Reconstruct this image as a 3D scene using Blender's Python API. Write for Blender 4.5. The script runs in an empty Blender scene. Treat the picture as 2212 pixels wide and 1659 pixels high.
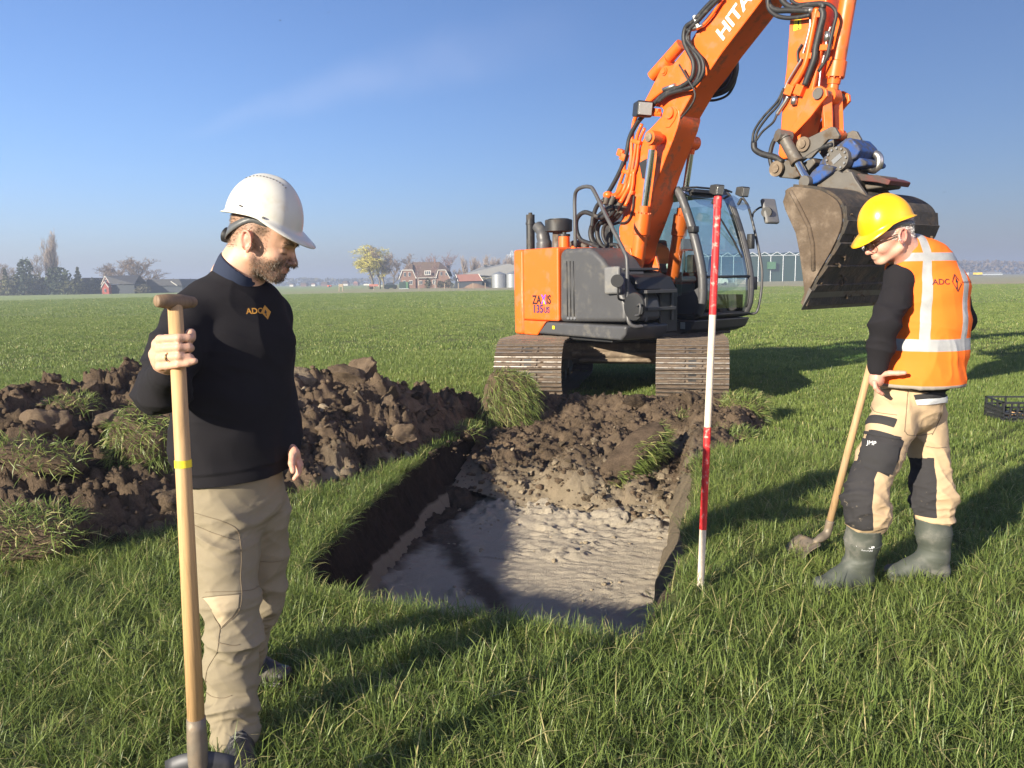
import bpy, bmesh, math, random
import numpy as np
from mathutils import Vector, Matrix, noise as mnoise
from mathutils.bvhtree import BVHTree
R_ = math.radians
rng = np.random.default_rng(7)
random.seed(7)
scn = bpy.context.scene
col = scn.collection

# ------------------------------------------------------------------ camera
CAM_H, PITCH, ROLL, FPX = 1.54, R_(7.65), R_(0.95), 1662.0
camd = bpy.data.cameras.new('camera'); camo = bpy.data.objects.new('camera', camd); col.objects.link(camo)
camd.sensor_width = 36.0; camd.lens = 36.0 * FPX / 2212.0
camd.clip_start = 0.05; camd.clip_end = 6000
Fv = np.array([0, math.cos(PITCH), -math.sin(PITCH)])
_R0 = np.array([1., 0, 0]); _U0 = np.array([0, math.sin(PITCH), math.cos(PITCH)])
Rv = math.cos(ROLL) * _R0 - math.sin(ROLL) * _U0
Uv = math.sin(ROLL) * _R0 + math.cos(ROLL) * _U0
Cv = np.array([0, 0, CAM_H])
camo.matrix_world = Matrix(((Rv[0], Uv[0], -Fv[0], 0), (Rv[1], Uv[1], -Fv[1], 0), (Rv[2], Uv[2], -Fv[2], CAM_H), (0, 0, 0, 1)))
scn.camera = camo

# ------------------------------------------------------------------ light
SUN_EL, SUN_AZ = 18.0, 226.0            # azimuth clockwise from +Y: the sun stands behind the left shoulder
_ve = R_(SUN_EL); _va = R_(SUN_AZ)
SUND = np.array([math.sin(_va) * math.cos(_ve), math.cos(_va) * math.cos(_ve), math.sin(_ve)])
w = bpy.data.worlds.new('World'); scn.world = w; w.use_nodes = True
nt = w.node_tree; nt.nodes.clear()
sky = nt.nodes.new('ShaderNodeTexSky'); sky.sky_type = 'NISHITA'; sky.sun_disc = False
sky.sun_elevation = _ve; sky.sun_rotation = -_va
sky.air_density = 1.0; sky.dust_density = 1.2; sky.ozone_density = 8.0; sky.altitude = 0
bg = nt.nodes.new('ShaderNodeBackground'); bg.inputs[1].default_value = 0.083
out = nt.nodes.new('ShaderNodeOutputWorld')
# one thin streak of high cloud, laid out by direction in the sky
geo = nt.nodes.new('ShaderNodeTexCoord')
def wn(t, **k):
    n = nt.nodes.new(t)
    for a, b in k.items(): setattr(n, a, b)
    return n
def wlink(a, b): nt.links.new(a, b)
_p0 = Fv + (380 - 1106) / FPX * Rv - (300 - 829.5) / FPX * Uv
_p1 = Fv + (960 - 1106) / FPX * Rv - (130 - 829.5) / FPX * Uv
_p0 /= np.linalg.norm(_p0); _p1 /= np.linalg.norm(_p1)
_ax = _p1 - _p0; _len = np.linalg.norm(_ax); _ax /= _len
_nn = np.cross(_p0, _ax); _nn /= np.linalg.norm(_nn)
nz = wn('ShaderNodeTexNoise'); nz.inputs['Scale'].default_value = 5.0; nz.inputs['Detail'].default_value = 3
wlink(geo.outputs['Generated'], nz.inputs['Vector'])
dn = wn('ShaderNodeVectorMath', operation='DOT_PRODUCT'); dn.inputs[1].default_value = _nn; wlink(geo.outputs['Generated'], dn.inputs[0])
da = wn('ShaderNodeVectorMath', operation='DOT_PRODUCT'); da.inputs[1].default_value = _ax; wlink(geo.outputs['Generated'], da.inputs[0])
wob = wn('ShaderNodeMath', operation='MULTIPLY_ADD'); wlink(nz.outputs['Fac'], wob.inputs[0]); wob.inputs[1].default_value = 0.06; wob.inputs[2].default_value = -0.03
sm = wn('ShaderNodeMath', operation='ADD'); wlink(dn.outputs['Value'], sm.inputs[0]); wlink(wob.outputs[0], sm.inputs[1])
ab = wn('ShaderNodeMath', operation='ABSOLUTE'); wlink(sm.outputs[0], ab.inputs[0])
# streak widens along its axis
t0 = float(np.dot(_p0, _ax)); t1 = t0 + _len
wid = wn('ShaderNodeMapRange'); wlink(da.outputs['Value'], wid.inputs['Value'])
wid.inputs['From Min'].default_value = t0; wid.inputs['From Max'].default_value = t1 + 0.12; wid.inputs['To Min'].default_value = 0.012; wid.inputs['To Max'].default_value = 0.055
dv = wn('ShaderNodeMath', operation='DIVIDE'); wlink(ab.outputs[0], dv.inputs[0]); wlink(wid.outputs[0], dv.inputs[1])
fall = wn('ShaderNodeMapRange', interpolation_type='SMOOTHSTEP'); wlink(dv.outputs[0], fall.inputs['Value'])
fall.inputs['From Min'].default_value = 0.0; fall.inputs['From Max'].default_value = 1.0; fall.inputs['To Min'].default_value = 1.0; fall.inputs['To Max'].default_value = 0.0
e0 = wn('ShaderNodeMapRange', interpolation_type='SMOOTHSTEP'); wlink(da.outputs['Value'], e0.inputs['Value'])
e0.inputs['From Min'].default_value = t0 - 0.02; e0.inputs['From Max'].default_value = t0 + 0.10
e1 = wn('ShaderNodeMapRange', interpolation_type='SMOOTHSTEP'); wlink(da.outputs['Value'], e1.inputs['Value'])
e1.inputs['From Min'].default_value = t1 - 0.02; e1.inputs['From Max'].default_value = t1 + 0.2; e1.inputs['To Min'].default_value = 1; e1.inputs['To Max'].default_value = 0
nz2 = wn('ShaderNodeTexNoise'); nz2.inputs['Scale'].default_value = 14.0; nz2.inputs['Detail'].default_value = 5; wlink(geo.outputs['Generated'], nz2.inputs['Vector'])
m1 = wn('ShaderNodeMath', operation='MULTIPLY'); wlink(fall.outputs[0], m1.inputs[0]); wlink(e0.outputs[0], m1.inputs[1])
m2 = wn('ShaderNodeMath', operation='MULTIPLY'); wlink(m1.outputs[0], m2.inputs[0]); wlink(e1.outputs[0], m2.inputs[1])
m3 = wn('ShaderNodeMath', operation='MULTIPLY'); wlink(m2.outputs[0], m3.inputs[0]); wlink(nz2.outputs['Fac'], m3.inputs[1])
m4 = wn('ShaderNodeMath', operation='MULTIPLY'); wlink(m3.outputs[0], m4.inputs[0]); m4.inputs[1].default_value = 0.10
mixc = wn('ShaderNodeMix', data_type='RGBA'); wlink(m4.outputs[0], mixc.inputs['Factor']); wlink(sky.outputs[0], mixc.inputs[6]); mixc.inputs[7].default_value = (6.6, 8.2, 9.0, 1)
tnt = wn('ShaderNodeMix', data_type='RGBA', blend_type='MULTIPLY'); tnt.inputs['Factor'].default_value = 1.0; wlink(mixc.outputs[2], tnt.inputs[6]); tnt.inputs[7].default_value = (1.16, .86, .80, 1)
wlink(tnt.outputs[2], bg.inputs[0]); wlink(bg.outputs[0], out.inputs[0])
sl = bpy.data.lights.new('sun', 'SUN'); so = bpy.data.objects.new('sun', sl); col.objects.link(so)
sl.energy = 5.0; sl.angle = R_(0.55); sl.color = (1.0, 0.905, 0.74)
so.rotation_euler = Vector(SUND).to_track_quat('Z', 'Y').to_euler(); so.location = (-20, -20, 30)
vs = scn.view_settings; vs.view_transform = 'Standard'; vs.look = 'None'; vs.exposure = 1.34; vs.gamma = 1.0; vs.use_curve_mapping = False
scn.render.engine = 'CYCLES'
cy = scn.cycles; cy.max_bounces = 5; cy.diffuse_bounces = 2; cy.glossy_bounces = 2; cy.transmission_bounces = 4; cy.transparent_max_bounces = 10; cy.volume_bounces = 0
cy.use_denoising = True; cy.caustics_reflective = False; cy.caustics_refractive = False; cy.sample_clamp_indirect = 4.0

# ------------------------------------------------------------------ pixel (2212 x 1659 frame of the photograph) -> place
def ray(x, y): return Fv + (x - 1106) / FPX * Rv - (y - 829.5) / FPX * Uv
def gnd(x, y, z=0.0):
    d = ray(x, y); return Cv + d * ((z - CAM_H) / d[2])
def atY(x, y, Y):
    d = ray(x, y); return Cv + d * (Y / d[1])
def onplane(x, y, P, n):
    d = ray(x, y); return Cv + d * (np.dot(np.asarray(P, float) - Cv, n) / np.dot(d, n))

# ------------------------------------------------------------------ numpy noise
def _hash(ix, iy, iz, seed):
    h = (ix.astype(np.int64) * 374761393 + iy.astype(np.int64) * 668265263 + iz.astype(np.int64) * 1274126177 + seed * 144665) & 0xffffffff
    h = ((h ^ (h >> 13)) * 1274126177) & 0xffffffff
    return ((h ^ (h >> 16)) & 0xffffff).astype(np.float32) / 0xffffff
def vnoise(p, scale=1.0, seed=0):
    p = np.asarray(p, np.float32) * scale
    i = np.floor(p); fr = p - i; u = fr * fr * (3 - 2 * fr); i = i.astype(np.int64)
    r = 0
    for dx in (0, 1):
        for dy in (0, 1):
            for dz in (0, 1):
                wgt = (u[:, 0] if dx else 1 - u[:, 0]) * (u[:, 1] if dy else 1 - u[:, 1]) * (u[:, 2] if dz else 1 - u[:, 2])
                r = r + wgt * _hash(i[:, 0] + dx, i[:, 1] + dy, i[:, 2] + dz, seed)
    return r * 2 - 1
def fbm(p, scale=1.0, oct=4, seed=0, gain=0.5, ridged=False):
    a, s, amp, tot = 0, scale, 1.0, 0
    for o in range(oct):
        n = vnoise(p, s, seed + o * 17)
        if ridged: n = 1 - 2 * np.abs(n)
        a = a + n * amp; tot += amp; amp *= gain; s *= 2.03
    return a / tot

# ------------------------------------------------------------------ object helpers
def tag(o, label=None, cat=None, group=None, kind=None):
    if label: o['label'] = label
    if cat: o['category'] = cat
    if group: o['group'] = group
    if kind: o['kind'] = kind
    return o
def empty(name, loc=(0, 0, 0), rz=0.0, label=None, cat=None, group=None):
    o = bpy.data.objects.new(name, None); o.empty_display_size = 0.2; col.objects.link(o)
    o.location = loc; o.rotation_euler = (0, 0, rz); tag(o, label, cat, group); return o
def link(name, me, parent=None, loc=(0, 0, 0)):
    o = bpy.data.objects.new(name, me); col.objects.link(o)
    if parent is not None: o.parent = parent
    o.location = loc; return o
def obj(name, V, F, mat, parent=None, smooth=False, bevel=0.0, loc=(0, 0, 0), autosmooth=None):
    me = bpy.data.meshes.new(name)
    V = np.asarray(V, float); me.from_pydata(V.tolist(), [], [list(map(int, f)) for f in F])
    if mat is not None: me.materials.append(mat)
    if smooth: me.polygons.foreach_set('use_smooth', [True] * len(me.polygons))
    me.update()
    o = link(name, me, parent, loc)
    if bevel:
        m = o.modifiers.new('b', 'BEVEL'); m.width = bevel; m.segments = 2; m.limit_method = 'ANGLE'; m.angle_limit = R_(35)
        me.polygons.foreach_set('use_smooth', [True] * len(me.polygons))
        if hasattr(m, 'harden_normals'): m.harden_normals = True
    elif autosmooth:
        me.polygons.foreach_set('use_smooth', [True] * len(me.polygons))
        me.set_sharp_from_angle(angle=R_(autosmooth))
    return o
def fast_mesh(name, V, Q, mat, parent=None, smooth=True, loc=(0, 0, 0)):
    """V (n,3), Q (m,k) arrays of equal-sized faces"""
    V = np.ascontiguousarray(V, np.float32); Q = np.ascontiguousarray(Q, np.int32); k = Q.shape[1]
    me = bpy.data.meshes.new(name); me.vertices.add(len(V)); me.vertices.foreach_set('co', V.ravel())
    me.loops.add(Q.size); me.loops.foreach_set('vertex_index', Q.ravel())
    me.polygons.add(len(Q)); me.polygons.foreach_set('loop_start', np.arange(len(Q), dtype=np.int32) * k)
    if smooth: me.polygons.foreach_set('use_smooth', np.ones(len(Q), bool))
    else: me.polygons.foreach_set('use_smooth', np.zeros(len(Q), bool))
    me.update(calc_edges=True)
    if mat is not None: me.materials.append(mat)
    return link(name, me, parent, loc)
def fattr(o, name, vals):
    a = o.data.attributes.new(name, 'FLOAT', 'POINT'); a.data.foreach_set('value', np.asarray(vals, np.float32))
def cattr(o, name, rgb):
    a = o.data.attributes.new(name, 'FLOAT_COLOR', 'POINT')
    c = np.ones((len(rgb), 4), np.float32); c[:, :3] = rgb; a.data.foreach_set('color', c.ravel())

class MB:
    """collects shapes for one mesh"""
    def __init__(s): s.V = []; s.F = []
    def add(s, V, F):
        n = len(s.V); s.V += [tuple(map(float, v)) for v in V]; s.F += [tuple(int(i) + n for i in f) for f in F]; return s
    def box(s, lo, hi, M=None):
        x0, y0, z0 = lo; x1, y1, z1 = hi
        V = [(x0, y0, z0), (x1, y0, z0), (x1, y1, z0), (x0, y1, z0), (x0, y0, z1), (x1, y0, z1), (x1, y1, z1), (x0, y1, z1)]
        if M is not None: V = [tuple(M @ Vector(v)) for v in V]
        return s.add(V, [(0, 3, 2, 1), (4, 5, 6, 7), (0, 1, 5, 4), (1, 2, 6, 5), (2, 3, 7, 6), (3, 0, 4, 7)])
    def prism(s, prof, y0, y1, axis='y', M=None):
        """polygon prof of (x,z) pairs extruded along y"""
        n = len(prof); V = []
        for yy in (y0, y1):
            for (a, b) in prof:
                V.append({'y': (a, yy, b), 'x': (yy, a, b), 'z': (a, b, yy)}[axis])
        if M is not None: V = [tuple(M @ Vector(v)) for v in V]
        F = [tuple(range(n)), tuple(range(2 * n - 1, n - 1, -1))] + [(i, i + n, (i + 1) % n + n, (i + 1) % n)[::-1][::-1] for i in range(n)]
        return s.add(V, F)
    def tube(s, pts, r, seg=10, cap=True, flat=None):
        P = [np.asarray(p, float) for p in pts]; n = len(P)
        rr = list(r) if hasattr(r, '__len__') else [r] * n
        T = []
        for i in range(n):
            d = P[min(i + 1, n - 1)] - P[max(i - 1, 0)]; T.append(d / (np.linalg.norm(d) + 1e-12))
        ref = np.array([0, 0, 1.]) if abs(T[0][2]) < 0.9 else np.array([1., 0, 0])
        u = np.cross(ref, T[0]); u /= np.linalg.norm(u); V = []
        for i in range(n):
            u = u - T[i] * np.dot(u, T[i]); u /= np.linalg.norm(u) + 1e-12; v = np.cross(T[i], u)
            for k in range(seg):
                a = 2 * math.pi * k / seg; V.append(P[i] + rr[i] * (math.cos(a) * u + math.sin(a) * v))
        F = []
        for i in range(n - 1):
            for k in range(seg):
                a = i * seg + k; b = i * seg + (k + 1) % seg; F.append((a, b, b + seg, a + seg))
        if cap: F += [tuple(range(seg))[::-1], tuple(range((n - 1) * seg, n * seg))]
        return s.add(V, F)
    def cyl(s, a, b, r, r2=None, seg=20): return s.tube([a, b], [r, r if r2 is None else r2], seg)
    def build(s, name, mat, parent=None, smooth=False, bevel=0.0, auto=None, loc=(0, 0, 0)):
        o = obj(name, s.V, s.F, mat, parent, smooth, bevel, loc, auto)
        return fixn(o)
def fixn(o):
    bm = bmesh.new(); bm.from_mesh(o.data); bmesh.ops.recalc_face_normals(bm, faces=bm.faces[:]); bm.to_mesh(o.data); bm.free(); return o
def spline(pts, n=8):
    """Catmull-Rom through the points"""
    P = [np.asarray(p, float) for p in pts]; P = [2 * P[0] - P[1]] + P + [2 * P[-1] - P[-2]]; out = []
    for i in range(1, len(P) - 2):
        for k in range(n):
            t = k / n; a, b, c, d = P[i - 1:i + 3]
            out.append(0.5 * (2 * b + (c - a) * t + (2 * a - 5 * b + 4 * c - d) * t * t + (3 * b - a - 3 * c + d) * t ** 3))
    out.append(P[-2]); return out
def part(name, mat, parent, fn, **k):
    m = MB(); fn(m); return m.build(name, mat, parent, **k)
def copy_tree(o, parent=None):
    c = o.copy(); col.objects.link(c); c.parent = parent
    for ch in o.children: copy_tree(ch, c)
    return c

# ------------------------------------------------------------------ materials
def new_mat(name):
    m = bpy.data.materials.new(name); m.use_nodes = True; n = m.node_tree
    for x in list(n.nodes): n.nodes.remove(x)
    o = n.nodes.new('ShaderNodeOutputMaterial'); b = n.nodes.new('ShaderNodeBsdfPrincipled'); n.links.new(b.outputs[0], o.inputs[0])
    return m, n, b
def N(n, t, inp=None, **k):
    x = n.nodes.new(t)
    for a, b in k.items(): setattr(x, a, b)
    for a, v in (inp or {}).items():
        if hasattr(v, 'is_linked') or isinstance(v, bpy.types.NodeSocket): n.links.new(v, x.inputs[a])
        else: x.inputs[a].default_value = v
    return x
def c4(c): return (c[0], c[1], c[2], 1.0)
def ramp(n, fac, stops):
    r = n.nodes.new('ShaderNodeValToRGB'); n.links.new(fac, r.inputs[0]); e = r.color_ramp.elements
    while len(e) > 1: e.remove(e[-1])
    e[0].position = stops[0][0]; e[0].color = c4(stops[0][1])
    for p, c in stops[1:]:
        x = e.new(p); x.color = c4(c)
    return r
def mixcol(n, fac, a, b, mode='MIX'):
    x = n.nodes.new('ShaderNodeMix'); x.data_type = 'RGBA'; x.blend_type = mode
    for s, v in ((x.inputs['Factor'], fac), (x.inputs[6], a), (x.inputs[7], b)):
        if isinstance(v, bpy.types.NodeSocket): n.links.new(v, s)
        elif isinstance(v, (int, float)): s.default_value = v
        else: s.default_value = c4(v)
    return x.outputs[2]
def coords(n, space='Object'): return n.nodes.new('ShaderNodeTexCoord').outputs[space]
def noise_n(n, vec, scale, detail=4, rough=0.55, dist=0.0):
    return N(n, 'ShaderNodeTexNoise', {'Vector': vec, 'Scale': scale, 'Detail': detail, 'Roughness': rough, 'Distortion': dist}).outputs['Fac']
def mrange(n, v, a, b, c=0.0, d=1.0, smooth=True):
    return N(n, 'ShaderNodeMapRange', {'Value': v, 'From Min': a, 'From Max': b, 'To Min': c, 'To Max': d}, interpolation_type='SMOOTHSTEP' if smooth else 'LINEAR').outputs[0]
def mth(n, op, a, b=0.0):
    x = n.nodes.new('ShaderNodeMath'); x.operation = op
    for s, v in ((x.inputs[0], a), (x.inputs[1], b)):
        if isinstance(v, bpy.types.NodeSocket): n.links.new(v, s)
        else: s.default_value = v
    return x.outputs[0]
def bump(n, b, h, strength=0.3, dist=0.01):
    x = N(n, 'ShaderNodeBump', {'Height': h, 'Strength': strength, 'Distance': dist}); n.links.new(x.outputs[0], b.inputs['Normal']); return x
def setb(b, rough=0.6, metal=0.0, spec=0.5, **k):
    b.inputs['Roughness'].default_value = rough; b.inputs['Metallic'].default_value = metal; b.inputs['Specular IOR Level'].default_value = spec
    for a, v in k.items(): b.inputs[a].default_value = v
def simple(name, colr, rough=0.6, metal=0.0, var=0.12, scale=6.0, bmp=0.0, bscale=60.0, dirt=None, dirt_amt=0.5, dscale=3.0, spec=0.5, bdist=0.004, space='Object'):
    """a base colour with a little mottling, optional dirt patches and fine relief"""
    m, n, b = new_mat(name); v = coords(n, space); setb(b, rough, metal, spec)
    f = noise_n(n, v, scale, 5)
    c = mixcol(n, f, [x * (1 - var) for x in colr], [min(1, x * (1 + var)) for x in colr])
    if dirt is not None:
        d = noise_n(n, v, dscale, 6, 0.65); d = mrange(n, d, 0.62 - 0.3 * dirt_amt, 0.78 - 0.2 * dirt_amt)
        c = mixcol(n, d, c, dirt)
        n.links.new(mth(n, 'ADD', mth(n, 'MULTIPLY', d, max(0.0, 0.9 - rough)), rough), b.inputs['Roughness'])
    n.links.new(c, b.inputs['Base Color'])
    if bmp: bump(n, b, noise_n(n, v, bscale, 5), bmp, bdist)
    return m
M = {}
# ------------------------------------------------------------------ where the excavator stands
EXC = np.array([1.55, 11.0, 0.0]); UYAW = R_(12.5); PHI = R_(36)
_u = np.array([math.sin(UYAW), math.cos(UYAW)]); _v = np.array([math.cos(UYAW), -math.sin(UYAW)])
TRACKPOLYS = []
for s in (-1, 1):
    c = EXC[:2] + _v * s * .995
    TRACKPOLYS.append([tuple(c + _u * a + _v * b) for a, b in ((-1.5, -.42), (1.5, -.42), (1.5, .42), (-1.5, .42))])
# ================================================================== GROUND
tv = np.array([.262, .965]); nv = np.array([.965, -.262])
def TN(t, n): return tv * t + nv * n
def worley(p, scale, seed=0):
    """2-D cell noise: distance to nearest point, id of that cell"""
    q = np.asarray(p, float) * scale; i = np.floor(q).astype(np.int64); best = np.full(len(q), 9.0); cid = np.zeros(len(q)); off = np.zeros((len(q), 2))
    z = np.zeros(len(q), np.int64)
    for dx in (-1, 0, 1):
        for dy in (-1, 0, 1):
            cx = i[:, 0] + dx; cy_ = i[:, 1] + dy
            jx = _hash(cx, cy_, z, seed); jy = _hash(cx, cy_, z + 5, seed)
            d = np.hypot(cx + jx - q[:, 0], cy_ + jy - q[:, 1]); m = d < best
            best = np.where(m, d, best); cid = np.where(m, _hash(cx, cy_, z + 9, seed), cid); off = np.where(m[:, None], np.stack([q[:, 0] - cx - jx, q[:, 1] - cy_ - jy], 1), off)
    return best, cid, off
def clodrelief(xy, seed=0, amp=1.0):
    z = 0
    for sc, a in ((4.5, .075), (9, .048), (19, .027), (40, .013)):
        wxy = xy + .35 / sc * np.stack([vnoise(np.c_[xy, xy[:, :1] * 0], sc * 1.3, seed + 3), vnoise(np.c_[xy, xy[:, :1] * 0 + 4], sc * 1.3, seed + 4)], 1)
        d, cid, of = worley(wxy, sc, seed + int(sc)); th = cid * 37.0; z = z + a * (.45 * (np.sqrt(np.clip(1 - (d / .75) ** 2, 0, 1)) * (.35 + 1.1 * cid) - .45) + (.95 if sc < 15 else .45) * (cid - .5) + .75 * (of[:, 0] * np.cos(th) + of[:, 1] * np.sin(th)) * (sc < 30))
    q3 = np.c_[xy, xy[:, :1] * 0]; z = z + .022 * fbm(q3, 11, 4, seed + 50, .62, True) + .010 * fbm(q3, 42, 3, seed + 51, .6)
    return z * amp
def inpoly(P, poly):
    x, y = P[:, 0], P[:, 1]; r = np.zeros(len(P), bool); n = len(poly); j = n - 1
    for i in range(n):
        xi, yi = poly[i]; xj, yj = poly[j]
        c = ((yi > y) != (yj > y)) & (x < (xj - xi) * (y - yi) / (yj - yi + 1e-12) + xi); r ^= c; j = i
    return r
def polydist(P, L, closed=False):
    """distance to polyline, and the parameter (segment index + fraction)"""
    best = np.full(len(P), 1e9); par = np.zeros(len(P)); L = np.asarray(L, float); n = len(L)
    for i in range(n if closed else n - 1):
        a = L[i]; b = L[(i + 1) % n]; ab = b - a; t = np.clip(((P - a) @ ab) / (ab @ ab), 0, 1)
        d = np.linalg.norm(P - (a + t[:, None] * ab), axis=1); m = d < best
        best = np.where(m, d, best); par = np.where(m, i + t, par)
    return best, par

# ---- trench outline in (along, across), then world
_out = [(3.10, -.26), (3.13, -.7), (3.16, -1.1), (3.19, -1.55), (3.27, -2.00), (3.62, -2.19), (4.1, -2.28), (4.6, -2.33), (5.2, -2.41), (5.88, -2.48), (7.0, -2.52), (8.4, -2.56), (8.9, -2.4), (8.95, -1.4), (8.9, -.4), (8.4, -.17), (6.47, -.21), (5.13, -.18), (4.2, -.21)]
OUT = []
for i in range(len(_out)):
    a = np.array(_out[i]); b = np.array(_out[(i + 1) % len(_out)]); k = max(1, int(np.linalg.norm(b - a) / .03))
    for s in range(k): OUT.append(a + (b - a) * s / k)
OUT = np.array(OUT)
_c = OUT.mean(0); _nr = OUT - _c
_nn2 = np.roll(OUT, -1, 0) - np.roll(OUT, 1, 0); _nn2 = np.stack([_nn2[:, 1], -_nn2[:, 0]], 1); _nn2 /= np.linalg.norm(_nn2, axis=1)[:, None]
_sg = np.sign((_nn2 * _nr).sum(1)); _nn2 *= _sg[:, None]           # outward
OUT = OUT + _nn2 * (fbm(np.c_[OUT, OUT[:, :1] * 0], 3.0, 4, 11) * .05 + fbm(np.c_[OUT, OUT[:, :1] * 0], 14.0, 3, 12) * .02)[:, None]
OUTW = np.array([TN(*q) for q in OUT])
TD = .43                                                              # depth of the trench

# ---- materials of the ground
def soil_mat(name, dark, light, z_layers=False, sc=9.0, rnd=0.0, rough=0.95, sand=((.20, .16, .108), (.42, .345, .24))):
    m, n, b = new_mat(name); v = coords(n, 'Object' if not rnd else 'Object'); setb(b, rough, 0, .15)
    g = n.nodes.new('ShaderNodeNewGeometry').outputs['Position']
    f = noise_n(n, g, sc, 8, .7); f2 = noise_n(n, g, sc * 9, 5, .7); f3 = noise_n(n, g, 2.3, 3)
    k = mth(n, 'ADD', mth(n, 'MULTIPLY', f, .65), mth(n, 'MULTIPLY', f2, .45)); k = mth(n, 'ADD', k, mth(n, 'MULTIPLY', mth(n, 'SUBTRACT', f3, .5), .5))
    if rnd:
        r = n.nodes.new('ShaderNodeObjectInfo').outputs['Random']; k = mth(n, 'ADD', k, mth(n, 'MULTIPLY', mth(n, 'SUBTRACT', r, .55), rnd))
    c = ramp(n, k, [(.3, dark), (.72, light)]).outputs[0]
    at = n.nodes.new('ShaderNodeAttribute'); at.attribute_name = 'tint'
    c = mixcol(n, at.outputs['Fac'], c, mixcol(n, mth(n, 'ADD', mth(n, 'MULTIPLY', f2, .6), mth(n, 'MULTIPLY', f, .4)), *sand))
    n.links.new(c, b.inputs['Base Color'])
    h = mth(n, 'ADD', mth(n, 'MULTIPLY', f2, .5), noise_n(n, g, 150, 4, .7)); bump(n, b, h, 1.0, .02)
    return m

M['soil'] = soil_mat('soil', (.028, .020, .0135), (.190, .136, .090))
M['clod'] = soil_mat('clod_soil', (.03, .0215, .0145), (.20, .146, .098), rnd=.4)
M['sandclod'] = soil_mat('sand_clod', (.10, .076, .05), (.36, .29, .20), rnd=.6)
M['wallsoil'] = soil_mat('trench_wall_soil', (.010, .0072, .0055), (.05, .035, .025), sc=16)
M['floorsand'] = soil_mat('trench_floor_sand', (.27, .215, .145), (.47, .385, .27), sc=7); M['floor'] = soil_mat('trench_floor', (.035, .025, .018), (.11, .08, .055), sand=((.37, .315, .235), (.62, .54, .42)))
def field_mat():
    m, n, b = new_mat('field_turf'); setb(b, .95, 0, .1)
    g = n.nodes.new('ShaderNodeNewGeometry').outputs['Position']
    sp = N(n, 'ShaderNodeSeparateXYZ', {0: g})
    f1 = noise_n(n, g, .35, 4); f2 = noise_n(n, g, 9, 6, .7); f3 = noise_n(n, g, .03, 3)
    mp = N(n, 'ShaderNodeMapping', {'Vector': g, 'Scale': (.02, .25, 1)}).outputs[0]; f4 = noise_n(n, mp, 1.0, 4)
    near = mixcol(n, f2, (.07, .078, .03), (.17, .185, .062))
    far = ramp(n, mth(n, 'ADD', mth(n, 'MULTIPLY', f4, .6), mth(n, 'MULTIPLY', f2, .4)), [(.3, (.23, .285, .10)), (.5, (.28, .33, .135)), (.7, (.33, .37, .165))]).outputs[0]
    c = mixcol(n, mrange(n, sp.outputs[1], 10, 75), near, far)
    # brown stubble strip on the right beyond the pasture, and by the farm road
    br = ramp(n, f2, [(.3, (.30, .255, .165)), (.7, (.40, .34, .225))]).outputs[0]
    edge = mth(n, 'ADD', sp.outputs[1], mth(n, 'MULTIPLY', f1, 6.0))
    msk = mth(n, 'MULTIPLY', mrange(n, edge, 70, 76), mrange(n, mth(n, 'SUBTRACT', sp.outputs[0], mth(n, 'MULTIPLY', sp.outputs[1], .22)), 0, 4))
    c = mixcol(n, msk, c, br)
    br2 = mth(n, 'MULTIPLY', mrange(n, edge, 128, 134), mrange(n, sp.outputs[0], -60, -20)); c = mixcol(n, br2, c, mixcol(n, f2, (.29, .275, .165), (.36, .33, .20)))
    n.links.new(c, b.inputs['Base Color'])
    bump(n, b, f2, 1.0, .05)
    return m
M['field'] = field_mat()

# ---- field sheet with the trench opening
from mathutils.geometry import tessellate_polygon
big = [(-2500, -60), (2500, -60), (2500, 3500), (-2500, 3500)]
mid = [(-8, -4), (12, -4), (12, 14), (-8, 14)]
def ring(poly_out, poly_in):
    a = [Vector((x, y, 0)) for x, y in poly_out]; c = [Vector((x, y, 0)) for x, y in poly_in]
    t = tessellate_polygon([a, c]); return [tuple(v) for v in a + c], t
V1, F1 = ring(big, mid); V2, F2 = ring(mid, [tuple(p) for p in OUTW])
mb = MB(); mb.add(V1, F1); mb.add(V2, F2)
fo = mb.build('field', M['field']); tag(fo, kind='structure')
if fo.data.polygons[0].normal.z < 0: fo.data.flip_normals()

# ---- trench wall
nr_ = 40; cols = len(OUT); zz = np.linspace(0, -TD - .04, nr_)
Vw = []
for k, z in enumerate(zz):
    fz = k / (nr_ - 1)
    P = np.c_[OUTW, np.full(cols, z)]
    rgh = fbm(P * [1, 1, .35], 9, 4, 31) * .05 + fbm(P * [1, 1, .3], 34, 3, 32) * .018
    lean = -.07 * fz ** 1.2
    # the right-hand lip is broken off as a low shoulder
    right = np.clip((OUT[:, 1] + .6) * 4, 0, 1) * np.clip((OUT[:, 0] - 3.5) * 4, 0, 1)
    lean = lean + right * (-.085 * min(1, fz * 1.8))
    left = np.clip((-1.8 - OUT[:, 1]) * 4, 0, 1); lean = lean - .17 * left * fz
    rgh = rgh + left * .04 * np.sin(fz * 3.14)
    rgh = rgh * (1 - .75 * fz * left)
    off = (lean + rgh * (0.25 + min(1, fz * 5)))
    q = OUT + _nn2 * off[:, None]
    Vw.append(np.c_[np.array([TN(*s) for s in q]), np.full(cols, z) + rgh * .3 * (fz > .02)])
Vw = np.array(Vw); Q = []
for k in range(nr_ - 1):
    i = np.arange(cols); j = (i + 1) % cols
    Q.append(np.stack([k * cols + i, (k + 1) * cols + i, (k + 1) * cols + j, k * cols + j], 1))
Q = np.concatenate(Q); Vf = Vw.reshape(-1, 3)
wo = fast_mesh('trench_wall', Vf, Q, M['wallsoil']); tag(wo, kind='structure')
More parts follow.
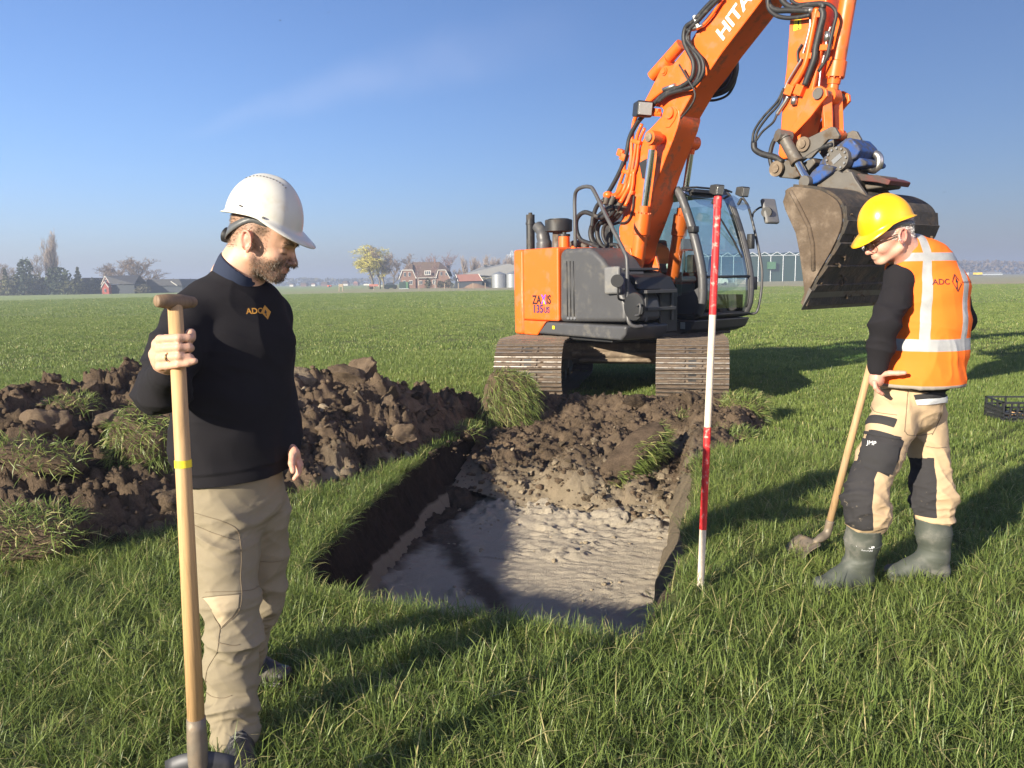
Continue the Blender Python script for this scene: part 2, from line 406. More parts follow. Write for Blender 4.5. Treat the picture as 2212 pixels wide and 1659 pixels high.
tint = np.clip((-Vf[:, 2] - (TD - .11) + .012 * fbm(Vf, 3, 2, 5)) / .015, 0, 1) * .85
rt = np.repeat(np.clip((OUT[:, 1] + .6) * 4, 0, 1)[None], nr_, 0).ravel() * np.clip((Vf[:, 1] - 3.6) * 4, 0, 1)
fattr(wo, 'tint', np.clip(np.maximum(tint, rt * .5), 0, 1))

# ---- trench floor
def grid(t0, t1, n0, n1, st):
    a = np.arange(t0, t1, st); b = np.arange(n0, n1, st); A, B = np.meshgrid(a, b, indexing='ij'); na, nb = A.shape
    idx = np.arange(na * nb).reshape(na, nb); Q = np.stack([idx[:-1, :-1].ravel(), idx[1:, :-1].ravel(), idx[1:, 1:].ravel(), idx[:-1, 1:].ravel()], 1)
    return np.c_[A.ravel(), B.ravel()], Q
G, Q = grid(3.0, 9.1, -2.75, 0.0, .0155)
XY = G @ np.array([tv, nv]); P3 = np.c_[XY, XY[:, :1] * 0]
# shovel scrapes run across the trench
al = np.c_[G[:, 0] * 3.2, G[:, 1] * .8, G[:, 0] * 0]
z = -TD + .007 * fbm(al, 6, 4, 41) + .008 * fbm(P3, 6, 3, 42) + .006 * fbm(al, 16, 3, 44) + .005 * fbm(P3, 40, 3, 40)
patch = np.clip(fbm(P3, 1.6, 3, 45) * 2.2 + .25, 0, 1); crk = fbm(al, 9, 4, 46, ridged=True)
z += patch * .018 * np.clip(crk, -.4, 1)
loose = np.clip((G[:, 0] - 5.6) / .8, 0, 1)
edge = np.clip((-2.05 - G[:, 1]) / .25, 0, 1)
z += loose * (.03 + clodrelief(XY, 5, .7)) + edge * (.02 + .5 * clodrelief(XY, 6, .8))
crumb = np.clip(fbm(P3, 2.6, 3, 47) * 3 - .3, 0, 1) * (1 - loose); z += crumb * np.clip(clodrelief(XY, 8, .35), -.005, 1)
z += .10 * np.clip((G[:, 0] - 4.4) / -1.0, 0, 1) * 0
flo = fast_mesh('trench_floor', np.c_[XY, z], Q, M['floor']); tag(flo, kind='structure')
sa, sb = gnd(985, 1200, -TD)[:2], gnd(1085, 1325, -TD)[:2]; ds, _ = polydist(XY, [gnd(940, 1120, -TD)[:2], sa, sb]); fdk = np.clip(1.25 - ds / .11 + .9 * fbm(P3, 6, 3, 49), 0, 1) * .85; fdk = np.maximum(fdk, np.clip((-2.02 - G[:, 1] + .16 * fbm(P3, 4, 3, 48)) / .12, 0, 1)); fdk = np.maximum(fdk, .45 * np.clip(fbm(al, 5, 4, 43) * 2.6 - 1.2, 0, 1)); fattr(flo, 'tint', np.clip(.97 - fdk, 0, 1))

# ---- soil heaps: height functions
RID = [(-5.6, 4.3, .5, 1.5), (-4.6, 5.0, .60, 1.6), (-3.8, 5.7, .66, 1.8), (-3.65, 6.4, .74, 2.2), (-3.3, 6.8, .82, 2.4), (-2.6, 7.1, .72, 2.3), (-2.06, 7.35, .68, 2.0), (-1.54, 7.6, .66, 1.6), (-1.3, 7.9, .48, 1.4), (-1.0, 8.3, .30, 1.2), (-.6, 8.75, .14, .8), (.0, 9.1, .08, .5)]
FOOT = [(-3.9, 3.7), (-2.81, 4.03), (-2.55, 4.35), (-2.08, 4.62), (-1.75, 5.15), (-1.57, 5.39), (-1.40, 5.56), (-1.07, 6.0), (-.82, 6.60), (-.56, 7.7), (-.36, 8.5), (-.2, 9.0)]
BACK = [(.1, 9.5), (-.9, 9.3), (-1.6, 8.75), (-2.4, 8.5), (-3.6, 8.2), (-4.7, 7.4), (-5.6, 6.4), (-6.5, 5.6), (-6.5, 3.3)]
HEAPA = FOOT + BACK
def heap_a(XY):
    r = np.array(RID); d, par = polydist(XY, r[:, :2]); i = np.clip(par.astype(int), 0, len(r) - 2); fr = par - i
    H = r[i, 2] * (1 - fr) + r[i + 1, 2] * fr
    de, _ = polydist(XY, HEAPA, True); ins = inpoly(XY, HEAPA); de = np.where(ins, de, -de)
    P3 = np.c_[XY, XY[:, :1] * 0]
    k = np.clip(de, 0, None) / (np.clip(de, 0, None) + d + 1e-6)              # 0 at the foot, 1 on the ridge
    base = H * (.55 * k ** 1.25 + .45 * np.clip(k * 1.05, 0, 1) ** .7)
    foot = np.clip(de / .22, 0, 1)
    lump = .10 * fbm(P3, 1.5, 3, 61) + .06 * fbm(P3, 3.6, 3, 62)
    z = base * foot ** .5 + foot * (lump + 1.25 * clodrelief(XY, 20)) - .06 * (1 - foot)
    return np.where(de < -.03, -.1, z), de
G, Q = grid(3.2, 9.9, -8.0, -2.0, .019)
XYg = G @ np.array([tv, nv]); zA, deA = heap_a(XYg); keep = deA > -.03
kq = keep[Q].all(1); used = np.unique(Q[kq]); mp = -np.ones(len(G), int); mp[used] = np.arange(len(used))
HA = empty('soil_heap', (-2.6, 6.2, 0), label='long brown heap of dug topsoil beside the trench, behind the man in black', cat='soil heap')
ho = fast_mesh('soil', np.c_[XYg, zA][used] - [-2.6, 6.2, 0], mp[Q[kq]], M['soil'], HA)
fattr(ho, 'tint', np.clip(fbm(np.c_[XYg, zA][used], 1.7, 4, 71) * 2.2 - .55, 0, .6) * np.clip((XYg[used][:, 0] + 2.6) * 1.5, 0, 1))
# heap across the far end of the trench
CB = [(.0, 9.25), (.45, 9.2), (1.1, 9.25), (1.7, 9.15), (2.3, 8.9), (2.75, 8.5), (2.75, 7.9), (2.35, 7.2), (2.0, 6.8), (1.75, 6.55), (1.52, 6.35)]
HEAPB = [(-.55, 6.9), (-.42, 7.6), (-.3, 8.3), (-.25, 8.9)] + CB + [(1.35, 6.05), (.9, 5.95), (.4, 6.25), (.0, 6.5)]
def heap_b(XY):
    t = XY @ tv; nn = XY @ nv; P3 = np.c_[XY, XY[:, :1] * 0]
    de, _ = polydist(XY, HEAPB, True); ins = inpoly(XY, HEAPB); de = np.where(ins, de, -de); foot = np.clip(de / .25, 0, 1)
    rise = np.clip((t - 6.2) / 2.6, 0, 1) ** .8
    intr = np.clip((-.22 - nn) / .12, 0, 1)                                   # inside the trench
    z = intr * (-TD + .02 + rise * (TD + .09)) + (1 - intr) * .14 * foot
    z += .07 * np.exp(-((t - 8.75) / .35) ** 2) * foot
    # tipped block of topsoil lying in the middle
    c = np.array([.78, 6.95]); ax = np.array([.75, .66]); pq = XY - c; a = pq @ ax; b_ = pq @ np.array([-ax[1], ax[0]])
    z += .24 * np.clip(1 - (np.abs(a) / .62) ** 3, 0, 1) * np.clip(1 - (np.abs(b_) / .30) ** 2.2, 0, 1)
    z += (.06 * fbm(P3, 2.2, 3, 64) + .72 * clodrelief(XY, 27)) * foot
    z = np.where(intr > .5, np.maximum(z, -TD - .02), z - .05 * (1 - foot))
    return np.where(de < -.02, -.6, z), de
G, Q = grid(5.4, 9.9, -2.7, 1.0, .0175)
XYb = G @ np.array([tv, nv]); zB, deB = heap_b(XYb); keep = deB > -.02
kq = keep[Q].all(1); used = np.unique(Q[kq]); mp = -np.ones(len(G), int); mp[used] = np.arange(len(used))
HB = empty('soil_heap', (1.1, 7.6, 0), label='loose soil and sand pushed up at the far trench end before the tracks', cat='soil heap')
hb = fast_mesh('soil', np.c_[XYb, zB][used] - [1.1, 7.6, 0], mp[Q[kq]], M['soil'], HB)
_t = (XYb @ tv)[used]; _zb = zB[used]
fattr(hb, 'tint', np.clip(1.25 - (_t - 6.0) / 1.15 + 1.1 * fbm(np.c_[XYb[used], _zb], 1.9, 4, 75), 0, .9) * (1 - np.clip(1 - (np.linalg.norm((XYb[used] - [.78, 6.95]) @ np.array([[.75, -.66 * 1.9], [.66, .75 * 1.9]]), axis=1) / .62) ** 4, 0, 1) * .9))

# ---- clods
def clod_mesh(name, seed, mat, sub=4, rough=.45):
    bm = bmesh.new(); bmesh.ops.create_icosphere(bm, subdivisions=sub, radius=1.0)
    V = np.array([v.co[:] for v in bm.verts]); r = np.random.default_rng(seed)
    s = np.array([1, r.uniform(.7, 1), r.uniform(.5, .8)])
    # chop by a few planes for broken faces
    for _ in range(9):
        nrm = r.normal(size=3); nrm /= np.linalg.norm(nrm); d = r.uniform(.40, .75); h = V @ nrm; V = V - np.where(h > d, h - d, 0)[:, None] * nrm * .9
    V = V * (1 + rough * fbm(V + seed * 3.1, 1.4, 4, seed)[:, None] + .20 * fbm(V + seed, 4.5, 4, seed + 2, .65)[:, None] + .055 * fbm(V + seed, 15, 3, seed + 5)[:, None]) * s
    me = bpy.data.meshes.new(name); me.from_pydata(V.tolist(), [], [[v.index for v in f.verts] for f in bm.faces]); bm.free()
    me.materials.append(mat); me.polygons.foreach_set('use_smooth', [True] * len(me.polygons)); me.update(); return me
CL = [clod_mesh('clod', 100 + i, M['clod']) for i in range(8)]; CS = [clod_mesh('clod', 200 + i, M['sandclod']) for i in range(6)]
def scatter_clods(parent, hf, n, box, size, meshes, pick=None, seed=1):
    r = np.random.default_rng(seed); base = np.array(parent.location); k = 0
    while k < n:
        p = np.array([r.uniform(box[0], box[1]), r.uniform(box[2], box[3])])
        z, de = hf(p[None]);
        if de[0] < .05 or (pick and not pick(p, z[0], r)): continue
        s = size[0] + (size[1] - size[0]) * r.random() ** 2.6
        o = link('clod', meshes[r.integers(len(meshes))], parent, Vector((p[0], p[1], z[0] + s * r.uniform(-.25, .25))) - Vector(base))
        o.scale = (s, s, s * r.uniform(.75, 1.1)); o.rotation_euler = (r.uniform(-.7, .7), r.uniform(-.7, .7), r.uniform(0, 6.28)); k += 1
scatter_clods(HA, heap_a, 190, (-4.8, -.2, 3.9, 8.9), (.03, .115), CL, lambda p, z, r: r.random() < .35 + .65 * (p[0] > -2.4), 3)
scatter_clods(HA, heap_a, 26, (-3.9, -.4, 5.4, 8.6), (.10, .19), CL, lambda p, z, r: z > .22, 14)
scatter_clods(HA, heap_a, 20, (-2.3, -.3, 5.6, 8.7), (.03, .08), CS, None, 4)
scatter_clods(HB, heap_b, 70, (-.3, 2.7, 6.6, 9.3), (.03, .09), CL, None, 5)
scatter_clods(HB, heap_b, 190, (-.3, 1.5, 6.0, 7.9), (.018, .062), CS, lambda p, z, r: r.random() < np.clip(1.3 - (p @ tv - 6) / 1.6, .1, 1), 6)
def clod_at(parent, meshes, k, p, s, rot, sc=(1, 1, 1)):
    o = link('clod', meshes[k], parent, Vector(p) - parent.location); o.scale = (s * sc[0], s * sc[1], s * sc[2]); o.rotation_euler = rot
clod_at(HA, CL, 1, (-1.60, 7.5, .64), .17, (.5, .2, .4), (1.2, .9, 1))       # peak
clod_at(HA, CS, 2, (-2.02, 7.3, .66), .19, (1.1, .2, .6), (1, .8, 1.2))       # pale block by the sweater
clod_at(HA, CL, 3, (-.98, 6.75, .22), .17, (.9, .1, .3), (1, .8, 1.2))        # big smooth clod at the edge
clod_at(HA, CS, 0, (-1.20, 7.45, .42), .17, (.3, .6, 2.2), (1.6, .8, .7))
clod_at(HA, CL, 5, (-1.60, 6.5, .30), .15, (.4, .1, .8)); clod_at(HA, CL, 4, (-2.25, 4.95, .13), .17, (.2, .3, .9)); clod_at(HA, CL, 6, (-2.9, 5.2, .28), .15, (.1, .2, .3), (1.3, 1, .8))
clod_at(HB, CS, 3, (.62, 6.65, -.30), .12, (.2, .2, .3)); clod_at(HB, CL, 2, (1.42, 8.5, .18), .17, (.2, .2, .3)); clod_at(HB, CL, 5, (2.0, 8.45, .17), .2, (.2, .5, .3))
# crumbs too small to pick apart
def crumbs(name, parent, hf, n, box, size, mat, pick=None, seed=1):
    r = np.random.default_rng(seed); bm = bmesh.new(); bmesh.ops.create_icosphere(bm, subdivisions=1, radius=1); B = np.array([v.co[:] for v in bm.verts]); Fb = np.array([[v.index for v in f.verts] for f in bm.faces]); bm.free()
    XY = np.c_[r.uniform(box[0], box[1], n), r.uniform(box[2], box[3], n)]; z, de = hf(XY); k = (de > -.12)
    if pick is not None: k &= pick(XY, r)
    XY = XY[k]; z = np.where(de[k] > 0, z[k], 0.0); n = len(XY); s = size[0] + (size[1] - size[0]) * r.random(n) ** 3
    V = B[None] * (1 + r.uniform(-.28, .28, (n, len(B), 1))) * (s[:, None, None] * np.stack([r.uniform(.7, 1.3, n), r.uniform(.7, 1.3, n), r.uniform(.5, 1, n)], 1)[:, None, :])
    a = r.uniform(0, 6.28, n); ca, sa = np.cos(a)[:, None], np.sin(a)[:, None]; V = np.stack([V[..., 0] * ca - V[..., 1] * sa, V[..., 0] * sa + V[..., 1] * ca, V[..., 2]], -1)
    V += np.c_[XY, z + s * .3][:, None, :] - np.array(parent.location)[None, None]
    Fc = (Fb[None] + (np.arange(n) * len(B))[:, None, None]).reshape(-1, 3)
    o = fast_mesh(name, V.reshape(-1, 3), Fc, mat, parent, smooth=True); o['kind'] = 'stuff'; return o
crumbs('loose_crumbs', HA, heap_a, 7000, (-5, -.1, 3.6, 9.2), (.008, .035), M['soil'], None, 8)
o = crumbs('loose_crumbs', HB, heap_b, 3600, (-.6, 2.8, 5.7, 9.4), (.007, .03), M['soil'], None, 9)
def floor_hf(XY): return np.full(len(XY), -TD), np.where(inpoly(XY, OUTW), 1.0, -1.0)
fl = empty('trench_crumbs', (0.4, 5, -.4)); tag(fl, kind='stuff')
o = crumbs('loose_crumbs', fl, floor_hf, 2600, (-1.3, 1.6, 3.6, 6.8), (.004, .022), M['floorsand'], lambda XY, r: (r.random(len(XY)) < np.clip(.12 + fbm(np.c_[XY, XY[:, :1] * 0], 2.6, 3, 47) * 1.3 + np.clip((XY @ tv - 5.4), 0, 1) + np.clip(-1.9 - XY @ nv, 0, .4) * 2, 0, 1)), 10)
fl_me = o.data; bpy.data.objects.remove(o); bpy.data.objects.remove(fl)
o = link('trench_crumbs', fl_me, None, (0.4, 5, -.4)); tag(o, kind='stuff', label='crumbs of grey sand lying on the trench floor', cat='sand')

# ================================================================== GRASS
def grass_mat(name, base=(.078, .135, .028), tip=(.255, .34, .085), dry=(.55, .47, .22)):
    m, n, b = new_mat(name); setb(b, .42, 0, .35)
    at = n.nodes.new('ShaderNodeAttribute'); at.attribute_name = 'bl'      # x: along blade, y: random, z: dryness
    sp = N(n, 'ShaderNodeSeparateColor', {0: at.outputs['Color']})
    g = n.nodes.new('ShaderNodeNewGeometry').outputs['Position']
    oi = n.nodes.new('ShaderNodeObjectInfo').outputs['Random']
    k = mth(n, 'ADD', mth(n, 'MULTIPLY', sp.outputs[1], .6), mth(n, 'MULTIPLY', oi, .25)); k = mth(n, 'ADD', k, mth(n, 'MULTIPLY', mth(n, 'SUBTRACT', noise_n(n, g, .8, 3), .5), .9))
    c = mixcol(n, sp.outputs[0], base, tip); c = mixcol(n, mth(n, 'MINIMUM', mth(n, 'MAXIMUM', k, 0), 1), mixcol(n, .55, c, (.03, .075, .014)), mixcol(n, .50, c, (.36, .40, .11)))
    c = mixcol(n, sp.outputs[2], c, dry)
    n.links.new(c, b.inputs['Base Color'])
    tr = N(n, 'ShaderNodeBsdfTranslucent', {'Color': c}); mx = N(n, 'ShaderNodeMixShader', {0: .36}); n.links.new(b.outputs[0], mx.inputs[1]); n.links.new(tr.outputs[0], mx.inputs[2])
    o = [x for x in n.nodes if x.type == 'OUTPUT_MATERIAL'][0]; n.links.new(mx.outputs[0], o.inputs[0])
    return m
M['grass'] = grass_mat('grass')
def blades(roots, nrm, length, width, lean, r, dryp=.08, droop=.5):
    """curved blades as arrays: 3 segments, 7 verts, 2 quads + tip as tris -> 5 tris"""
    n = len(roots); a = r.uniform(0, 6.283, n); up = nrm / np.linalg.norm(nrm, axis=1)[:, None]
    ref = np.where(np.abs(up[:, 2:3]) < .9, np.array([[0, 0, 1.]]), np.array([[1., 0, 0]])); e1 = np.cross(ref, up); e1 /= np.linalg.norm(e1, axis=1)[:, None]; e2 = np.cross(up, e1)
    ld = np.cos(a)[:, None] * e1 + np.sin(a)[:, None] * e2; sd = -np.sin(a)[:, None] * e1 + np.cos(a)[:, None] * e2
    tw = r.uniform(-.8, .8, n)[:, None]; sd = sd * np.cos(tw) + up * np.sin(tw) * .3
    L = length[:, None]; W = width[:, None]; ln = lean[:, None]; rows = []
    for t, wd in ((0, 1.0), (.38, .95), (.74, .66), (1.0, 0)):
        bend = ln * t + droop * ln * t * t
        c = roots + up * L * (t - .42 * ln * t * t * t) + ld * L * bend * .75
        rows.append((c - sd * W * wd * .5, c + sd * W * wd * .5) if wd else (c,))
    V = np.stack([rows[0][0], rows[0][1], rows[1][0], rows[1][1], rows[2][0], rows[2][1], rows[3][0]], 1)
    T = np.array([[0, 1, 3], [0, 3, 2], [2, 3, 5], [2, 5, 4], [4, 5, 6]]); Fc = (T[None] + (np.arange(n) * 7)[:, None, None]).reshape(-1, 3)
    rnd = r.random(n); dry = (r.random(n) < dryp) * r.uniform(.4, 1, n)
    c = np.zeros((n, 7, 3)); c[:, :, 0] = np.array([0, 0, .4, .4, .75, .75, 1.0]); c[:, :, 1] = rnd[:, None]; c[:, :, 2] = dry[:, None]
    return V.reshape(-1, 3), Fc, c.reshape(-1, 3)
def blade_obj(name, V, Fc, c, parent=None, loc=(0, 0, 0), linkit=True):
    o = fast_mesh(name, V, Fc, M['grass'], parent, smooth=True, loc=loc); cattr(o, 'bl', c)
    if not linkit: col.objects.unlink(o)
    return o
def tuft_set(cname, nvar, nb, rad, lmin, lmax, wd, seed, lean=(.15, .9), dryp=.08):
    cl = bpy.data.collections.new(cname); r = np.random.default_rng(seed)
    for k in range(nvar):
        q = rad * np.sqrt(r.random(nb)); a = r.uniform(0, 6.283, nb); root = np.c_[q * np.cos(a), q * np.sin(a), np.full(nb, -.006)]
        ln = r.uniform(lmin, lmax, nb) * (1 - .25 * (q / rad) ** 2)
        V, Fc, c = blades(root, np.tile([0, 0, 1.], (nb, 1)) + r.normal(0, .12, (nb, 3)), ln, wd * r.uniform(.6, 1.25, nb), r.uniform(*lean, nb), r, dryp)
        o = blade_obj(cname, V, Fc, c, linkit=False); cl.objects.link(o)
    return cl
def instancer(name, pts, rot, scl, cl, idx, label):
    me = bpy.data.meshes.new(name); me.vertices.add(len(pts)); me.vertices.foreach_set('co', np.ascontiguousarray(pts, np.float32).ravel())
    for nm, arr in (('rot', rot), ('scl', scl)):
        at = me.attributes.new(nm, 'FLOAT_VECTOR', 'POINT'); at.data.foreach_set('vector', np.ascontiguousarray(arr, np.float32).ravel())
    at = me.attributes.new('pick', 'INT', 'POINT'); at.data.foreach_set('value', np.ascontiguousarray(idx, np.int32))
    me.update(); o = link(name, me); tag(o, kind='stuff', label=label, cat='grass')
    ng = bpy.data.node_groups.new(name, 'GeometryNodeTree')
    ng.interface.new_socket('Geometry', in_out='INPUT', socket_type='NodeSocketGeometry'); ng.interface.new_socket('Geometry', in_out='OUTPUT', socket_type='NodeSocketGeometry')
    gi = ng.nodes.new('NodeGroupInput'); go = ng.nodes.new('NodeGroupOutput'); ip = ng.nodes.new('GeometryNodeInstanceOnPoints'); ci = ng.nodes.new('GeometryNodeCollectionInfo')
    ci.inputs[0].default_value = cl; ci.inputs['Separate Children'].default_value = True; ci.inputs['Reset Children'].default_value = True
    def na(nm, ty):
        x = ng.nodes.new('GeometryNodeInputNamedAttribute'); x.data_type = ty; x.inputs[0].default_value = nm; return x
    L = ng.links.new; L(gi.outputs[0], ip.inputs['Points']); L(ci.outputs[0], ip.inputs['Instance']); ip.inputs['Pick Instance'].default_value = True
    L(na('pick', 'INT').outputs[0], ip.inputs['Instance Index'])
    er = ng.nodes.new('FunctionNodeEulerToRotation'); L(na('rot', 'FLOAT_VECTOR').outputs[0], er.inputs[0]); L(er.outputs[0], ip.inputs['Rotation'])
    L(na('scl', 'FLOAT_VECTOR').outputs[0], ip.inputs['Scale']); L(ip.outputs[0], go.inputs[0])
    md = o.modifiers.new('grass', 'NODES'); md.node_group = ng; return o
TUFT_A = tuft_set('tuft_near', 14, 22, .048, .05, .150, .0036, 1, (.15, 1.35), dryp=.09)
TUFT_B = tuft_set('tuft_mid', 8, 26, .085, .04, .085, .0055, 2, (.1, .7), .05)
TUFT_C = tuft_set('tuft_far', 6, 46, .26, .04, .08, .011, 3, (.1, .6), .04)
TUFT_D = tuft_set('tuft_farther', 5, 60, .8, .04, .085, .026, 4, (.1, .6), .03)
NOGRASS = []        # filled with footprints (polygons) of what stands on the turf
def field_points(r0, r1, dens, r, ang=43):
    area = math.radians(2 * ang) / 2 * (r1 * r1 - r0 * r0); n = int(area * dens); q = np.sqrt(r.random(n) * (r1 * r1 - r0 * r0) + r0 * r0); a = np.radians(r.uniform(-ang, ang, n))
    P = np.c_[q * np.sin(a), q * np.cos(a)]
    ok = np.ones(n, bool)
    if r0 < 16:
        ok &= ~inpoly(P, OUTW)
        zA, dA = heap_a(P); ok &= (dA < .02 + .1 * r.random(n)) ; zB, dB = heap_b(P); ok &= dB < .03 + .05 * r.random(n)
        rt_ = OUTW[(OUT[:, 1] > -.45) & (OUT[:, 0] > 3.5)]; ok &= polydist(P, rt_[rt_[:, 1].argsort()])[0] > .015 + .06 * r.random(n)
        for pg in NOGRASS: ok &= ~inpoly(P, pg)
    return P[ok]
def plant(name, P, cl, nvar, r, smin, smax, label, zs=None):
    n = len(P); P3 = np.c_[P, np.zeros(n)]; cl_n = fbm(P3, 1.1, 3, 90) * .5 + fbm(P3, .35, 2, 91) * .5
    s = r.uniform(smin, smax, n) * (1 + .30 * cl_n); rot = np.c_[r.normal(0, .1, n), r.normal(0, .1, n), r.uniform(0, 6.283, n)]
    sc = np.c_[s, s, s * (r.uniform(.8, 1.15, n) * (1 + .25 * cl_n))]
    return instancer(name, P3, rot, sc, cl, r.integers(0, nvar, n), label)
NOGRASS += TRACKPOLYS
_r = np.random.default_rng(21)
plant('foreground_grass', field_points(1.2, 7.0, 410, _r, 46), TUFT_A, 14, _r, .65, 1.12, 'thick green pasture grass in the foreground')
plant('pasture_grass', field_points(7.0, 17, 170, _r), TUFT_B, 8, _r, .75, 1.2, 'short pasture grass around the digger')
plant('far_pasture_grass', field_points(17, 46, 21, _r), TUFT_C, 6, _r, .8, 1.2, 'short pasture grass in the middle distance')
plant('far_field_grass', field_points(46, 120, 2.6, _r), TUFT_D, 5, _r, .8, 1.2, 'short grass of the far field')
# longer ragged grass hanging over the trench lip
k = (OUT[:, 0] < 6.3) ; k &= ~((OUT[:, 1] < -1.9) & (OUT[:, 0] > 5.95)); lip = OUT[k] + _nn2[k] * .0
k2 = ~((lip[:, 1] > -.45) & (lip[:, 0] > 3.4)); lip = lip[k2]; lnn = np.repeat(_nn2[k][k2], 5, 0); lip = np.repeat(lip, 5, 0); lip = lip + lnn * _r.uniform(.0, .08, len(lip))[:, None] + _r.normal(0, .012, lip.shape)
lw = lip @ np.array([tv, nv]); ok = np.array(heap_a(lw)[1] < .0) & (heap_b(lw)[1] < .02); plant('trench_lip_grass', lw[ok], TUFT_A, 12, _r, .5, .95, 'ragged grass along the lip of the trench')

# ---- turf sods: a slab of soil with its own grass
def sod(loc, size, rot, label, nblade=420, seed=1, grass_dir=(0, 0, 1), length=(.06, .14), side=.75, droop=1.1, parentless=True):
    r = np.random.default_rng(seed); nblade = int(nblade * 1.9)
    e = empty('turf_sod', loc, 0, label, 'turf sod', 'turf sods thrown up by the digging')
    bm = bmesh.new(); bmesh.ops.create_icosphere(bm, subdivisions=4, radius=1.0); V = np.array([v.co[:] for v in bm.verts]); Fc = [[v.index for v in f.verts] for f in bm.faces]; bm.free()
    V = np.sign(V) * np.abs(V) ** .62 * np.array(size) * .5
    V = V + V / (np.linalg.norm(V, axis=1)[:, None] + 1e-6) * (.05 * fbm(V + seed, 5, 4, seed) + .022 * fbm(V + seed, 18, 3, seed + 1))[:, None]
    Rm = np.array(Matrix.Rotation(rot[2], 3, 'Z') @ Matrix.Rotation(rot[1], 3, 'Y') @ Matrix.Rotation(rot[0], 3, 'X')); V = V @ Rm.T
    o = fast_mesh('soil', V, np.array(Fc), M['soil'], e)
    g = Rm @ np.asarray(grass_dir, float); Fa = np.array(Fc); tri = V[Fa]; nm = np.cross(tri[:, 1] - tri[:, 0], tri[:, 2] - tri[:, 0]); ar = np.linalg.norm(nm, axis=1); nm /= ar[:, None]
    wgt = np.where(nm @ g > side, ar, 0); wgt = wgt / wgt.sum(); ch = r.choice(len(Fa), nblade, p=wgt); bc = r.dirichlet([1, 1, 1], nblade); root = (tri[ch] * bc[:, :, None]).sum(1)
    nn = nm[ch] * .6 + g * .7 + np.array([0, 0, -.25]) * droop * (1 - abs(g[2])) + r.normal(0, .25, (nblade, 3))
    ln = r.uniform(*length, nblade); Vb, Fb, c = blades(root - nm[ch] * .004, nn, ln, r.uniform(.0035, .0065, nblade), r.uniform(.2, 1.0, nblade), r, .12)
    # let blades hang
    dz = np.repeat(root, 7, 0); dv = Vb - dz; Vb[:, 2] -= (dv ** 2).sum(1) * 2.6 * droop
    gr = blade_obj('grass', Vb, Fb, c, e); gr['kind'] = 'stuff'
    return e
def sodp(x, y, Y, *a, **k): sod(tuple(atY(x, y, Y)), *a, **k)
sodp(1098, 862, 8.35, (.55, .30, .62), (.0, .15, .2), 'thick turf sod hanging over the far left corner of the trench', 720, 11, (.25, -1, .35), (.07, .16), .1, 1.5)
sodp(1368, 985, 6.9, (.95, .30, .26), (.35, -.42, .75), 'long turf strip lying tilted in the middle of the far soil heap', 620, 12, (.35, -1, -.1), (.07, .15), .2, .8)
sodp(1605, 892, 8.1, (.42, .40, .38), (.2, .1, -.3), 'turf sod standing on end right of the red and white pole, by the right track', 620, 13, (.35, -.5, .8), (.08, .17), .1, .9)
sodp(1580, 958, 7.25, (.40, .34, .26), (.1, -.2, .4), 'low broken turf sod in front of the upright sod, right of the pole', 360, 14, (-.2, -.6, .8), (.06, .12), .2, .8)
sodp(318, 968, 5.35, (.50, .40, .55), (.3, .35, -.5), 'turf sod leaning on the left heap just behind the spade handle', 620, 15, (.55, -.65, .55), (.06, .12), .1, 1.0)
sodp(95, 985, 4.9, (.52, .28, .14), (.2, .25, .2), 'turf strip half buried at the left picture edge', 150, 16, (0, -.8, .6), (.05, .11), .35, .9)
sodp(70, 1150, 4.25, (.50, .36, .22), (.25, .1, .3), 'yellowing turf sod at the near foot of the left heap', 300, 17, (0, -.6, .8), (.06, .13), .2, .9)
sodp(160, 882, 5.9, (.34, .26, .14), (.2, .1, .3), 'small turf tuft on the crest of the left heap', 120, 18, (0, -.4, .9), (.06, .12), .3, .8)
sodp(1010, 935, 7.7, (.30, .2, .12), (.1, .1, .9), 'small grass tuft at the trench lip before the hanging sod', 90, 19, (.2, -.3, .9), (.08, .16), .4, .8)
sodp(1490, 915, 8.2, (.34, .26, .16), (.1, .1, .3), 'small grass tuft on the soil left of the pole', 110, 20, (-.1, -.5, .8), (.06, .12), .3, .7)
# ================================================================== EXCAVATOR
fwd = np.array([math.sin(PHI), -math.cos(PHI), 0]); lft = np.array([math.cos(PHI), math.sin(PHI), 0])
def loc(q, Y):
    wv = onplane(q[0], q[1], EXC + lft * Y, lft) - EXC; return np.array([wv @ fwd, Y, wv[2]])
_k = 1.8228
def z6(x, y): return ((2000 + .5424 * x) / _k, (700 + .5424 * y) / _k)
def z7(x, y): return ((2300 + .5425 * x) / _k, .5425 * y / _k)
def z8(x, y): return ((2900 + .5122 * x) / _k, (400 + .5122 * y) / _k)
def zA(x, y): return ((2480 + .3617 * x) / _k, (720 + .3617 * y) / _k)
def zB(x, y): return ((2200 + .4219 * x) / _k, (650 + .4219 * y) / _k)
def zC(x, y): return ((2400 + .3618 * x) / _k, (300 + .3618 * y) / _k)
def prof(zf, pts, Y): return [tuple(loc(zf(*p), Y)[[0, 2]]) for p in pts]

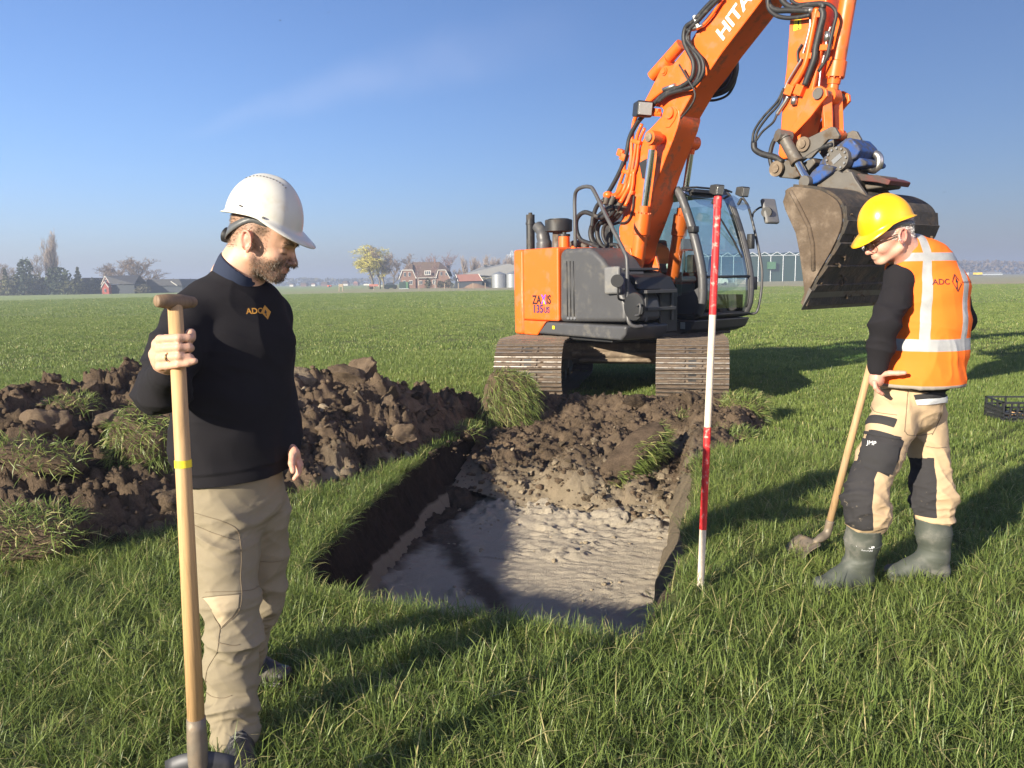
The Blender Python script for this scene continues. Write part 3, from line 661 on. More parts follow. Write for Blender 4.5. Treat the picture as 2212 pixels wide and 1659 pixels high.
MUD = (.12, .085, .055)
M['orange'] = simple('orange_paint', (.80, .125, .012), .38, 0, .07, 3, dirt=(.34, .13, .05), dirt_amt=.40, dscale=5.0, bmp=.03, bscale=200)
M['dgrey'] = simple('dark_grey_panel', (.060, .060, .064), .45, 0, .10, 5, dirt=(.088, .084, .078), dirt_amt=.4, dscale=6.0, bmp=.05, bscale=250)
M['midgrey'] = simple('mid_grey_plastic', (.125, .125, .128), .5, 0, .1, 6, dirt=(.19, .18, .16), dirt_amt=.4)
M['black'] = simple('black_paint', (.018, .018, .019), .5, 0, .2, 8, dirt=(.06, .05, .04), dirt_amt=.35)
M['rubber'] = simple('hose_rubber', (.017, .017, .018), .55, 0, .2, 30, dirt=(.07, .06, .05), dirt_amt=.35, dscale=14)
M['steel'] = simple('bare_steel', (.42, .41, .39), .35, .9, .1, 10)
M['chrome'] = simple('chrome_rod', (.75, .75, .76), .08, 1.0, .02, 10)
M['greysteel'] = simple('grey_cast_steel', (.115, .105, .093), .55, .3, .2, 9, dirt=(.10, .07, .045), dirt_amt=.55, dscale=6, bmp=.2, bscale=70)
M['trackplate'] = simple('muddy_track_plate', (.085, .062, .046), .7, .25, .35, 7, dirt=(.20, .15, .105), dirt_amt=.62, dscale=8, bmp=.5, bscale=45, space='Generated')
M['grouser'] = simple('worn_grouser_steel', (.36, .335, .30), .42, .8, .2, 20, dirt=(.16, .115, .08), dirt_amt=.5, dscale=9)
M['mudsteel'] = simple('mud_caked_steel', (.15, .11, .075), .85, 0, .3, 6, dirt=(.30, .24, .17), dirt_amt=.5, dscale=5, bmp=.5, bscale=30, bdist=.01)
M['blue'] = simple('blue_paint', (.010, .055, .22), .5, 0, .15, 6, dirt=(.05, .045, .04), dirt_amt=.8, dscale=8)
M['redpaint'] = simple('worn_red_paint', (.11, .022, .018), .6, .1, .2, 8, dirt=(.06, .05, .045), dirt_amt=.6)
M['bucketside'] = simple('muddy_bucket_side', (.085, .060, .040), .9, .0, .4, 7, dirt=(.17, .13, .095), dirt_amt=.5, dscale=3.4, bmp=1.0, bscale=26, bdist=.012)
M['bucketshell'] = simple('dirty_bucket_shell', (.034, .029, .024), .8, .1, .4, 7, dirt=(.085, .062, .042), dirt_amt=.6, dscale=5.5, bmp=1.0, bscale=24, bdist=.012)
M['white'] = simple('white_decal', (.82, .82, .80), .5, 0, .03)
M['textblack'] = simple('black_decal', (.012, .011, .016), .5, 0, .02)
M['navy'] = simple('navy_decal', (.05, .03, .10), .5, 0, .02); M['purple'] = simple('purple_decal', (.16, .06, .55), .5, 0, .05); M['yellow'] = simple('yellow_sticker', (.85, .60, .02), .5, 0, .04)
M['lens'] = simple('lamp_lens', (.34, .34, .33), .2, .3, .1, 30, bmp=.4, bscale=120)
M['seat'] = simple('seat_cloth', (.05, .05, .055), .9, 0, .2, 40); M['seatpale'] = simple('pale_seat_cover', (.42, .45, .42), .9, 0, .1); M['hivis_o'] = simple('orange_cloth', (.62, .15, .03), .9, 0, .1)
M['skin_far'] = simple('skin_far', (.45, .25, .18), .6, 0, .05)
def glass_mat(name, tint=(.70, .84, .82), base=.06):
    m, n, b = new_mat(name); n.nodes.remove(b); t = N(n, 'ShaderNodeBsdfTransparent', {'Color': c4(tint)}); g = N(n, 'ShaderNodeBsdfGlossy', {'Color': (1, 1, 1, 1), 'Roughness': .02})
    fr = N(n, 'ShaderNodeLayerWeight', {'Blend': .25}); f = mrange(n, fr.outputs['Facing'], 0, 1, base, .75, False); mx = N(n, 'ShaderNodeMixShader', {0: f}); n.links.new(t.outputs[0], mx.inputs[1]); n.links.new(g.outputs[0], mx.inputs[2])
    o = [x for x in n.nodes if x.type == 'OUTPUT_MATERIAL'][0]; n.links.new(mx.outputs[0], o.inputs[0]); return m
M['glass'] = glass_mat('cab_glass'); M['visor'] = glass_mat('clear_visor', (.78, .80, .80), .12)

EX = empty('excavator', tuple(EXC), -(math.pi / 2 - PHI), 'large orange and dark grey tracked excavator with wide ditching bucket raised', 'excavator')
def split_loose(o):
    me = o.data; n = len(me.vertices); p = np.arange(n)
    def f(a):
        while p[a] != a: p[a] = p[p[a]]; a = p[a]
        return a
    for e in me.edges: p[f(e.vertices[0])] = f(e.vertices[1])
    r = [f(i) for i in range(n)]; ids = sorted(set(r)); co = np.array([v.co[:] for v in me.vertices]); mats = list(me.materials); out = []
    for g in ids:
        idx = [i for i in range(n) if r[i] == g]; mp = {v: k for k, v in enumerate(idx)}; F = [[mp[v] for v in q.vertices] for q in me.polygons if q.vertices[0] in mp]; c = obj(o.name.split('.')[0], co[idx], F, mats[0], o.parent, smooth=me.polygons[0].use_smooth); out.append(c)
        for md in o.modifiers:
            if md.type == 'BEVEL': b = c.modifiers.new('b', 'BEVEL'); b.width = md.width; b.segments = 2; b.limit_method = 'ANGLE'
    bpy.data.objects.remove(o); return out
def P_(name, mat, fn, parent=None, **k):
    m = MB(); fn(m); return m.build(name, M[mat], parent or EX, **k)
def hose(name, pts, r, mat='rubber', parent=None, n=7, seg=8): return P_(name, mat, lambda m: m.tube(spline(pts, n), r, seg), parent, smooth=True)
def hz(zf, pts): return [loc(zf(p[0], p[1]), p[2]) for p in pts]

# ---- undercarriage: frame x = right across, y = along, z up -> excavator space
_Wl = Matrix.Rotation(math.pi / 2 - PHI, 4, 'Z')
MU = _Wl @ Matrix.Rotation(-UYAW, 4, 'Z')
def UP(name, mat, fn, parent=None, **k):
    m = MB(); fn(m); m.V = [tuple(MU @ Vector(v)) for v in m.V]; return m.build(name, M[mat], parent or EX, **k)
def shoe_mesh():
    wd, ln = .425, .082; m = MB(); m.box((-wd, -ln, -.012), (wd, ln, .012)); n0 = len(m.F)
    me_f = []
    for yy in (-.062, .0, .062): m.prism([(yy - .010, .012), (yy + .010, .012), (yy + .006, .036), (yy - .006, .036)], -wd, wd, 'x')
    for (bx, by) in ((-.10, -.03), (-.10, .03), (.10, -.03), (.10, .03)): m.cyl((bx, by, .010), (bx, by, .030), .017, seg=6)
    for by in (-.032, .032): m.box((-.045, by - .013, .0), (.045, by + .013, .0132))
    me = bpy.data.meshes.new('track_shoe'); me.from_pydata(m.V, [], m.F); me.materials.append(M['trackplate']); me.materials.append(M['grouser']); me.materials.append(M['black']); nh = len(m.F) - 12
    for i, p in enumerate(me.polygons): p.material_index = 1 if (n0 <= i < n0 + 18 and p.center.z > .03) else (2 if i >= nh else 0)
    bm = bmesh.new(); bm.from_mesh(me); bmesh.ops.recalc_face_normals(bm, faces=bm.faces[:]); bm.to_mesh(me); bm.free(); return me
SH = shoe_mesh(); rr_, hl = .375, 1.40
for sd in (-1, 1):
    Lp = 4 * hl + 2 * math.pi * rr_; nsh = 47
    for i in range(nsh):
        s = (i + .35) / nsh * Lp
        if s < 2 * hl: y, z, a = -hl + s, 2 * rr_, 0
        elif s < 2 * hl + math.pi * rr_: th = (s - 2 * hl) / rr_; y, z, a = hl + rr_ * math.sin(th), rr_ + rr_ * math.cos(th), -th
        elif s < 4 * hl + math.pi * rr_: y, z, a = hl - (s - 2 * hl - math.pi * rr_), 0, math.pi
        else: th = (s - 4 * hl - math.pi * rr_) / rr_; y, z, a = -hl - rr_ * math.sin(th), rr_ - rr_ * math.cos(th), math.pi - th
        if a == 0 and abs(y) < 1.2: z -= .02 * math.cos(y * 1.3)
        o = link('track_shoe', SH, EX); o.matrix_local = MU @ Matrix.Translation((sd * .995, y, z + .015)) @ Matrix.Rotation(a, 4, 'X')
    UP('track_frame', 'mudsteel', lambda m: m.prism([(-1.35, .18), (1.35, .18), (1.45, .36), (1.35, .58), (-1.35, .58), (-1.45, .36)], sd * .995 - .16, sd * .995 + .16, 'x'), bevel=.02)
    for e in (-1, 1):
        UP('idler_wheel' if e < 0 else 'drive_sprocket', 'greysteel', lambda m: (m.cyl((sd * .995 - .1, e * hl, rr_ + .015), (sd * .995 + .1, e * hl, rr_ + .015), .33, seg=28), m.cyl((sd * .995 - .17, e * hl, rr_ + .015), (sd * .995 + .17, e * hl, rr_ + .015), .13, seg=20)), auto=40)
    for yy in (-.9, -.45, 0, .45, .9): UP('track_roller', 'greysteel', lambda m: m.cyl((sd * .995 - .15, yy, .135), (sd * .995 + .15, yy, .135), .10, seg=16), auto=40)
UP('carbody', 'mudsteel', lambda m: (m.prism([(-.62, .40), (.62, .40), (.80, .52), (.80, .58), (.55, .63), (-.55, .63), (-.80, .58), (-.80, .52)], -.60, .60, 'x'), m.box((-.90, -.75, .46), (.90, -.45, .70)), m.box((-.90, .45, .46), (.90, .75, .70)), m.prism([(-.50, .44), (.50, .44), (.46, .50), (-.46, .50)], -.86, -.72, 'y')), bevel=.03)
P_('slew_ring', 'black', lambda m: (m.cyl((0, 0, .58), (0, 0, .78), .62, seg=48), m.cyl((0, 0, .72), (0, 0, .79), .69, seg=48)), auto=40)

# ---- upper structure
def plan(xa, xb, inset=0.0, ysgn=(-1, 1)):
    """outline of the house between two X values: rear arc + straight sides"""
    Rr, Yw = 1.49 - inset, 1.24 - inset; pts = []
    for s in (-1, 1):
        xs = np.linspace(xb, xa, 26) if s < 0 else np.linspace(xa, xb, 26)
        for x in xs: pts.append((x, s * min(Yw, math.sqrt(max(0, Rr * Rr - min(0, x) ** 2)) if x < 0 else Yw)))
    return pts
def slabz(m, poly, z0, z1): m.prism(poly, z0, z1, 'z')
P_('revolving_frame', 'black', lambda m: slabz(m, plan(-1.40, 1.05, .10), .76, .97), bevel=.01)
P_('counterweight', 'orange', lambda m: slabz(m, plan(-1.488, -.64), .79, 1.965), bevel=.055)
P_('side_skirt', 'dgrey', lambda m: (m.prism([(-.12, .985), (-.32, .815), (1.30, .80), (1.38, .88), (1.40, .985)], -1.243, -.5)), bevel=.035)
P_('engine_door', 'orange', lambda m: (m.prism([(-.635, .995), (-.635, 1.965), (.13, 1.965), (.13, .995)], -1.238, -.25)), bevel=.03)
P_('engine_door', 'orange', lambda m: (m.prism([(-.635, .79), (-.635, .99), (-.135, .99), (-.335, .79)], -1.238, -.5)), bevel=.02)
gp = prof(z6, [(392, 1046), (392, 540), (425, 514), (590, 508), (640, 530), (700, 590), (760, 690), (815, 790), (860, 880), (872, 960), (872, 1050)], -1.20)
P_('side_panel', 'dgrey', lambda m: m.prism(gp, -1.246, -.62), bevel=.06)
for i in range(3):
    xx = 428 + i * 24
    P_('vent_groove', 'black', lambda m: m.tube([loc(z6(xx, 605), -1.246), loc(z6(xx + 6, 1005), -1.246)], .010, 6), smooth=True)
    P_('panel_bolt', 'steel', lambda m: m.cyl(loc(z6(xx + 8, 1020), -1.240), loc(z6(xx + 8, 1020), -1.255), .016, seg=10))
P_('engine_hood', 'dgrey', lambda m: (m.box((-1.2, -.62, 1.60), (.12, .9, 1.93)), m.box((-.1, -.6, .9), (.9, .15, 1.45)), m.box((-.6, .2, 1.0), (-.3, 1.2, 1.9))), bevel=.03)
P_('hood_top', 'orange', lambda m: m.box((-1.15, -.60, 1.931), (.0, .9, 1.975)), bevel=.02)
# exhaust, pre-cleaner, caps
def zc(z, x0, y0, x1, y1, Y): return loc(z(x0, y0), Y), loc(z(x1, y1), Y)
a, b = zc(z6, 165, 525, 163, 268, -.35); P_('exhaust_stack', 'black', lambda m: (m.cyl(a, b, .066), m.cyl(b, b + [0, 0, .03], .03), m.cyl(a + (b - a) * .72, a + (b - a) * .78, .075)), auto=40)
a, b = loc(z6(262, 520), -.5), loc(z6(262, 470), -.5); c_ = loc(z6(215, 350), -.5); P_('exhaust_elbow', 'dgrey', lambda m: m.tube(spline([a, b, (b + c_) / 2 + [.03, 0, .02], c_], 5), [.115] * 6 + [.10] * 4 + [.085] * 6, 18), auto=50)
a, b = loc(z6(368, 388), -.45), loc(z6(368, 305), -.45); s_ = loc(z6(358, 515), -.45)
P_('air_precleaner', 'black', lambda m: (m.tube([a + [0, 0, -.012], a, b - [0, 0, .01], b], [.17, .198, .20, .19], 28), m.cyl(b, b + [0, 0, .012], .15, seg=28)), auto=40); P_('precleaner_stem', 'greysteel', lambda m: m.cyl(s_, a + [-.02, 0, 0], .075, seg=18), auto=40)
a, b = zc(z6, 409, 515, 409, 425, -.62); P_('filler_pipe', 'orange', lambda m: m.cyl(a, b, .078, seg=22), auto=40); P_('filler_cap', 'black', lambda m: (m.cyl(b, b + [0, 0, .03], .085, seg=22), m.cyl(b, b + [0, 0, .055], .03)), auto=40)
hose('corrugated_hose', hz(z6, [(440, 500, -.35), (480, 478, -.35), (540, 485, -.3), (570, 510, -.3)]), .05, 'greysteel', n=6)
# front right tool box, step, pump cover
P_('tool_box', 'black', lambda m: (m.box((.92, -.62, .86), (1.36, -.30, 1.42)), m.prism([(.80, 1.40), (1.36, 1.40), (1.26, 1.56), (1.0, 1.64), (.80, 1.64)], -.98, -.32)), bevel=.025)
P_('step_plate', 'dgrey', lambda m: (m.box((.82, -1.0, 1.642), (1.12, -.40, 1.672)), m.box((1.22, -.95, 1.36), (1.45, -.42, 1.40)), m.box((1.34, -.9, 1.15), (1.42, -.4, 1.19)), m.box((1.34, -.9, 1.02), (1.38, -.86, 1.38)), m.box((1.34, -.44, 1.02), (1.38, -.40, 1.38))), bevel=.006)
P_('valve_cover', 'black', lambda m: (m.box((.20, -.61, 1.44), (.70, -.28, 1.74)), m.box((.70, -.61, 1.44), (.90, -.34, 1.62))), bevel=.012)
P_('bumper_lip', 'dgrey', lambda m: m.tube(spline(hz(z6, [(905, 1075, -1.1), (960, 1085, -1.0), (1030, 1070, -.8), (1090, 1058, -.6), (1130, 1060, -.5)]), 5), .022, 8), smooth=True)
hr = hz(z6, [(490, 505, -1.02), (486, 300, -1.02), (485, 150, -1.02), (500, 92, -1.04), (545, 67, -1.06), (592, 66, -1.08), (622, 92, -1.09), (700, 250, -1.12), (780, 410, -1.16), (840, 528, -1.18), (864, 600, -1.19), (867, 800, -1.2), (868, 990, -1.2), (884, 1056, -1.2), (925, 1080, -1.15), (985, 1076, -1.05)])
P_('handrail', 'dgrey', lambda m: m.tube(spline(hr, 5), .024, 10), smooth=True)
P_('rail_foot', 'orange', lambda m: m.cyl(loc(z6(480, 508), -1.02) - [0, 0, .02], loc(z6(480, 496), -1.02), .05, .03), auto=40)
# right mirror and round lamp
c0 = loc(z6(762, 745), -1.28)
def rbox(m, c, w_, h_, d_, tilt=0, yaw=0):
    Mx = Matrix.Translation(Vector(c)) @ Matrix.Rotation(yaw, 4, 'Z') @ Matrix.Rotation(tilt, 4, 'Y'); m.box((-w_ / 2, -d_ / 2, -h_ / 2), (w_ / 2, d_ / 2, h_ / 2), Mx)
P_('side_mirror', 'midgrey', lambda m: rbox(m, c0, .23, .33, .07, -.02, R_(10)), bevel=.03)
P_('mirror_bracket', 'black', lambda m: (m.cyl(loc(z6(793, 748), -1.33), loc(z6(793, 748), -1.40), .075), m.tube(spline(hz(z6, [(800, 750, -1.38), (800, 860, -1.36), (815, 885, -1.3), (860, 890, -1.22)]), 5), .013, 8)), auto=40)
c1 = loc(z6(928, 935), -1.25); P_('round_mirror', 'black', lambda m: m.tube([c1 + [0, .05, 0], c1 + [0, -.01, 0], c1 + [0, -.035, 0], c1 + [0, -.045, 0]], [.10, .165, .16, .06], 28), auto=30)
P_('mirror_bracket', 'dgrey', lambda m: m.tube(spline(hz(z6, [(868, 1000, -1.2), (940, 998, -1.3), (958, 980, -1.34), (960, 920, -1.34), (940, 930, -1.31)]), 4), .013, 8), smooth=True)

# ---- cab
CP = [(.87, 2.70), (.955, 2.60), (1.10, 2.29), (1.22, 1.97), (1.30, 1.70), (1.335, 1.50), (1.335, 1.22), (1.27, 1.05)]
Y0, Y1 = .22, 1.20; cps = [tuple(p) for p in spline([(x, 0, z) for x, z in CP], 4)]
for yy in (Y0, Y1):
    P_('front_pillar', 'dgrey', lambda m: m.tube([(p[0] - .03, yy, p[2]) for p in cps], .058, 10), smooth=True)
    P_('rear_pillar', 'black', lambda m: m.box((-.52, yy - .04, 1.03), (-.40, yy + .04, 2.68)), bevel=.015)
    P_('roof_rail', 'black', lambda m: m.tube([(-.50, yy, 2.68), (-.3, yy, 2.715), (.6, yy, 2.715), (.87, yy, 2.68)], .05, 10), smooth=True)
P_('cab_roof', 'black', lambda m: m.prism([(-.52, 2.66), (-.50, 2.72), (-.2, 2.765), (.6, 2.765), (.90, 2.71), (.98, 2.62), (.9, 2.62), (.8, 2.66)], Y0 - .01, Y1 + .01), bevel=.02)
P_('cab_base', 'black', lambda m: m.prism([(-.55, .99), (1.18, .99), (1.30, 1.02), (1.315, 1.06), (-.55, 1.06)], Y0 - .04, Y1 + .03), bevel=.02)
P_('under_cab_plate', 'dgrey', lambda m: m.prism([(-.55, .80), (1.05, .80), (1.22, .86), (1.29, .985), (-.55, .985)], Y0 - .12, Y1 + .05), bevel=.02)
P_('cab_side_panel', 'dgrey', lambda m: m.prism([(-.5, 1.06), (1.25, 1.06), (1.31, 1.22), (1.30, 1.44), (1.1, 1.34), (.8, 1.28), (.4, 1.36), (-.5, 1.40)], Y0 - .012, Y0 + .02), bevel=.006)
P_('cab_rear_panel', 'black', lambda m: (m.box((-.53, Y0, 1.03), (-.49, Y1, 1.75)), m.box((-.5, Y1 - .03, 1.03), (1.2, Y1, 1.30)), m.box((-.53, Y0, 2.35), (-.49, Y1, 2.7))), bevel=.006)
# glazing
def sheet(prof_pts, ya, yb, off):
    V = [(p[0] + off, y, p[2]) for y in (ya, yb) for p in prof_pts]; n_ = len(prof_pts); return V, [(i, i + 1, i + 1 + n_, i + n_) for i in range(n_ - 1)]
gpts = [p for p in cps if 1.10 < p[2] < 2.62]
m = MB(); m.add(*sheet(gpts, Y0 + .03, Y1 - .03, -.012)); ws = m.build('windscreen', M['glass'], EX, smooth=True)
P_('windscreen_bar', 'black', lambda m: m.tube([(1.325, Y0 + .04, 1.545), (1.325, Y1 - .04, 1.545)], .018, 8), ws, smooth=True)
P_('windscreen_seal', 'black', lambda m: [m.tube([(p[0] - .012, yy, p[2]) for p in gpts], .016, 6) for yy in (Y0 + .05, Y1 - .05)], ws, smooth=True)
sg = [(-.38, 1.42)] + [(p[0] - .10, p[2]) for p in cps if 1.40 < p[2] < 2.60][::-1] + [(-.38, 2.6)]
sg = [(.30, 1.40), (.8, 1.31), (1.08, 1.38)] + [(p[0] - .12, p[2]) for p in cps if 1.45 < p[2] < 2.58][::-1] + [(-.36, 2.58), (-.36, 1.44)]
m = MB(); m.add([(x, Y0 + .005, z) for x, z in sg], [tuple(range(len(sg)))]); m.build('side_window', M['glass'], EX)
m = MB(); m.add([(x, Y1 - .005, z) for x, z in sg], [tuple(range(len(sg)))]); m.build('side_window', M['glass'], EX)
m = MB(); m.add([(-.51, Y0 + .03, 1.76), (-.51, Y1 - .03, 1.76), (-.51, Y1 - .03, 2.34), (-.51, Y0 + .03, 2.34)], [(0, 1, 2, 3)]); m.build('rear_window', M['glass'], EX)
P_('window_guard', 'black', lambda m: ([m.tube([(-.3 + .085 * i, Y0 - .03, 1.42), (-.3 + .085 * i, Y0 - .03, 1.80)], .006, 5) for i in range(7)], [m.tube([(-.32, Y0 - .03, 1.45 + .085 * i), (.26, Y0 - .03, 1.45 + .085 * i)], .006, 5) for i in range(5)]))
# inside the cab
st = P_('operator_seat', 'seat', lambda m: (m.box((.0, .50, 1.30), (.55, .98, 1.48)), m.prism([(-.08, 1.42), (.10, 1.42), (.0, 2.10), (-.16, 2.10)], .50, .98), m.box((.05, .56, 1.06), (.45, .92, 1.30))), bevel=.04)
P_('headrest', 'seat', lambda m: m.prism([(-.17, 2.12), (-.03, 2.12), (-.05, 2.38), (-.18, 2.38)], .60, .88), st, bevel=.03)
P_('seat_cover', 'seatpale', lambda m: (m.box((.10, .49, 1.482), (.56, .99, 1.56)), m.box((.3, .42, 1.5), (.62, .50, 1.74))), st, bevel=.03)
P_('jacket', 'hivis_o', lambda m: m.prism([(.02, 1.58), (.28, 1.60), (.22, 1.98), (.03, 2.06)], .47, .80), st, bevel=.05)
P_('control_console', 'black', lambda m: (m.box((.25, .32, 1.06), (.75, .46, 1.62)), m.box((.25, 1.02, 1.06), (.75, 1.14, 1.62)), m.cyl((.7, .38, 1.6), (.72, .38, 1.84), .02), m.cyl((.7, 1.08, 1.6), (.72, 1.08, 1.84), .02), m.box((1.0, .26, 1.60), (1.1, .38, 1.84))), bevel=.015)
P_('monitor', 'black', lambda m: (m.box((.85, .30, 1.90), (.90, .52, 2.06)), m.cyl((.9, .33, 1.6), (.87, .36, 1.92), .012)), bevel=.01)
P_('travel_lever', 'black', lambda m: [(m.tube(spline([(1.0, y_, 1.08), (1.02, y_, 1.35), (.92, y_, 1.60)], 4), .014, 8), m.box((1.0, y_ - .07, 1.08), (1.2, y_ + .07, 1.12), Matrix.Translation((0, 0, .0)))) for y_ in (.58, .78)])
P_('cab_floor', 'black', lambda m: m.box((-.5, Y0, 1.04), (1.26, Y1, 1.075)))
# roof lamps, visor, wiper, mirror rail
for q, Yl in (((920, 80), .30), ((1200, 100), .98)):
    lp = loc(zA(*q), Yl); lp = lp + np.array([.05, 0, 0]); hd = P_('roof_lamp', 'black', lambda m: (m.prism([(-.07, -.05), (.02, -.068), (.045, -.065), (.045, .065), (.02, .068), (-.07, .05)], -.076, .076, M=Matrix.Translation(Vector(lp)) @ Matrix.Rotation(R_(12), 4, 'Y')), m.cyl(lp + [-.02, 0, -.08], lp + [-.08, 0, -.17], .02)), bevel=.012)
    P_('lamp_lens', 'lens', lambda m: m.box((.043, -.064, -.053), (.050, .064, .053), Matrix.Translation(Vector(lp)) @ Matrix.Rotation(R_(12), 4, 'Y')), hd, bevel=.004)
P_('roof_bar', 'black', lambda m: (m.tube([(.95, Y0 - .02, 2.71), (1.03, .4, 2.72), (1.03, 1.0, 2.72), (.95, Y1 + .02, 2.71)], .014, 8), m.box((.9, .35, 2.66), (1.02, .95, 2.70))))
for ya, yb in ((Y0 - .04, Y0 + .42), (Y1 - .38, Y1 + .04)):
    P_('rain_visor', 'visor', lambda m: m.add([(.98, ya, 2.66), (.98, yb, 2.66), (1.27, yb, 2.47), (1.30, (ya + yb) / 2, 2.42), (1.27, ya, 2.47), (.99, ya, 2.655), (.99, yb, 2.655)], [(0, 1, 2, 3, 4)]))
P_('wiper', 'black', lambda m: (m.tube([(1.26, 1.08, 1.80), (1.20, .95, 2.05), (1.14, .80, 2.28)], .012, 6), m.tube([(1.235, .98, 1.98), (1.17, .76, 2.28), (1.14, .68, 2.40)], .010, 6)))
split_loose(P_('pillar_clamp', 'black', lambda m: (m.box((1.12, Y0 - .09, 2.12), (1.22, Y0 + .02, 2.20)), m.box((1.22, Y1 + .02, 1.92), (1.30, Y1 + .10, 2.12)), m.box((1.28, Y1 + .0, 1.36), (1.36, Y1 + .1, 1.54))), bevel=.008))
rl = hz(zA, [(1225, 160, 1.22), (1265, 215, 1.28), (1300, 290, 1.34), (1370, 570, 1.38), (1425, 850, 1.40), (1440, 1000, 1.40), (1430, 1180, 1.40), (1405, 1330, 1.38), (1380, 1405, 1.36), (1330, 1425, 1.30), (1225, 1420, 1.20)])
P_('guard_rail', 'dgrey', lambda m: m.tube(spline(rl, 5), .018, 9), smooth=True)
c2 = loc(zA(1525, 310), 1.55); P_('side_mirror', 'midgrey', lambda m: rbox(m, c2, .07, .36, .25, R_(-16), R_(-8)), bevel=.03)
P_('mirror_bracket', 'black', lambda m: (m.cyl(loc(zA(1485, 320), 1.44), loc(zA(1500, 320), 1.54), .07), m.tube(spline(hz(zA, [(1335, 375, 1.38), (1350, 320, 1.40), (1430, 265, 1.46), (1480, 310, 1.48)]), 4), .014, 7)), auto=40)
P_('tow_label', 'seatpale', lambda m: (m.box((.92, Y0 - .126, .87), (1.00, Y0 - .1225, .96)), m.box((1.03, Y0 - .126, .87), (1.13, Y0 - .1225, .96))))

# ---- boom
bw = .20
def plate(name, pts_xz, ya, yb, mat='orange', bev=.018, parent=None): return P_(name, mat, lambda m: m.prism(pts_xz, ya, yb), parent, bevel=bev)
foot = loc(zB(660, 900), 0)
lb = prof(zC, [(560, 440), (590, 355), (655, 310), (720, 322), (758, 370), (762, 450), (735, 560), (690, 690), (612, 880), (545, 1060), (470, 1290)], -bw)
lb += prof(zB, [(880, 330), (800, 560), (735, 730), (700, 880), (650, 930), (600, 900), (575, 760), (560, 600), (610, 400), (680, 200)], -bw)
lb += prof(zC, [(250, 1100), (300, 860), (345, 720), (430, 580)], -bw)
LB = plate('lower_boom', lb, -bw, bw)
ub = prof(z7, [(425, 755), (480, 650), (556, 497), (585, 472), (612, 475), (640, 470), (740, 345), (835, 190), (990, 0), (1130, -190), (1300, -380), (1420, -470), (1520, -480), (1560, -400), (1500, -290), (1400, -150), (1290, 0), (1215, 100), (1000, 380), (905, 520), (800, 655), (735, 770), (690, 850), (640, 870), (600, 840), (560, 780)], -bw + .012)
UB = plate('upper_boom', ub, -bw + .012, bw - .012)
kn = loc(zC(660, 400), -bw); P_('boom_pin', 'orange', lambda m: (m.cyl(kn + [0, -.02, 0], kn + [0, 2 * bw + .02, 0], .055, seg=22), m.cyl(kn + [0, -.004, 0], kn + [0, -.03, 0], .075, .07, seg=24)), LB, auto=40)
kp = prof(zC, [(610, 560), (650, 555), (705, 480), (735, 400), (715, 345), (680, 330), (700, 400), (690, 470)], -bw - .012); plate('boom_web', kp, -bw - .012, -bw + .004, parent=LB, bev=.004)
p1 = loc(z7(583, 518), -bw + .012); P_('boom_pin', 'orange', lambda m: (m.cyl(p1 + [0, -.015, 0], p1 + [0, .40, 0], .05, seg=20), m.cyl(p1 + [0, -.03, 0], p1, .03, .045, seg=18)), UB, auto=40)
# adjust cylinder behind the boom
pa, pb = loc(z7(560, 505), 0), loc(z7(745, 320), 0); pd = (pb - pa) / np.linalg.norm(pb - pa)
P_('adjust_cylinder', 'orange', lambda m: (m.cyl(pa - pd * .12 + [-.05, 0, .0], pb + [-.09, 0, .02], .075, seg=22), m.cyl(loc(z7(600, 470), 0) + [-.04, 0, 0], loc(z7(640, 430), 0) + [-.04, 0, 0], .09, seg=22)), auto=40)
# boom lift cylinders
for Yc, sgn in ((-.36, -1), (.36, 1)):
    pin = loc(zC(480, 672), -.36); pin[1] = Yc; base = np.array([.60, Yc, 1.20]); tp = loc(zC(402, 1500), -.36); tp[1] = Yc; ax = (base - pin) / np.linalg.norm(base - pin)
    top = pin + ax * np.linalg.norm(tp - pin)
    cyb = P_('lift_cylinder', 'orange', lambda m: (m.tube([top - ax * .10, top, top, top + ax * .26, top + ax * .27, base], [.072, .072, .105, .105, .088, .088], 26), m.cyl(base + [0, -.09, 0], base + [0, .09, 0], .11, seg=22)), auto=35)
    P_('piston_rod', 'chrome', lambda m: m.cyl(pin, top, .046, seg=24), cyb, auto=40)
    P_('rod_eye', 'orange', lambda m: (m.cyl(pin + [0, .075 if sgn < 0 else -.075, 0], pin + [0, -.075 if sgn < 0 else .075, 0], .088, seg=26), m.cyl(pin, pin + ax * .14, .06, .05, seg=18)), cyb, auto=40)
    P_('pin_cap', 'mudsteel', lambda m: m.cyl(pin + [0, sgn * .07, 0], pin + [0, sgn * .10, 0], .055, seg=20), cyb, auto=40)
    for i in range(10):
        a_ = 2 * math.pi * i / 10; u_ = np.array([math.cos(a_) * ax[2], math.sin(a_), -math.cos(a_) * ax[0]]); q_ = top + u_ * .088
        P_('flange_bolt', 'orange', lambda m: m.cyl(q_ - ax * .018, q_ + ax * .005, .012, seg=6), cyb)
P_('boom_cross_pin', 'orange', lambda m: m.cyl(loc(zC(480, 672), -.36) + [0, 0, 0], loc(zC(480, 672), -.36) + [0, .72, 0], .058, seg=20), auto=40)
P_('cylinder_bracket', 'orange', lambda m: (m.box((.45, -.50, 1.05), (.75, .50, 1.16)), m.prism([(.15, 1.1), (.75, 1.1), (.68, 1.34), (.45, 1.95), (.22, 1.95)], -.245, -.205), m.prism([(.15, 1.1), (.75, 1.1), (.68, 1.34), (.45, 1.95), (.22, 1.95)], .205, .245)), bevel=.012)
P_('pipe_clamp', 'orange', lambda m: m.tube([loc(z6(985, 758), -.42), loc(z6(1205, 752), .30)], .028, 6))
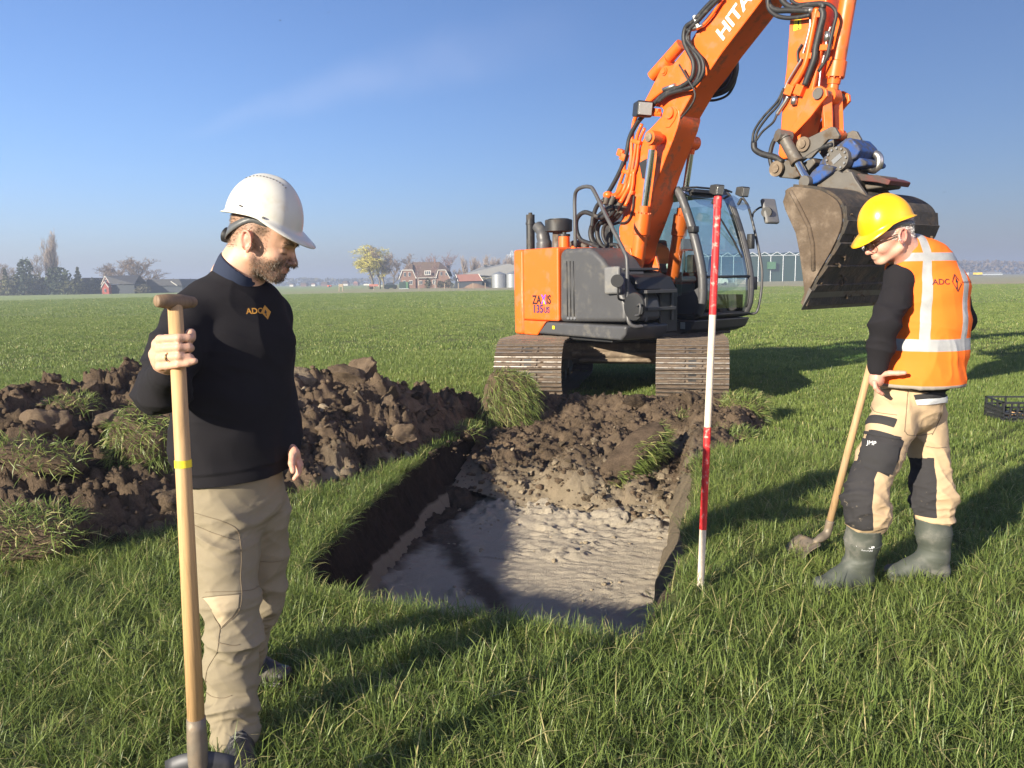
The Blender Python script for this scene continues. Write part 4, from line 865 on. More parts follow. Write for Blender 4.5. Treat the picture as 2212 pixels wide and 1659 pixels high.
for j, (xa, xb) in enumerate(((1015, 1052), (1050, 1080), (1100, 1140), (1120, 1150))):
    hose('hydraulic_pipe', hz(z6, [(xa - 5, 690 + 12 * j, -.25 + .16 * j), (xb - 12, 695 + 12 * j, -.25 + .16 * j), (xb, 730, -.25 + .16 * j), (xb - 2, 800, -.25 + .16 * j)]), .022, 'orange')
    hose('hydraulic_hose', hz(z6, [(xb - 2, 800, -.25 + .16 * j), (xb - 5, 880, -.25 + .16 * j), (xb + 5, 960, -.25 + .14 * j), (xb - 30, 1040, -.25 + .12 * j)]), .028, 'rubber')
    P_('hose_fitting', 'steel', lambda m: m.cyl(loc(z6(xb - 2, 805), -.25 + .16 * j), loc(z6(xb - 3, 850), -.25 + .16 * j), .034, seg=12), auto=40)
# ---- arm
aw = .155
ar_ = prof(z7, [(1505, -560), (1500, 0), (1465, 500), (1440, 700), (1420, 1000), (1405, 1118), (1428, 1160), (1475, 1150), (1560, 1015), (1605, 840), (1655, 680), (1725, 350), (1760, 0), (1800, -420), (1700, -640), (1580, -640)], -aw)
AR = plate('arm', ar_, -aw, aw)
bt = loc(z7(1480, -400), 0); P_('boom_pin', 'greysteel', lambda m: m.cyl(bt + [0, -.26, 0], bt + [0, .26, 0], .06, seg=20), AR, auto=40)
P_('arm_fork', 'orange', lambda m: (m.prism(prof(z7, [(1420, -480), (1560, -480), (1600, -300), (1560, -150), (1470, -260)], -.205), -.23, -.195), m.prism(prof(z7, [(1420, -480), (1560, -480), (1600, -300), (1560, -150), (1470, -260)], -.205), .195, .23)), bevel=.01)
# bucket cylinder on the front of the arm
q0, q1, q2, q3 = loc(z7(1960, -260), 0), loc(z7(1822, 500), 0), loc(z7(1812, 560), 0), loc(z7(1795, 700), 0)
ax = (q3 - q0) / np.linalg.norm(q3 - q0); L0 = np.linalg.norm(q1 - q0); L1 = np.linalg.norm(q2 - q0)
cyb = P_('bucket_cylinder', 'orange', lambda m: m.tube([q0, q0 + ax * L0 * .92, q0 + ax * L0 * .93, q0 + ax * L1, q0 + ax * L1, q0 + ax * (L1 + .07)], [.082, .082, .098, .098, .07, .065], 26), auto=35)
P_('piston_rod', 'chrome', lambda m: m.cyl(q0 + ax * L1, q3, .043, seg=22), cyb, auto=40); P_('rod_eye', 'orange', lambda m: (m.cyl(q3 + [0, -.06, 0], q3 + [0, .06, 0], .085, seg=24), m.cyl(q3, q3 - ax * .12, .062, .055, seg=18)), cyb, auto=40)
for i in range(9):
    a_ = 2 * math.pi * i / 9; u_ = np.array([math.cos(a_) * ax[2], math.sin(a_), -math.cos(a_) * ax[0]]); q_ = q0 + ax * L1 + u_ * .085
    P_('flange_bolt', 'orange', lambda m: m.cyl(q_ - ax * .01, q_ + ax * .015, .011, seg=6), cyb)
P_('link_pin', 'greysteel', lambda m: m.cyl(q3 + [0, -.25, 0], q3 + [0, .25, 0], .05, seg=20), auto=40)
for s in (-1, 1):
    lk = prof(z7, [(1650, 720), (1680, 668), (1730, 652), (1775, 680), (1780, 730), (1740, 775), (1660, 880), (1560, 985), (1500, 1040), (1480, 1000), (1530, 940), (1610, 820)], -.21)
    dx = q3[[0, 2]] - np.array(loc(z7(1722, 712), -.21))[[0, 2]]
    lk = [(x + dx[0], z + dx[1]) for x, z in lk]
    plate('bucket_link', lk, s * .21 - .02, s * .21 + .02, bev=.008)
    P_('pin_cap', 'greysteel', lambda m: m.cyl(q3 + [0, s * .20, 0], q3 + [0, s * .26, 0], .058, seg=20), auto=40)
q4 = loc(z8(745, 250), 0); P_('bucket_link', 'orange', lambda m: (m.tube([q3 + [0, -.10, 0], q4 + [0, -.10, 0]], [.07, .06], 4), m.tube([q3 + [0, .10, 0], q4 + [0, .10, 0]], [.07, .06], 4), m.cyl(q4 + [0, -.17, 0], q4 + [0, .17, 0], .055)), bevel=.008)
# ---- tilting quick coupler
TC = EX
br = prof(z8, [(470, 360), (520, 300), (735, 193), (765, 200), (800, 262), (790, 288), (712, 292), (585, 430), (560, 440), (515, 425)], -.20)
for s in (-1, 1): plate('coupler_bracket', br, s * .20 - .022, s * .20 + .022, 'greysteel', .006)
for q, r0 in (((530, 330), .055), ((322, 518), .06)):
    pp = loc(z8(*q), -.20); P_('coupler_pin', 'mudsteel', lambda m: (m.cyl(pp + [0, -.07, 0], pp + [0, .45, 0], r0 * .75, seg=20), m.cyl(pp + [0, -.05, 0], pp + [0, -.02, 0], r0 * 1.4, seg=22)), auto=40)
P_('coupler_plate', 'greysteel', lambda m: (m.prism(prof(z8, [(290, 530), (320, 470), (400, 450), (500, 480), (600, 430), (620, 470), (540, 560), (440, 595), (340, 585)], -.16), -.19, .22)), bevel=.015)
tc0, tc1, tc2 = loc(z8(362, 275), -.30), loc(z8(468, 470), -.30), loc(z8(548, 618), -.30)
tcy = P_('tilt_cylinder', 'greysteel', lambda m: m.tube([tc0, tc0 + (tc1 - tc0) * .10, tc0 + (tc1 - tc0) * .11, tc0 + (tc1 - tc0) * .9, tc0 + (tc1 - tc0) * .9, tc1], [.075, .075, .062, .062, .07, .07], 22), auto=35)
P_('piston_rod', 'chrome', lambda m: m.cyl(tc1, tc2, .042, seg=20), tcy, auto=40)
P_('cylinder_eye', 'greysteel', lambda m: m.cyl(tc2 + [0, -.07, 0], tc2 + [0, .10, 0], .062, seg=20), tcy, auto=40); P_('cylinder_head', 'greysteel', lambda m: m.cyl(tc0 + [-.03, -.07, .02], tc0 + [.03, .07, .0], .07, seg=8), tcy, auto=40)
P_('tilt_frame', 'blue', lambda m: (m.prism(prof(z8, [(500, 650), (490, 620), (560, 590), (600, 530), (660, 480), (760, 500), (750, 545), (640, 625), (560, 650)], -.26), -.30, -.16), m.prism(prof(z8, [(805, 350), (880, 290), (920, 285), (975, 340), (995, 380), (960, 440), (900, 470), (850, 440), (830, 400)], -.05), -.16, .22), m.prism(prof(z8, [(600, 560), (720, 420), (850, 400), (1000, 440), (1040, 470), (1030, 500), (900, 520), (700, 580)], .0), -.10, .30)), bevel=.02)
P_('tilt_eye', 'blue', lambda m: m.cyl(tc2 + [-.02, .08, -.02], tc2 + [-.02, .22, -.02], .09, seg=22), auto=40)
rd = loc(z8(772, 440), -.22); rot_ = P_('rotor_cover', 'greysteel', lambda m: (m.cyl(rd, rd + [0, .10, 0], .125, seg=30), m.cyl(rd + [0, .1, 0], rd + [0, .3, 0], .10, seg=26)), auto=40)
P_('type_plate', 'steel', lambda m: rbox(m, rd + [0, -.004, 0], .11, .05, .006, R_(-35)), rot_)
for i in range(12):
    a_ = 2 * math.pi * i / 12; P_('cover_bolt', 'steel', lambda m: m.cyl(rd + [.105 * math.cos(a_), -.02, .105 * math.sin(a_)], rd + [.105 * math.cos(a_), .0, .105 * math.sin(a_)], .012, seg=6), rot_)
hk = [loc(z8(*q), .15) for q in [(950, 520), (1010, 470), (1050, 460), (1075, 445), (1078, 415), (1055, 405), (1030, 412), (1012, 440)]]
hc = loc(z8(1060, 455), .15); P_('lifting_hook', 'steel', lambda m: (m.tube(spline([loc(z8(*q), .15) for q in [(940, 540), (1000, 505), (1050, 520), (1090, 495), (1100, 445), (1080, 410), (1045, 405), (1015, 430)]], 5), [.05] * 12 + [.042] * 16 + [.03] * 8, 10)), smooth=True)
P_('hook_latch', 'redpaint', lambda m: m.tube([loc(z8(880, 530), .1), loc(z8(915, 505), .1), loc(z8(960, 520), .1)], .02, 6), smooth=True)
# ---- bucket
bs = prof(z8, [(385, 672), (420, 654), (520, 662), (640, 682), (740, 738), (790, 800), (808, 900), (790, 1000), (722, 1150), (640, 1292), (560, 1440), (512, 1568), (490, 1552), (520, 1470), (505, 1330), (480, 1150), (452, 1010), (372, 830), (355, 770)], -.88)
BU = P_('bucket', 'bucketshell', lambda m: None) if False else empty('bucket', (0, 0, 0)); BU.parent = EX
bn, bf = -.88, .95
shell = bs[1:12]; bs_s = [(p[0], p[2]) for p in spline([(x, 0, z) for x, z in shell], 5)]; bs_full = [bs[0]] + bs_s + bs[12:]
def shell_fn(m):
    sp = [np.array([p[0], 0, p[1]]) for p in spline([(x, 0, z) for x, z in shell], 5)] if False else [np.array(p) for p in spline([(x, 0, z) for x, z in shell], 5)]
    # inner wall 25 mm inside
    inn = []
    for i, p in enumerate(sp):
        t_ = sp[min(i + 1, len(sp) - 1)] - sp[max(i - 1, 0)]; t_ /= np.linalg.norm(t_); inn.append(p + np.array([t_[2], 0, -t_[0]]) * -.025 * (1 if True else -1))
    ring = sp + inn[::-1]; m.prism([(p[0], p[2]) for p in ring], bn + .03, bf - .03)
P_('bucket_shell', 'bucketshell', shell_fn, BU, auto=30)
for yy in (bn, bf - .03): P_('side_plate', 'bucketside', lambda m: m.prism(bs_full, yy, yy + .03), BU, bevel=.006)
sp_ = [np.array(p) for p in spline([(x, 0, z) for x, z in shell], 5)]
def onshell(f): return sp_[int(f * (len(sp_) - 1))]
for f in (.46, .575, .69, .80, .90):        # wear ribs across the back
    p = onshell(f); t_ = onshell(min(1, f + .03)) - onshell(f - .03); t_ /= np.linalg.norm(t_); nn_ = np.array([t_[2], 0, -t_[0]]) * -1
    if nn_[0] < 0: nn_ = -nn_
    P_('wear_rib', 'bucketshell', lambda m: m.prism([tuple((p + t_ * a_ + nn_ * b_)[[0, 2]]) for a_, b_ in ((-.075, -.01), (.075, -.01), (.072, .030), (-.06, .045))], bn + .032, bf - .032), BU, bevel=.004)
lip, lipn = np.array([bs[11][0], 0, bs[11][1]]), np.array([bs[10][0], 0, bs[10][1]]); ld_ = (lip - lipn) / np.linalg.norm(lip - lipn)
P_('cutting_edge', 'greysteel', lambda m: m.prism([tuple((lip + ld_ * .05)[[0, 2]]), tuple((lip - ld_ * .17 + [.035, 0, -.012])[[0, 2]]), tuple((lip - ld_ * .17 + [.0, 0, .02])[[0, 2]])], bn - .01, bf + .01), BU, bevel=.004)
tl = np.array([bs[0][0], 0, bs[0][1]]); P_('top_beam', 'bucketshell', lambda m: m.prism([(bs[1][0] - .10, bs[1][1] - .02), (bs[1][0] + .02, bs[1][1] + .01), (bs[2][0], bs[2][1] + .02), (bs[2][0], bs[2][1] - .1), (bs[1][0] - .08, bs[1][1] - .14)], bn + .03, bf - .03), BU, bevel=.02)
P_('side_rib', 'bucketside', lambda m: m.tube([np.array([p[0], bn - .005, p[1]]) for p in prof(z8, [(420, 690), (480, 800), (560, 960), (590, 1100), (595, 1300)], -.88)], .022, 6), BU, smooth=True)
# coupler ears on the bucket
eb = prof(z8, [(630, 680), (640, 640), (700, 590), (790, 530), (830, 550), (900, 540), (930, 600), (1000, 700), (1040, 760), (980, 790), (800, 740)], -.20)
for s in (-.22, .26): plate('bucket_ear', eb, s - .025, s + .025, 'greysteel', .008, BU)
P_('quick_hitch', 'greysteel', lambda m: (m.prism(prof(z8, [(620, 660), (640, 600), (780, 520), (900, 520), (960, 600), (940, 690), (760, 690)], -.05), -.17, .21), m.prism(prof(z8, [(800, 560), (1000, 560), (1200, 580), (1240, 620), (1230, 670), (1000, 700), (820, 680)], .3), .05, .40)), BU, bevel=.02)
P_('hitch_guard', 'redpaint', lambda m: m.prism(prof(z8, [(930, 570), (1000, 560), (1190, 590), (1245, 610), (1225, 650), (1140, 630), (960, 610)], .10), -.05, .36), BU, bevel=.012)
for i_ in range(60):      # dried clods stuck to the back of the bucket
    f_ = random.uniform(.42, .97); p_ = onshell(f_); s_ = random.uniform(.014, .036); o_ = link('mud_clod', CL[i_ % 8], BU, Vector((p_[0] + .03, random.uniform(bn + .06, bf - .06), p_[2] - .02))); o_.scale = (s_ * .6, s_ * 1.4, s_ * .8); o_.rotation_euler = (random.uniform(0, 3), random.uniform(-.4, .4), random.uniform(0, 6))

# ---- hoses and pipes along the boom
YH = -.26
for i, (r0, pts) in enumerate([
    (.030, [(960, -20), (880, 60), (800, 150), (738, 200), (725, 290), (755, 370), (790, 440), (795, 510), (775, 575), (720, 620), (640, 655), (575, 690), (520, 740), (440, 830), (380, 900), (330, 1000), (310, 1100), (270, 1220), (210, 1340), (150, 1440)]),
    (.026, [(1000, -30), (900, 70), (820, 160), (765, 220), (760, 300), (800, 380), (835, 450), (840, 520), (815, 590), (770, 640), (690, 660), (600, 690), (540, 740)]),
    (.022, [(770, 215), (745, 280), (790, 350), (850, 420), (868, 490), (850, 560), (800, 620), (720, 650)]),
    (.012, [(690, 470), (720, 520), (755, 580), (800, 660), (800, 720), (760, 790), (700, 860)])]):
    hose('boom_hose', [loc(z7(*p), YH - .015 * i) for p in pts], r0, n=5)
for pts, r0 in (([(1000, 0), (920, 120), (840, 200), (760, 220)], .018), ([(960, 0), (890, 90), (800, 190)], .016), ([(600, 640), (540, 680), (470, 740), (380, 840), (355, 930), (345, 1040), (340, 1180), (300, 1330), (250, 1460)], .026), ([(420, 900), (385, 990), (370, 1100), (345, 1250), (310, 1370), (285, 1475)], .022), ([(440, 930), (400, 1030), (380, 1200), (350, 1300), (320, 1470)], .020), ([(300, 1100), (290, 1230), (260, 1330), (225, 1440)], .022)):
    hose('boom_pipe', [loc(z7(*p), -.235) for p in pts], r0, 'orange', n=4)
P_('hose_clamp', 'steel', lambda m: m.tube([loc(z7(800, 120), -.26), loc(z7(830, 205), -.26)], .03, 6)); split_loose(P_('hose_fitting', 'steel', lambda m: (m.cyl(loc(z7(575, 650), -.27), loc(z7(660, 620), -.27), .028, seg=10), m.cyl(loc(z7(750, 220), -.26), loc(z7(860, 185), -.26), .02, seg=10)), auto=40))
_pb = P_('pipe_bracket', 'orange', lambda m: ([rbox(m, loc(z7(*q), -.235), .16, .05, .05, R_(20)) for q in ((380, 1030), (330, 1390), (300, 1245), (510, 800))], [rbox(m, loc(z7(*q), -.25), .10, .09, .08, R_(25)) for q in ((270, 1110), (290, 1140))]), bevel=.006); split_loose(_pb)
for pts, Ya, r0 in (([(720, 260), (670, 290), (560, 250), (500, 300), (500, 390), (530, 450), (600, 480), (660, 510), (690, 560)], -.5, .032),
                ([(760, 210), (690, 250), (620, 330), (600, 400), (620, 470), (690, 530), (720, 565)], -.42, .034), ([(790, 200), (740, 280), (660, 340), (650, 420), (680, 490), (740, 530), (760, 565)], -.36, .034),
                ([(830, 220), (760, 290), (700, 350), (690, 420), (720, 480), (790, 490), (800, 540), (780, 570)], -.32, .026), ([(850, 180), (800, 280), (730, 330), (650, 330), (610, 410), (640, 480), (700, 540)], -.28, .03),
                ([(915, 130), (900, 250), (860, 320), (800, 330), (740, 350)], -.23, .014), ([(700, 160), (650, 200), (620, 280), (610, 360)], -.5, .03)):
    hose('boom_hose', [loc(z6(*p), Ya) for p in pts], r0, n=5)
for q0_, q1_, Yf in (((720, 140), (705, 195), -.48), ((770, 130), (745, 190), -.42), ((815, 180), (790, 230), -.36), ((850, 205), (820, 250), -.3)):
    P_('hose_fitting', 'greysteel', lambda m: m.cyl(loc(z6(*q0_), Yf), loc(z6(*q1_), Yf), .036, seg=12), auto=40)
P_('pipe_elbow', 'orange', lambda m: (m.tube(spline(hz(z6, [(730, 125, -.46), (760, 130, -.42), (800, 110, -.34), (830, 50, -.27)]), 4), .03, 9), m.tube(spline(hz(z6, [(770, 135, -.42), (800, 140, -.36), (830, 110, -.3), (860, 40, -.25)]), 4), .028, 9), m.tube(spline(hz(z6, [(815, 180, -.36), (850, 120, -.3), (880, 60, -.25), (900, -40, -.24)]), 4), .028, 9), m.tube(spline(hz(z6, [(850, 205, -.3), (880, 140, -.26), (905, 60, -.24), (915, -60, -.24)]), 4), .024, 9), m.cyl(loc(z6(715, 128), -.5), loc(z6(735, 122), -.42), .05, seg=14)), smooth=True)
# hoses looping behind the boom
for j, pts in enumerate(([(905, 690), (960, 680), (1030, 650), (1080, 580), (1100, 500), (1095, 430)], [(930, 655), (980, 640), (1040, 600), (1075, 540), (1085, 470), (1080, 440)], [(880, 730), (960, 725), (1040, 690), (1090, 610), (1108, 520)], [(940, 640), (1000, 600), (1050, 540), (1065, 480)])):
    hose('boom_hose', [loc(z7(*p), .27 + .03 * j) for p in pts], (.04, .04, .016, .034)[j], n=6)
# work lamp on the boom
lp = loc(z7(425, 795), -.33); wl = P_('work_lamp', 'black', lambda m: m.prism([(-.13, -.085), (.10, -.10), (.13, -.08), (.13, .08), (.10, .10), (-.13, .085)], -.10, .10, M=Matrix.Translation(Vector(lp)) @ Matrix.Rotation(R_(8), 4, 'Y') @ Matrix.Rotation(R_(-30), 4, 'Z')), bevel=.02)
P_('lamp_lens', 'lens', lambda m: m.box((.126, -.085, -.075), (.136, .085, .075), Matrix.Translation(Vector(lp)) @ Matrix.Rotation(R_(8), 4, 'Y') @ Matrix.Rotation(R_(-30), 4, 'Z')), wl, bevel=.004)
P_('lamp_bracket', 'orange', lambda m: (m.tube([lp + [.08, .06, -.06], loc(z7(560, 830), -.21)], .03, 6), m.box(tuple(loc(z7(500, 830), -.24)), tuple(loc(z7(560, 790), -.20)))))
P_('sensor_box', 'black', lambda m: rbox(m, loc(z7(445, 1225), -.225), .14, .22, .05, R_(-15)), bevel=.008); P_('valve_block', 'black', lambda m: rbox(m, loc(z7(460, 1250), -.25), .08, .07, .05, R_(-15)), bevel=.006)
# arm plumbing
for pts, Ya, r0, mt in (([(1690, 60), (1675, 130), (1650, 260), (1610, 450), (1560, 560), (1510, 630)], -.19, .030, 'orange'), ([(1720, 60), (1735, 110), (1710, 220), (1680, 350), (1670, 430), (1630, 540), (1600, 620)], -.20, .034, 'rubber'), ([(1640, 110), (1640, 190), (1620, 280), (1580, 420), (1540, 490), (1480, 590), (1450, 660)], -.19, .014, 'steel'),
                        ([(1500, 0), (1550, 30), (1640, 25), (1720, 20), (1790, 40), (1830, 100), (1810, 200), (1780, 330), (1760, 420), (1700, 520)], -.20, .018, 'rubber'), ([(1330, -40), (1345, 40), (1400, 75), (1480, 75), (1640, 80)], -.22, .030, 'rubber'), ([(1335, -20), (1340, 60), (1390, 110), (1470, 130), (1560, 125), (1640, 110)], -.24, .022, 'rubber'), ([(1410, -60), (1450, 20), (1530, 60), (1600, 40), (1720, 30), (1735, 60)], -.20, .03, 'rubber'),
                        ([(1790, 190), (1760, 280), (1755, 350), (1720, 500), (1700, 660), (1680, 700)], -.1, .012, 'steel'), ([(1450, 640), (1400, 740), (1300, 850), (1235, 950), (1220, 1040)], -.22, .014, 'rubber'), ([(1450, 660), (1410, 760), (1330, 850), (1260, 950), (1240, 1030)], -.21, .014, 'rubber'), ([(1400, 830), (1370, 890), (1300, 950), (1255, 1010), (1240, 1040)], -.22, .013, 'rubber'),
                        ([(1232, 1035), (1240, 1085), (1300, 1120), (1380, 1140), (1440, 1175)], -.22, .034, 'rubber'), ([(1420, 960), (1370, 1040), (1350, 1130), (1360, 1200), (1385, 1230)], -.2, .024, 'rubber'), ([(1580, 320), (1550, 380), (1555, 450)], -.18, .012, 'rubber'), ([(1480, 700), (1460, 740), (1420, 800), (1400, 830)], -.18, .024, 'steel'), ([(1470, 1100), (1560, 1080), (1640, 1060), (1720, 1040)], -.12, .022, 'rubber'), ([(1560, 1180), (1640, 1120), (1730, 1070), (1800, 1050)], -.2, .024, 'rubber')):
    hose('arm_hose' if mt == 'rubber' else 'arm_pipe', [loc(z7(*p), Ya) for p in pts], r0, mt, n=5)
P_('arm_valve', 'orange', lambda m: [rbox(m, loc(z7(*q), -.185), .10, .11, .07, R_(25)) for q in ((1495, 655), (1565, 655))], bevel=.01); P_('hose_clamp', 'orange', lambda m: [rbox(m, loc(z7(*q), -.18), .12, .06, .05, R_(10)) for q in ((1690, 108), (1620, 408), (1755, 345))], bevel=.006); split_loose(P_('hose_fitting', 'steel', lambda m: (m.cyl(loc(z7(1590, 75), -.21), loc(z7(1660, 78), -.21), .034, seg=12), m.cyl(loc(z7(1530, 700), -.18), loc(z7(1520, 760), -.18), .034, seg=12), m.cyl(loc(z7(1770, 230), -.17), loc(z7(1760, 300), -.17), .03, seg=10)), auto=40))

# ---- lettering
def text_vf(s, size, ext=.002, bold=0.0, shear=0.0):
    cu = bpy.data.curves.new('t', 'FONT'); cu.body = s; cu.size = size; cu.extrude = ext; cu.offset = bold; cu.shear = shear; cu.resolution_u = 4; cu.fill_mode = 'FRONT' if ext == 0 else 'BOTH'
    o = bpy.data.objects.new('t', cu); col.objects.link(o); dg = bpy.context.evaluated_depsgraph_get(); me = o.evaluated_get(dg).to_mesh()
    V = np.array([v.co[:] for v in me.vertices]); F = [tuple(p.vertices) for p in me.polygons]; o.evaluated_get(dg).to_mesh_clear(); bpy.data.objects.remove(o); return V, F
def text_on(name, s, mat, parent, org, xdir, ydir, size, bold=0.0, sx=1.0, ext=.002, shear=0.0):
    V, F = text_vf(s, size, ext, bold, shear); xd = np.asarray(xdir, float); yd = np.asarray(ydir, float); xd /= np.linalg.norm(xd); yd /= np.linalg.norm(yd); zd = np.cross(xd, yd)
    W_ = np.asarray(org) + V[:, :1] * xd * sx + V[:, 1:2] * yd + V[:, 2:3] * zd; m = MB(); m.add(W_, F); return m.build(name, mat, parent), V[:, 0].max() * sx
ta, tb = loc(z7(1003, 300), -bw + .008), loc(z7(1225, -12), -bw + .008); td_ = tb - ta; td_ /= np.linalg.norm(td_)
text_on('brand_lettering', 'HITACHI', M['white'], UB, ta + [0, 0, 0], td_, np.array([-td_[2], 0, td_[0]]), .235, .006, 1.02)
o0, o1 = loc(z6(178, 915), -1.2405), loc(z6(320, 915), -1.2405); xd = (o1 - o0) / np.linalg.norm(o1 - o0); Zu = (0, 0, 1)
_, w0 = text_on('model_lettering', 'ZA', M['textblack'], EX, o0, xd, Zu,   .165, .004, .88); _, w1 = text_on('model_lettering', 'X', M['purple'], EX, o0 + xd * (w0 + .002), xd, Zu, .175, .004, .80)
P_('lettering_accent', 'yellow', lambda m: m.prism([tuple((o0 + xd * (w0 + a_) + [0, 0, c_])[[0, 2]]) for a_, c_ in ((.055, .0), (.085, .0), (.062, .055), (.045, .045))], -1.246, -1.2435)); text_on('model_lettering', 'IS', M['textblack'], EX, o0 + xd * (w0 + w1 + .0), xd, Zu, .165, .004, .88)
o0 = loc(z6(180, 978), -1.2405); _, w0 = text_on('model_lettering', '135', M['navy'], EX, o0, xd, Zu, .15, .005, 1.05); text_on('model_lettering', 'US', M['navy'], EX, o0 + xd * (w0 + .01), xd, Zu, .11, .003, 1.0)
P_('warning_sticker', 'yellow', lambda m: (m.box(tuple(loc(z7(1520, 225), -aw - .002)), tuple(loc(z7(1578, 130), -aw + .001))), m.box(tuple(loc(z7(1530, 160), -aw - .002) + [0, 0, .05]), tuple(loc(z7(1570, 100), -aw + .001)))), AR); text_on('sticker_marks', '!', M['textblack'], AR, loc(z7(1543, 215), -aw - .004), (1, 0, 0), (0, 0, 1), .13)
P_('warning_sticker', 'yellow', lambda m: m.box(tuple(loc(z6(322, 1098), -1.25)), tuple(loc(z6(340, 1075), -1.244))))
# ================================================================== PEOPLE
import openvdb as vdb
def nz_(v): v = np.asarray(v, float); return v / (np.linalg.norm(v) + 1e-12)
class SDF:
    def __init__(s, lo, hi, vox):
        s.lo = np.asarray(lo, float); s.vox = vox; s.n = np.ceil((np.asarray(hi, float) - s.lo) / vox).astype(int) + 1
        s.D = np.full(s.n, .2, np.float32)
    def sub_(s, lo, hi):
        a = np.clip(np.floor((lo - s.lo) / s.vox).astype(int), 0, s.n); b = np.clip(np.ceil((hi - s.lo) / s.vox).astype(int) + 1, 0, s.n)
        if (b <= a).any(): return None
        sl = tuple(slice(i, j) for i, j in zip(a, b)); ax = [s.lo[k] + s.vox * np.arange(a[k], b[k], dtype=np.float32) for k in range(3)]
        return sl, [ax[0][:, None, None].astype(np.float32), ax[1][None, :, None].astype(np.float32), ax[2][None, None, :].astype(np.float32)]
    def _put(s, sl, d, k, op):
        A = s.D[sl]
        if op == 'add':
            if k > 0: h = np.clip(.5 + .5 * (A - d) / k, 0, 1); s.D[sl] = A * (1 - h) + d * h - k * h * (1 - h)
            else: s.D[sl] = np.minimum(A, d)
        else:
            if k > 0: h = np.clip(.5 - .5 * (A + d) / k, 0, 1); s.D[sl] = A * (1 - h) + (-d) * h + k * h * (1 - h)
            else: s.D[sl] = np.maximum(A, -d)
    def cap(s, a, b, ra, rb=None, k=.01, op='add'):
        rb = ra if rb is None else rb; a = np.asarray(a, float); b = np.asarray(b, float); m = max(ra, rb) + k + 4 * s.vox
        r = s.sub_(np.minimum(a, b) - m, np.maximum(a, b) + m)
        if r is None: return s
        sl, (X, Y, Z) = r; ab = b - a; L2 = max(1e-9, ab @ ab)
        t = np.clip(((X - a[0]) * ab[0] + (Y - a[1]) * ab[1] + (Z - a[2]) * ab[2]) / L2, 0, 1).astype(np.float32)
        d = np.sqrt((X - a[0] - t * ab[0]) ** 2 + (Y - a[1] - t * ab[1]) ** 2 + (Z - a[2] - t * ab[2]) ** 2) - (ra + (rb - ra) * t)
        s._put(sl, d, k, op); return s
    def chain(s, pts, rad, k=.01, op='add'):
        for i in range(len(pts) - 1): s.cap(pts[i], pts[i + 1], rad[i], rad[i + 1], k, op)
        return s
    def ecap(s, a, b, u, r0, r1, k=.02, op='add'):
        """capsule with elliptic section: half widths (along u, across)"""
        a = np.asarray(a, float); b = np.asarray(b, float); m = max(r0 + r1) + k + 4 * s.vox
        r = s.sub_(np.minimum(a, b) - m, np.maximum(a, b) + m)
        if r is None: return s
        sl, (X, Y, Z) = r; ab = b - a; L = np.linalg.norm(ab); w_ = ab / L; u = nz_(np.asarray(u, float) - w_ * np.dot(u, w_)); v = np.cross(w_, u)
        px, py, pz = X - a[0], Y - a[1], Z - a[2]; tl = px * w_[0] + py * w_[1] + pz * w_[2]; t = np.clip(tl / L, 0, 1)
        du = px * u[0] + py * u[1] + pz * u[2]; dv_ = px * v[0] + py * v[1] + pz * v[2]; dw = tl - t * L
        ru = r0[0] + (r1[0] - r0[0]) * t; rv = r0[1] + (r1[1] - r0[1]) * t; rm = np.minimum(ru, rv)
        q = np.sqrt((du / ru) ** 2 + (dv_ / rv) ** 2 + (dw / rm) ** 2); q2 = np.sqrt((du / ru ** 2) ** 2 + (dv_ / rv ** 2) ** 2 + (dw / rm ** 2) ** 2) + 1e-6
        s._put(sl, (q * (q - 1) / q2).astype(np.float32), k, op); return s
    def ell(s, c, ax, r, k=.01, op='add'):
        """ellipsoid with axes as rows of ax"""
        c = np.asarray(c, float); m = max(r) + k + 4 * s.vox; q_ = s.sub_(c - m, c + m)
        if q_ is None: return s
        sl, (X, Y, Z) = q_; ax = np.asarray(ax, float); e = [(X - c[0]) * ax[i][0] + (Y - c[1]) * ax[i][1] + (Z - c[2]) * ax[i][2] for i in range(3)]
        q = np.sqrt(sum((e[i] / r[i]) ** 2 for i in range(3))); q2 = np.sqrt(sum((e[i] / r[i] ** 2) ** 2 for i in range(3))) + 1e-6
        s._put(sl, (q * (q - 1) / q2).astype(np.float32), k, op); return s
    def cut(s, p, n):
        """keep the side of the plane the normal points away from"""
        ax = [s.lo[k] + s.vox * np.arange(s.n[k], dtype=np.float32) for k in range(3)]
        d = (ax[0][:, None, None] - p[0]) * n[0] + (ax[1][None, :, None] - p[1]) * n[1] + (ax[2][None, None, :] - p[2]) * n[2]; s.D = np.maximum(s.D, d.astype(np.float32)); return s
    def mesh(s):
        g = vdb.FloatGrid(.2); g.copyFromArray(np.ascontiguousarray(np.clip(s.D, -.05, .2))); p, q = g.convertToQuads(0.0)
        V = p.astype(float) * s.vox + s.lo; a, b, c = V[q[:, 0]], V[q[:, 1]], V[q[:, 2]]
        if (np.cross(b - a, c - a) * (a - V.mean(0))).sum() < 0: q = q[:, ::-1]
        return V, q.astype(np.int32)
def vnormals(V, Q):
    fn = np.cross(V[Q[:, 2]] - V[Q[:, 0]], V[Q[:, 3]] - V[Q[:, 1]]); N_ = np.zeros_like(V)
    for k in range(4): np.add.at(N_, Q[:, k], fn)
    return N_ / (np.linalg.norm(N_, axis=1)[:, None] + 1e-12)
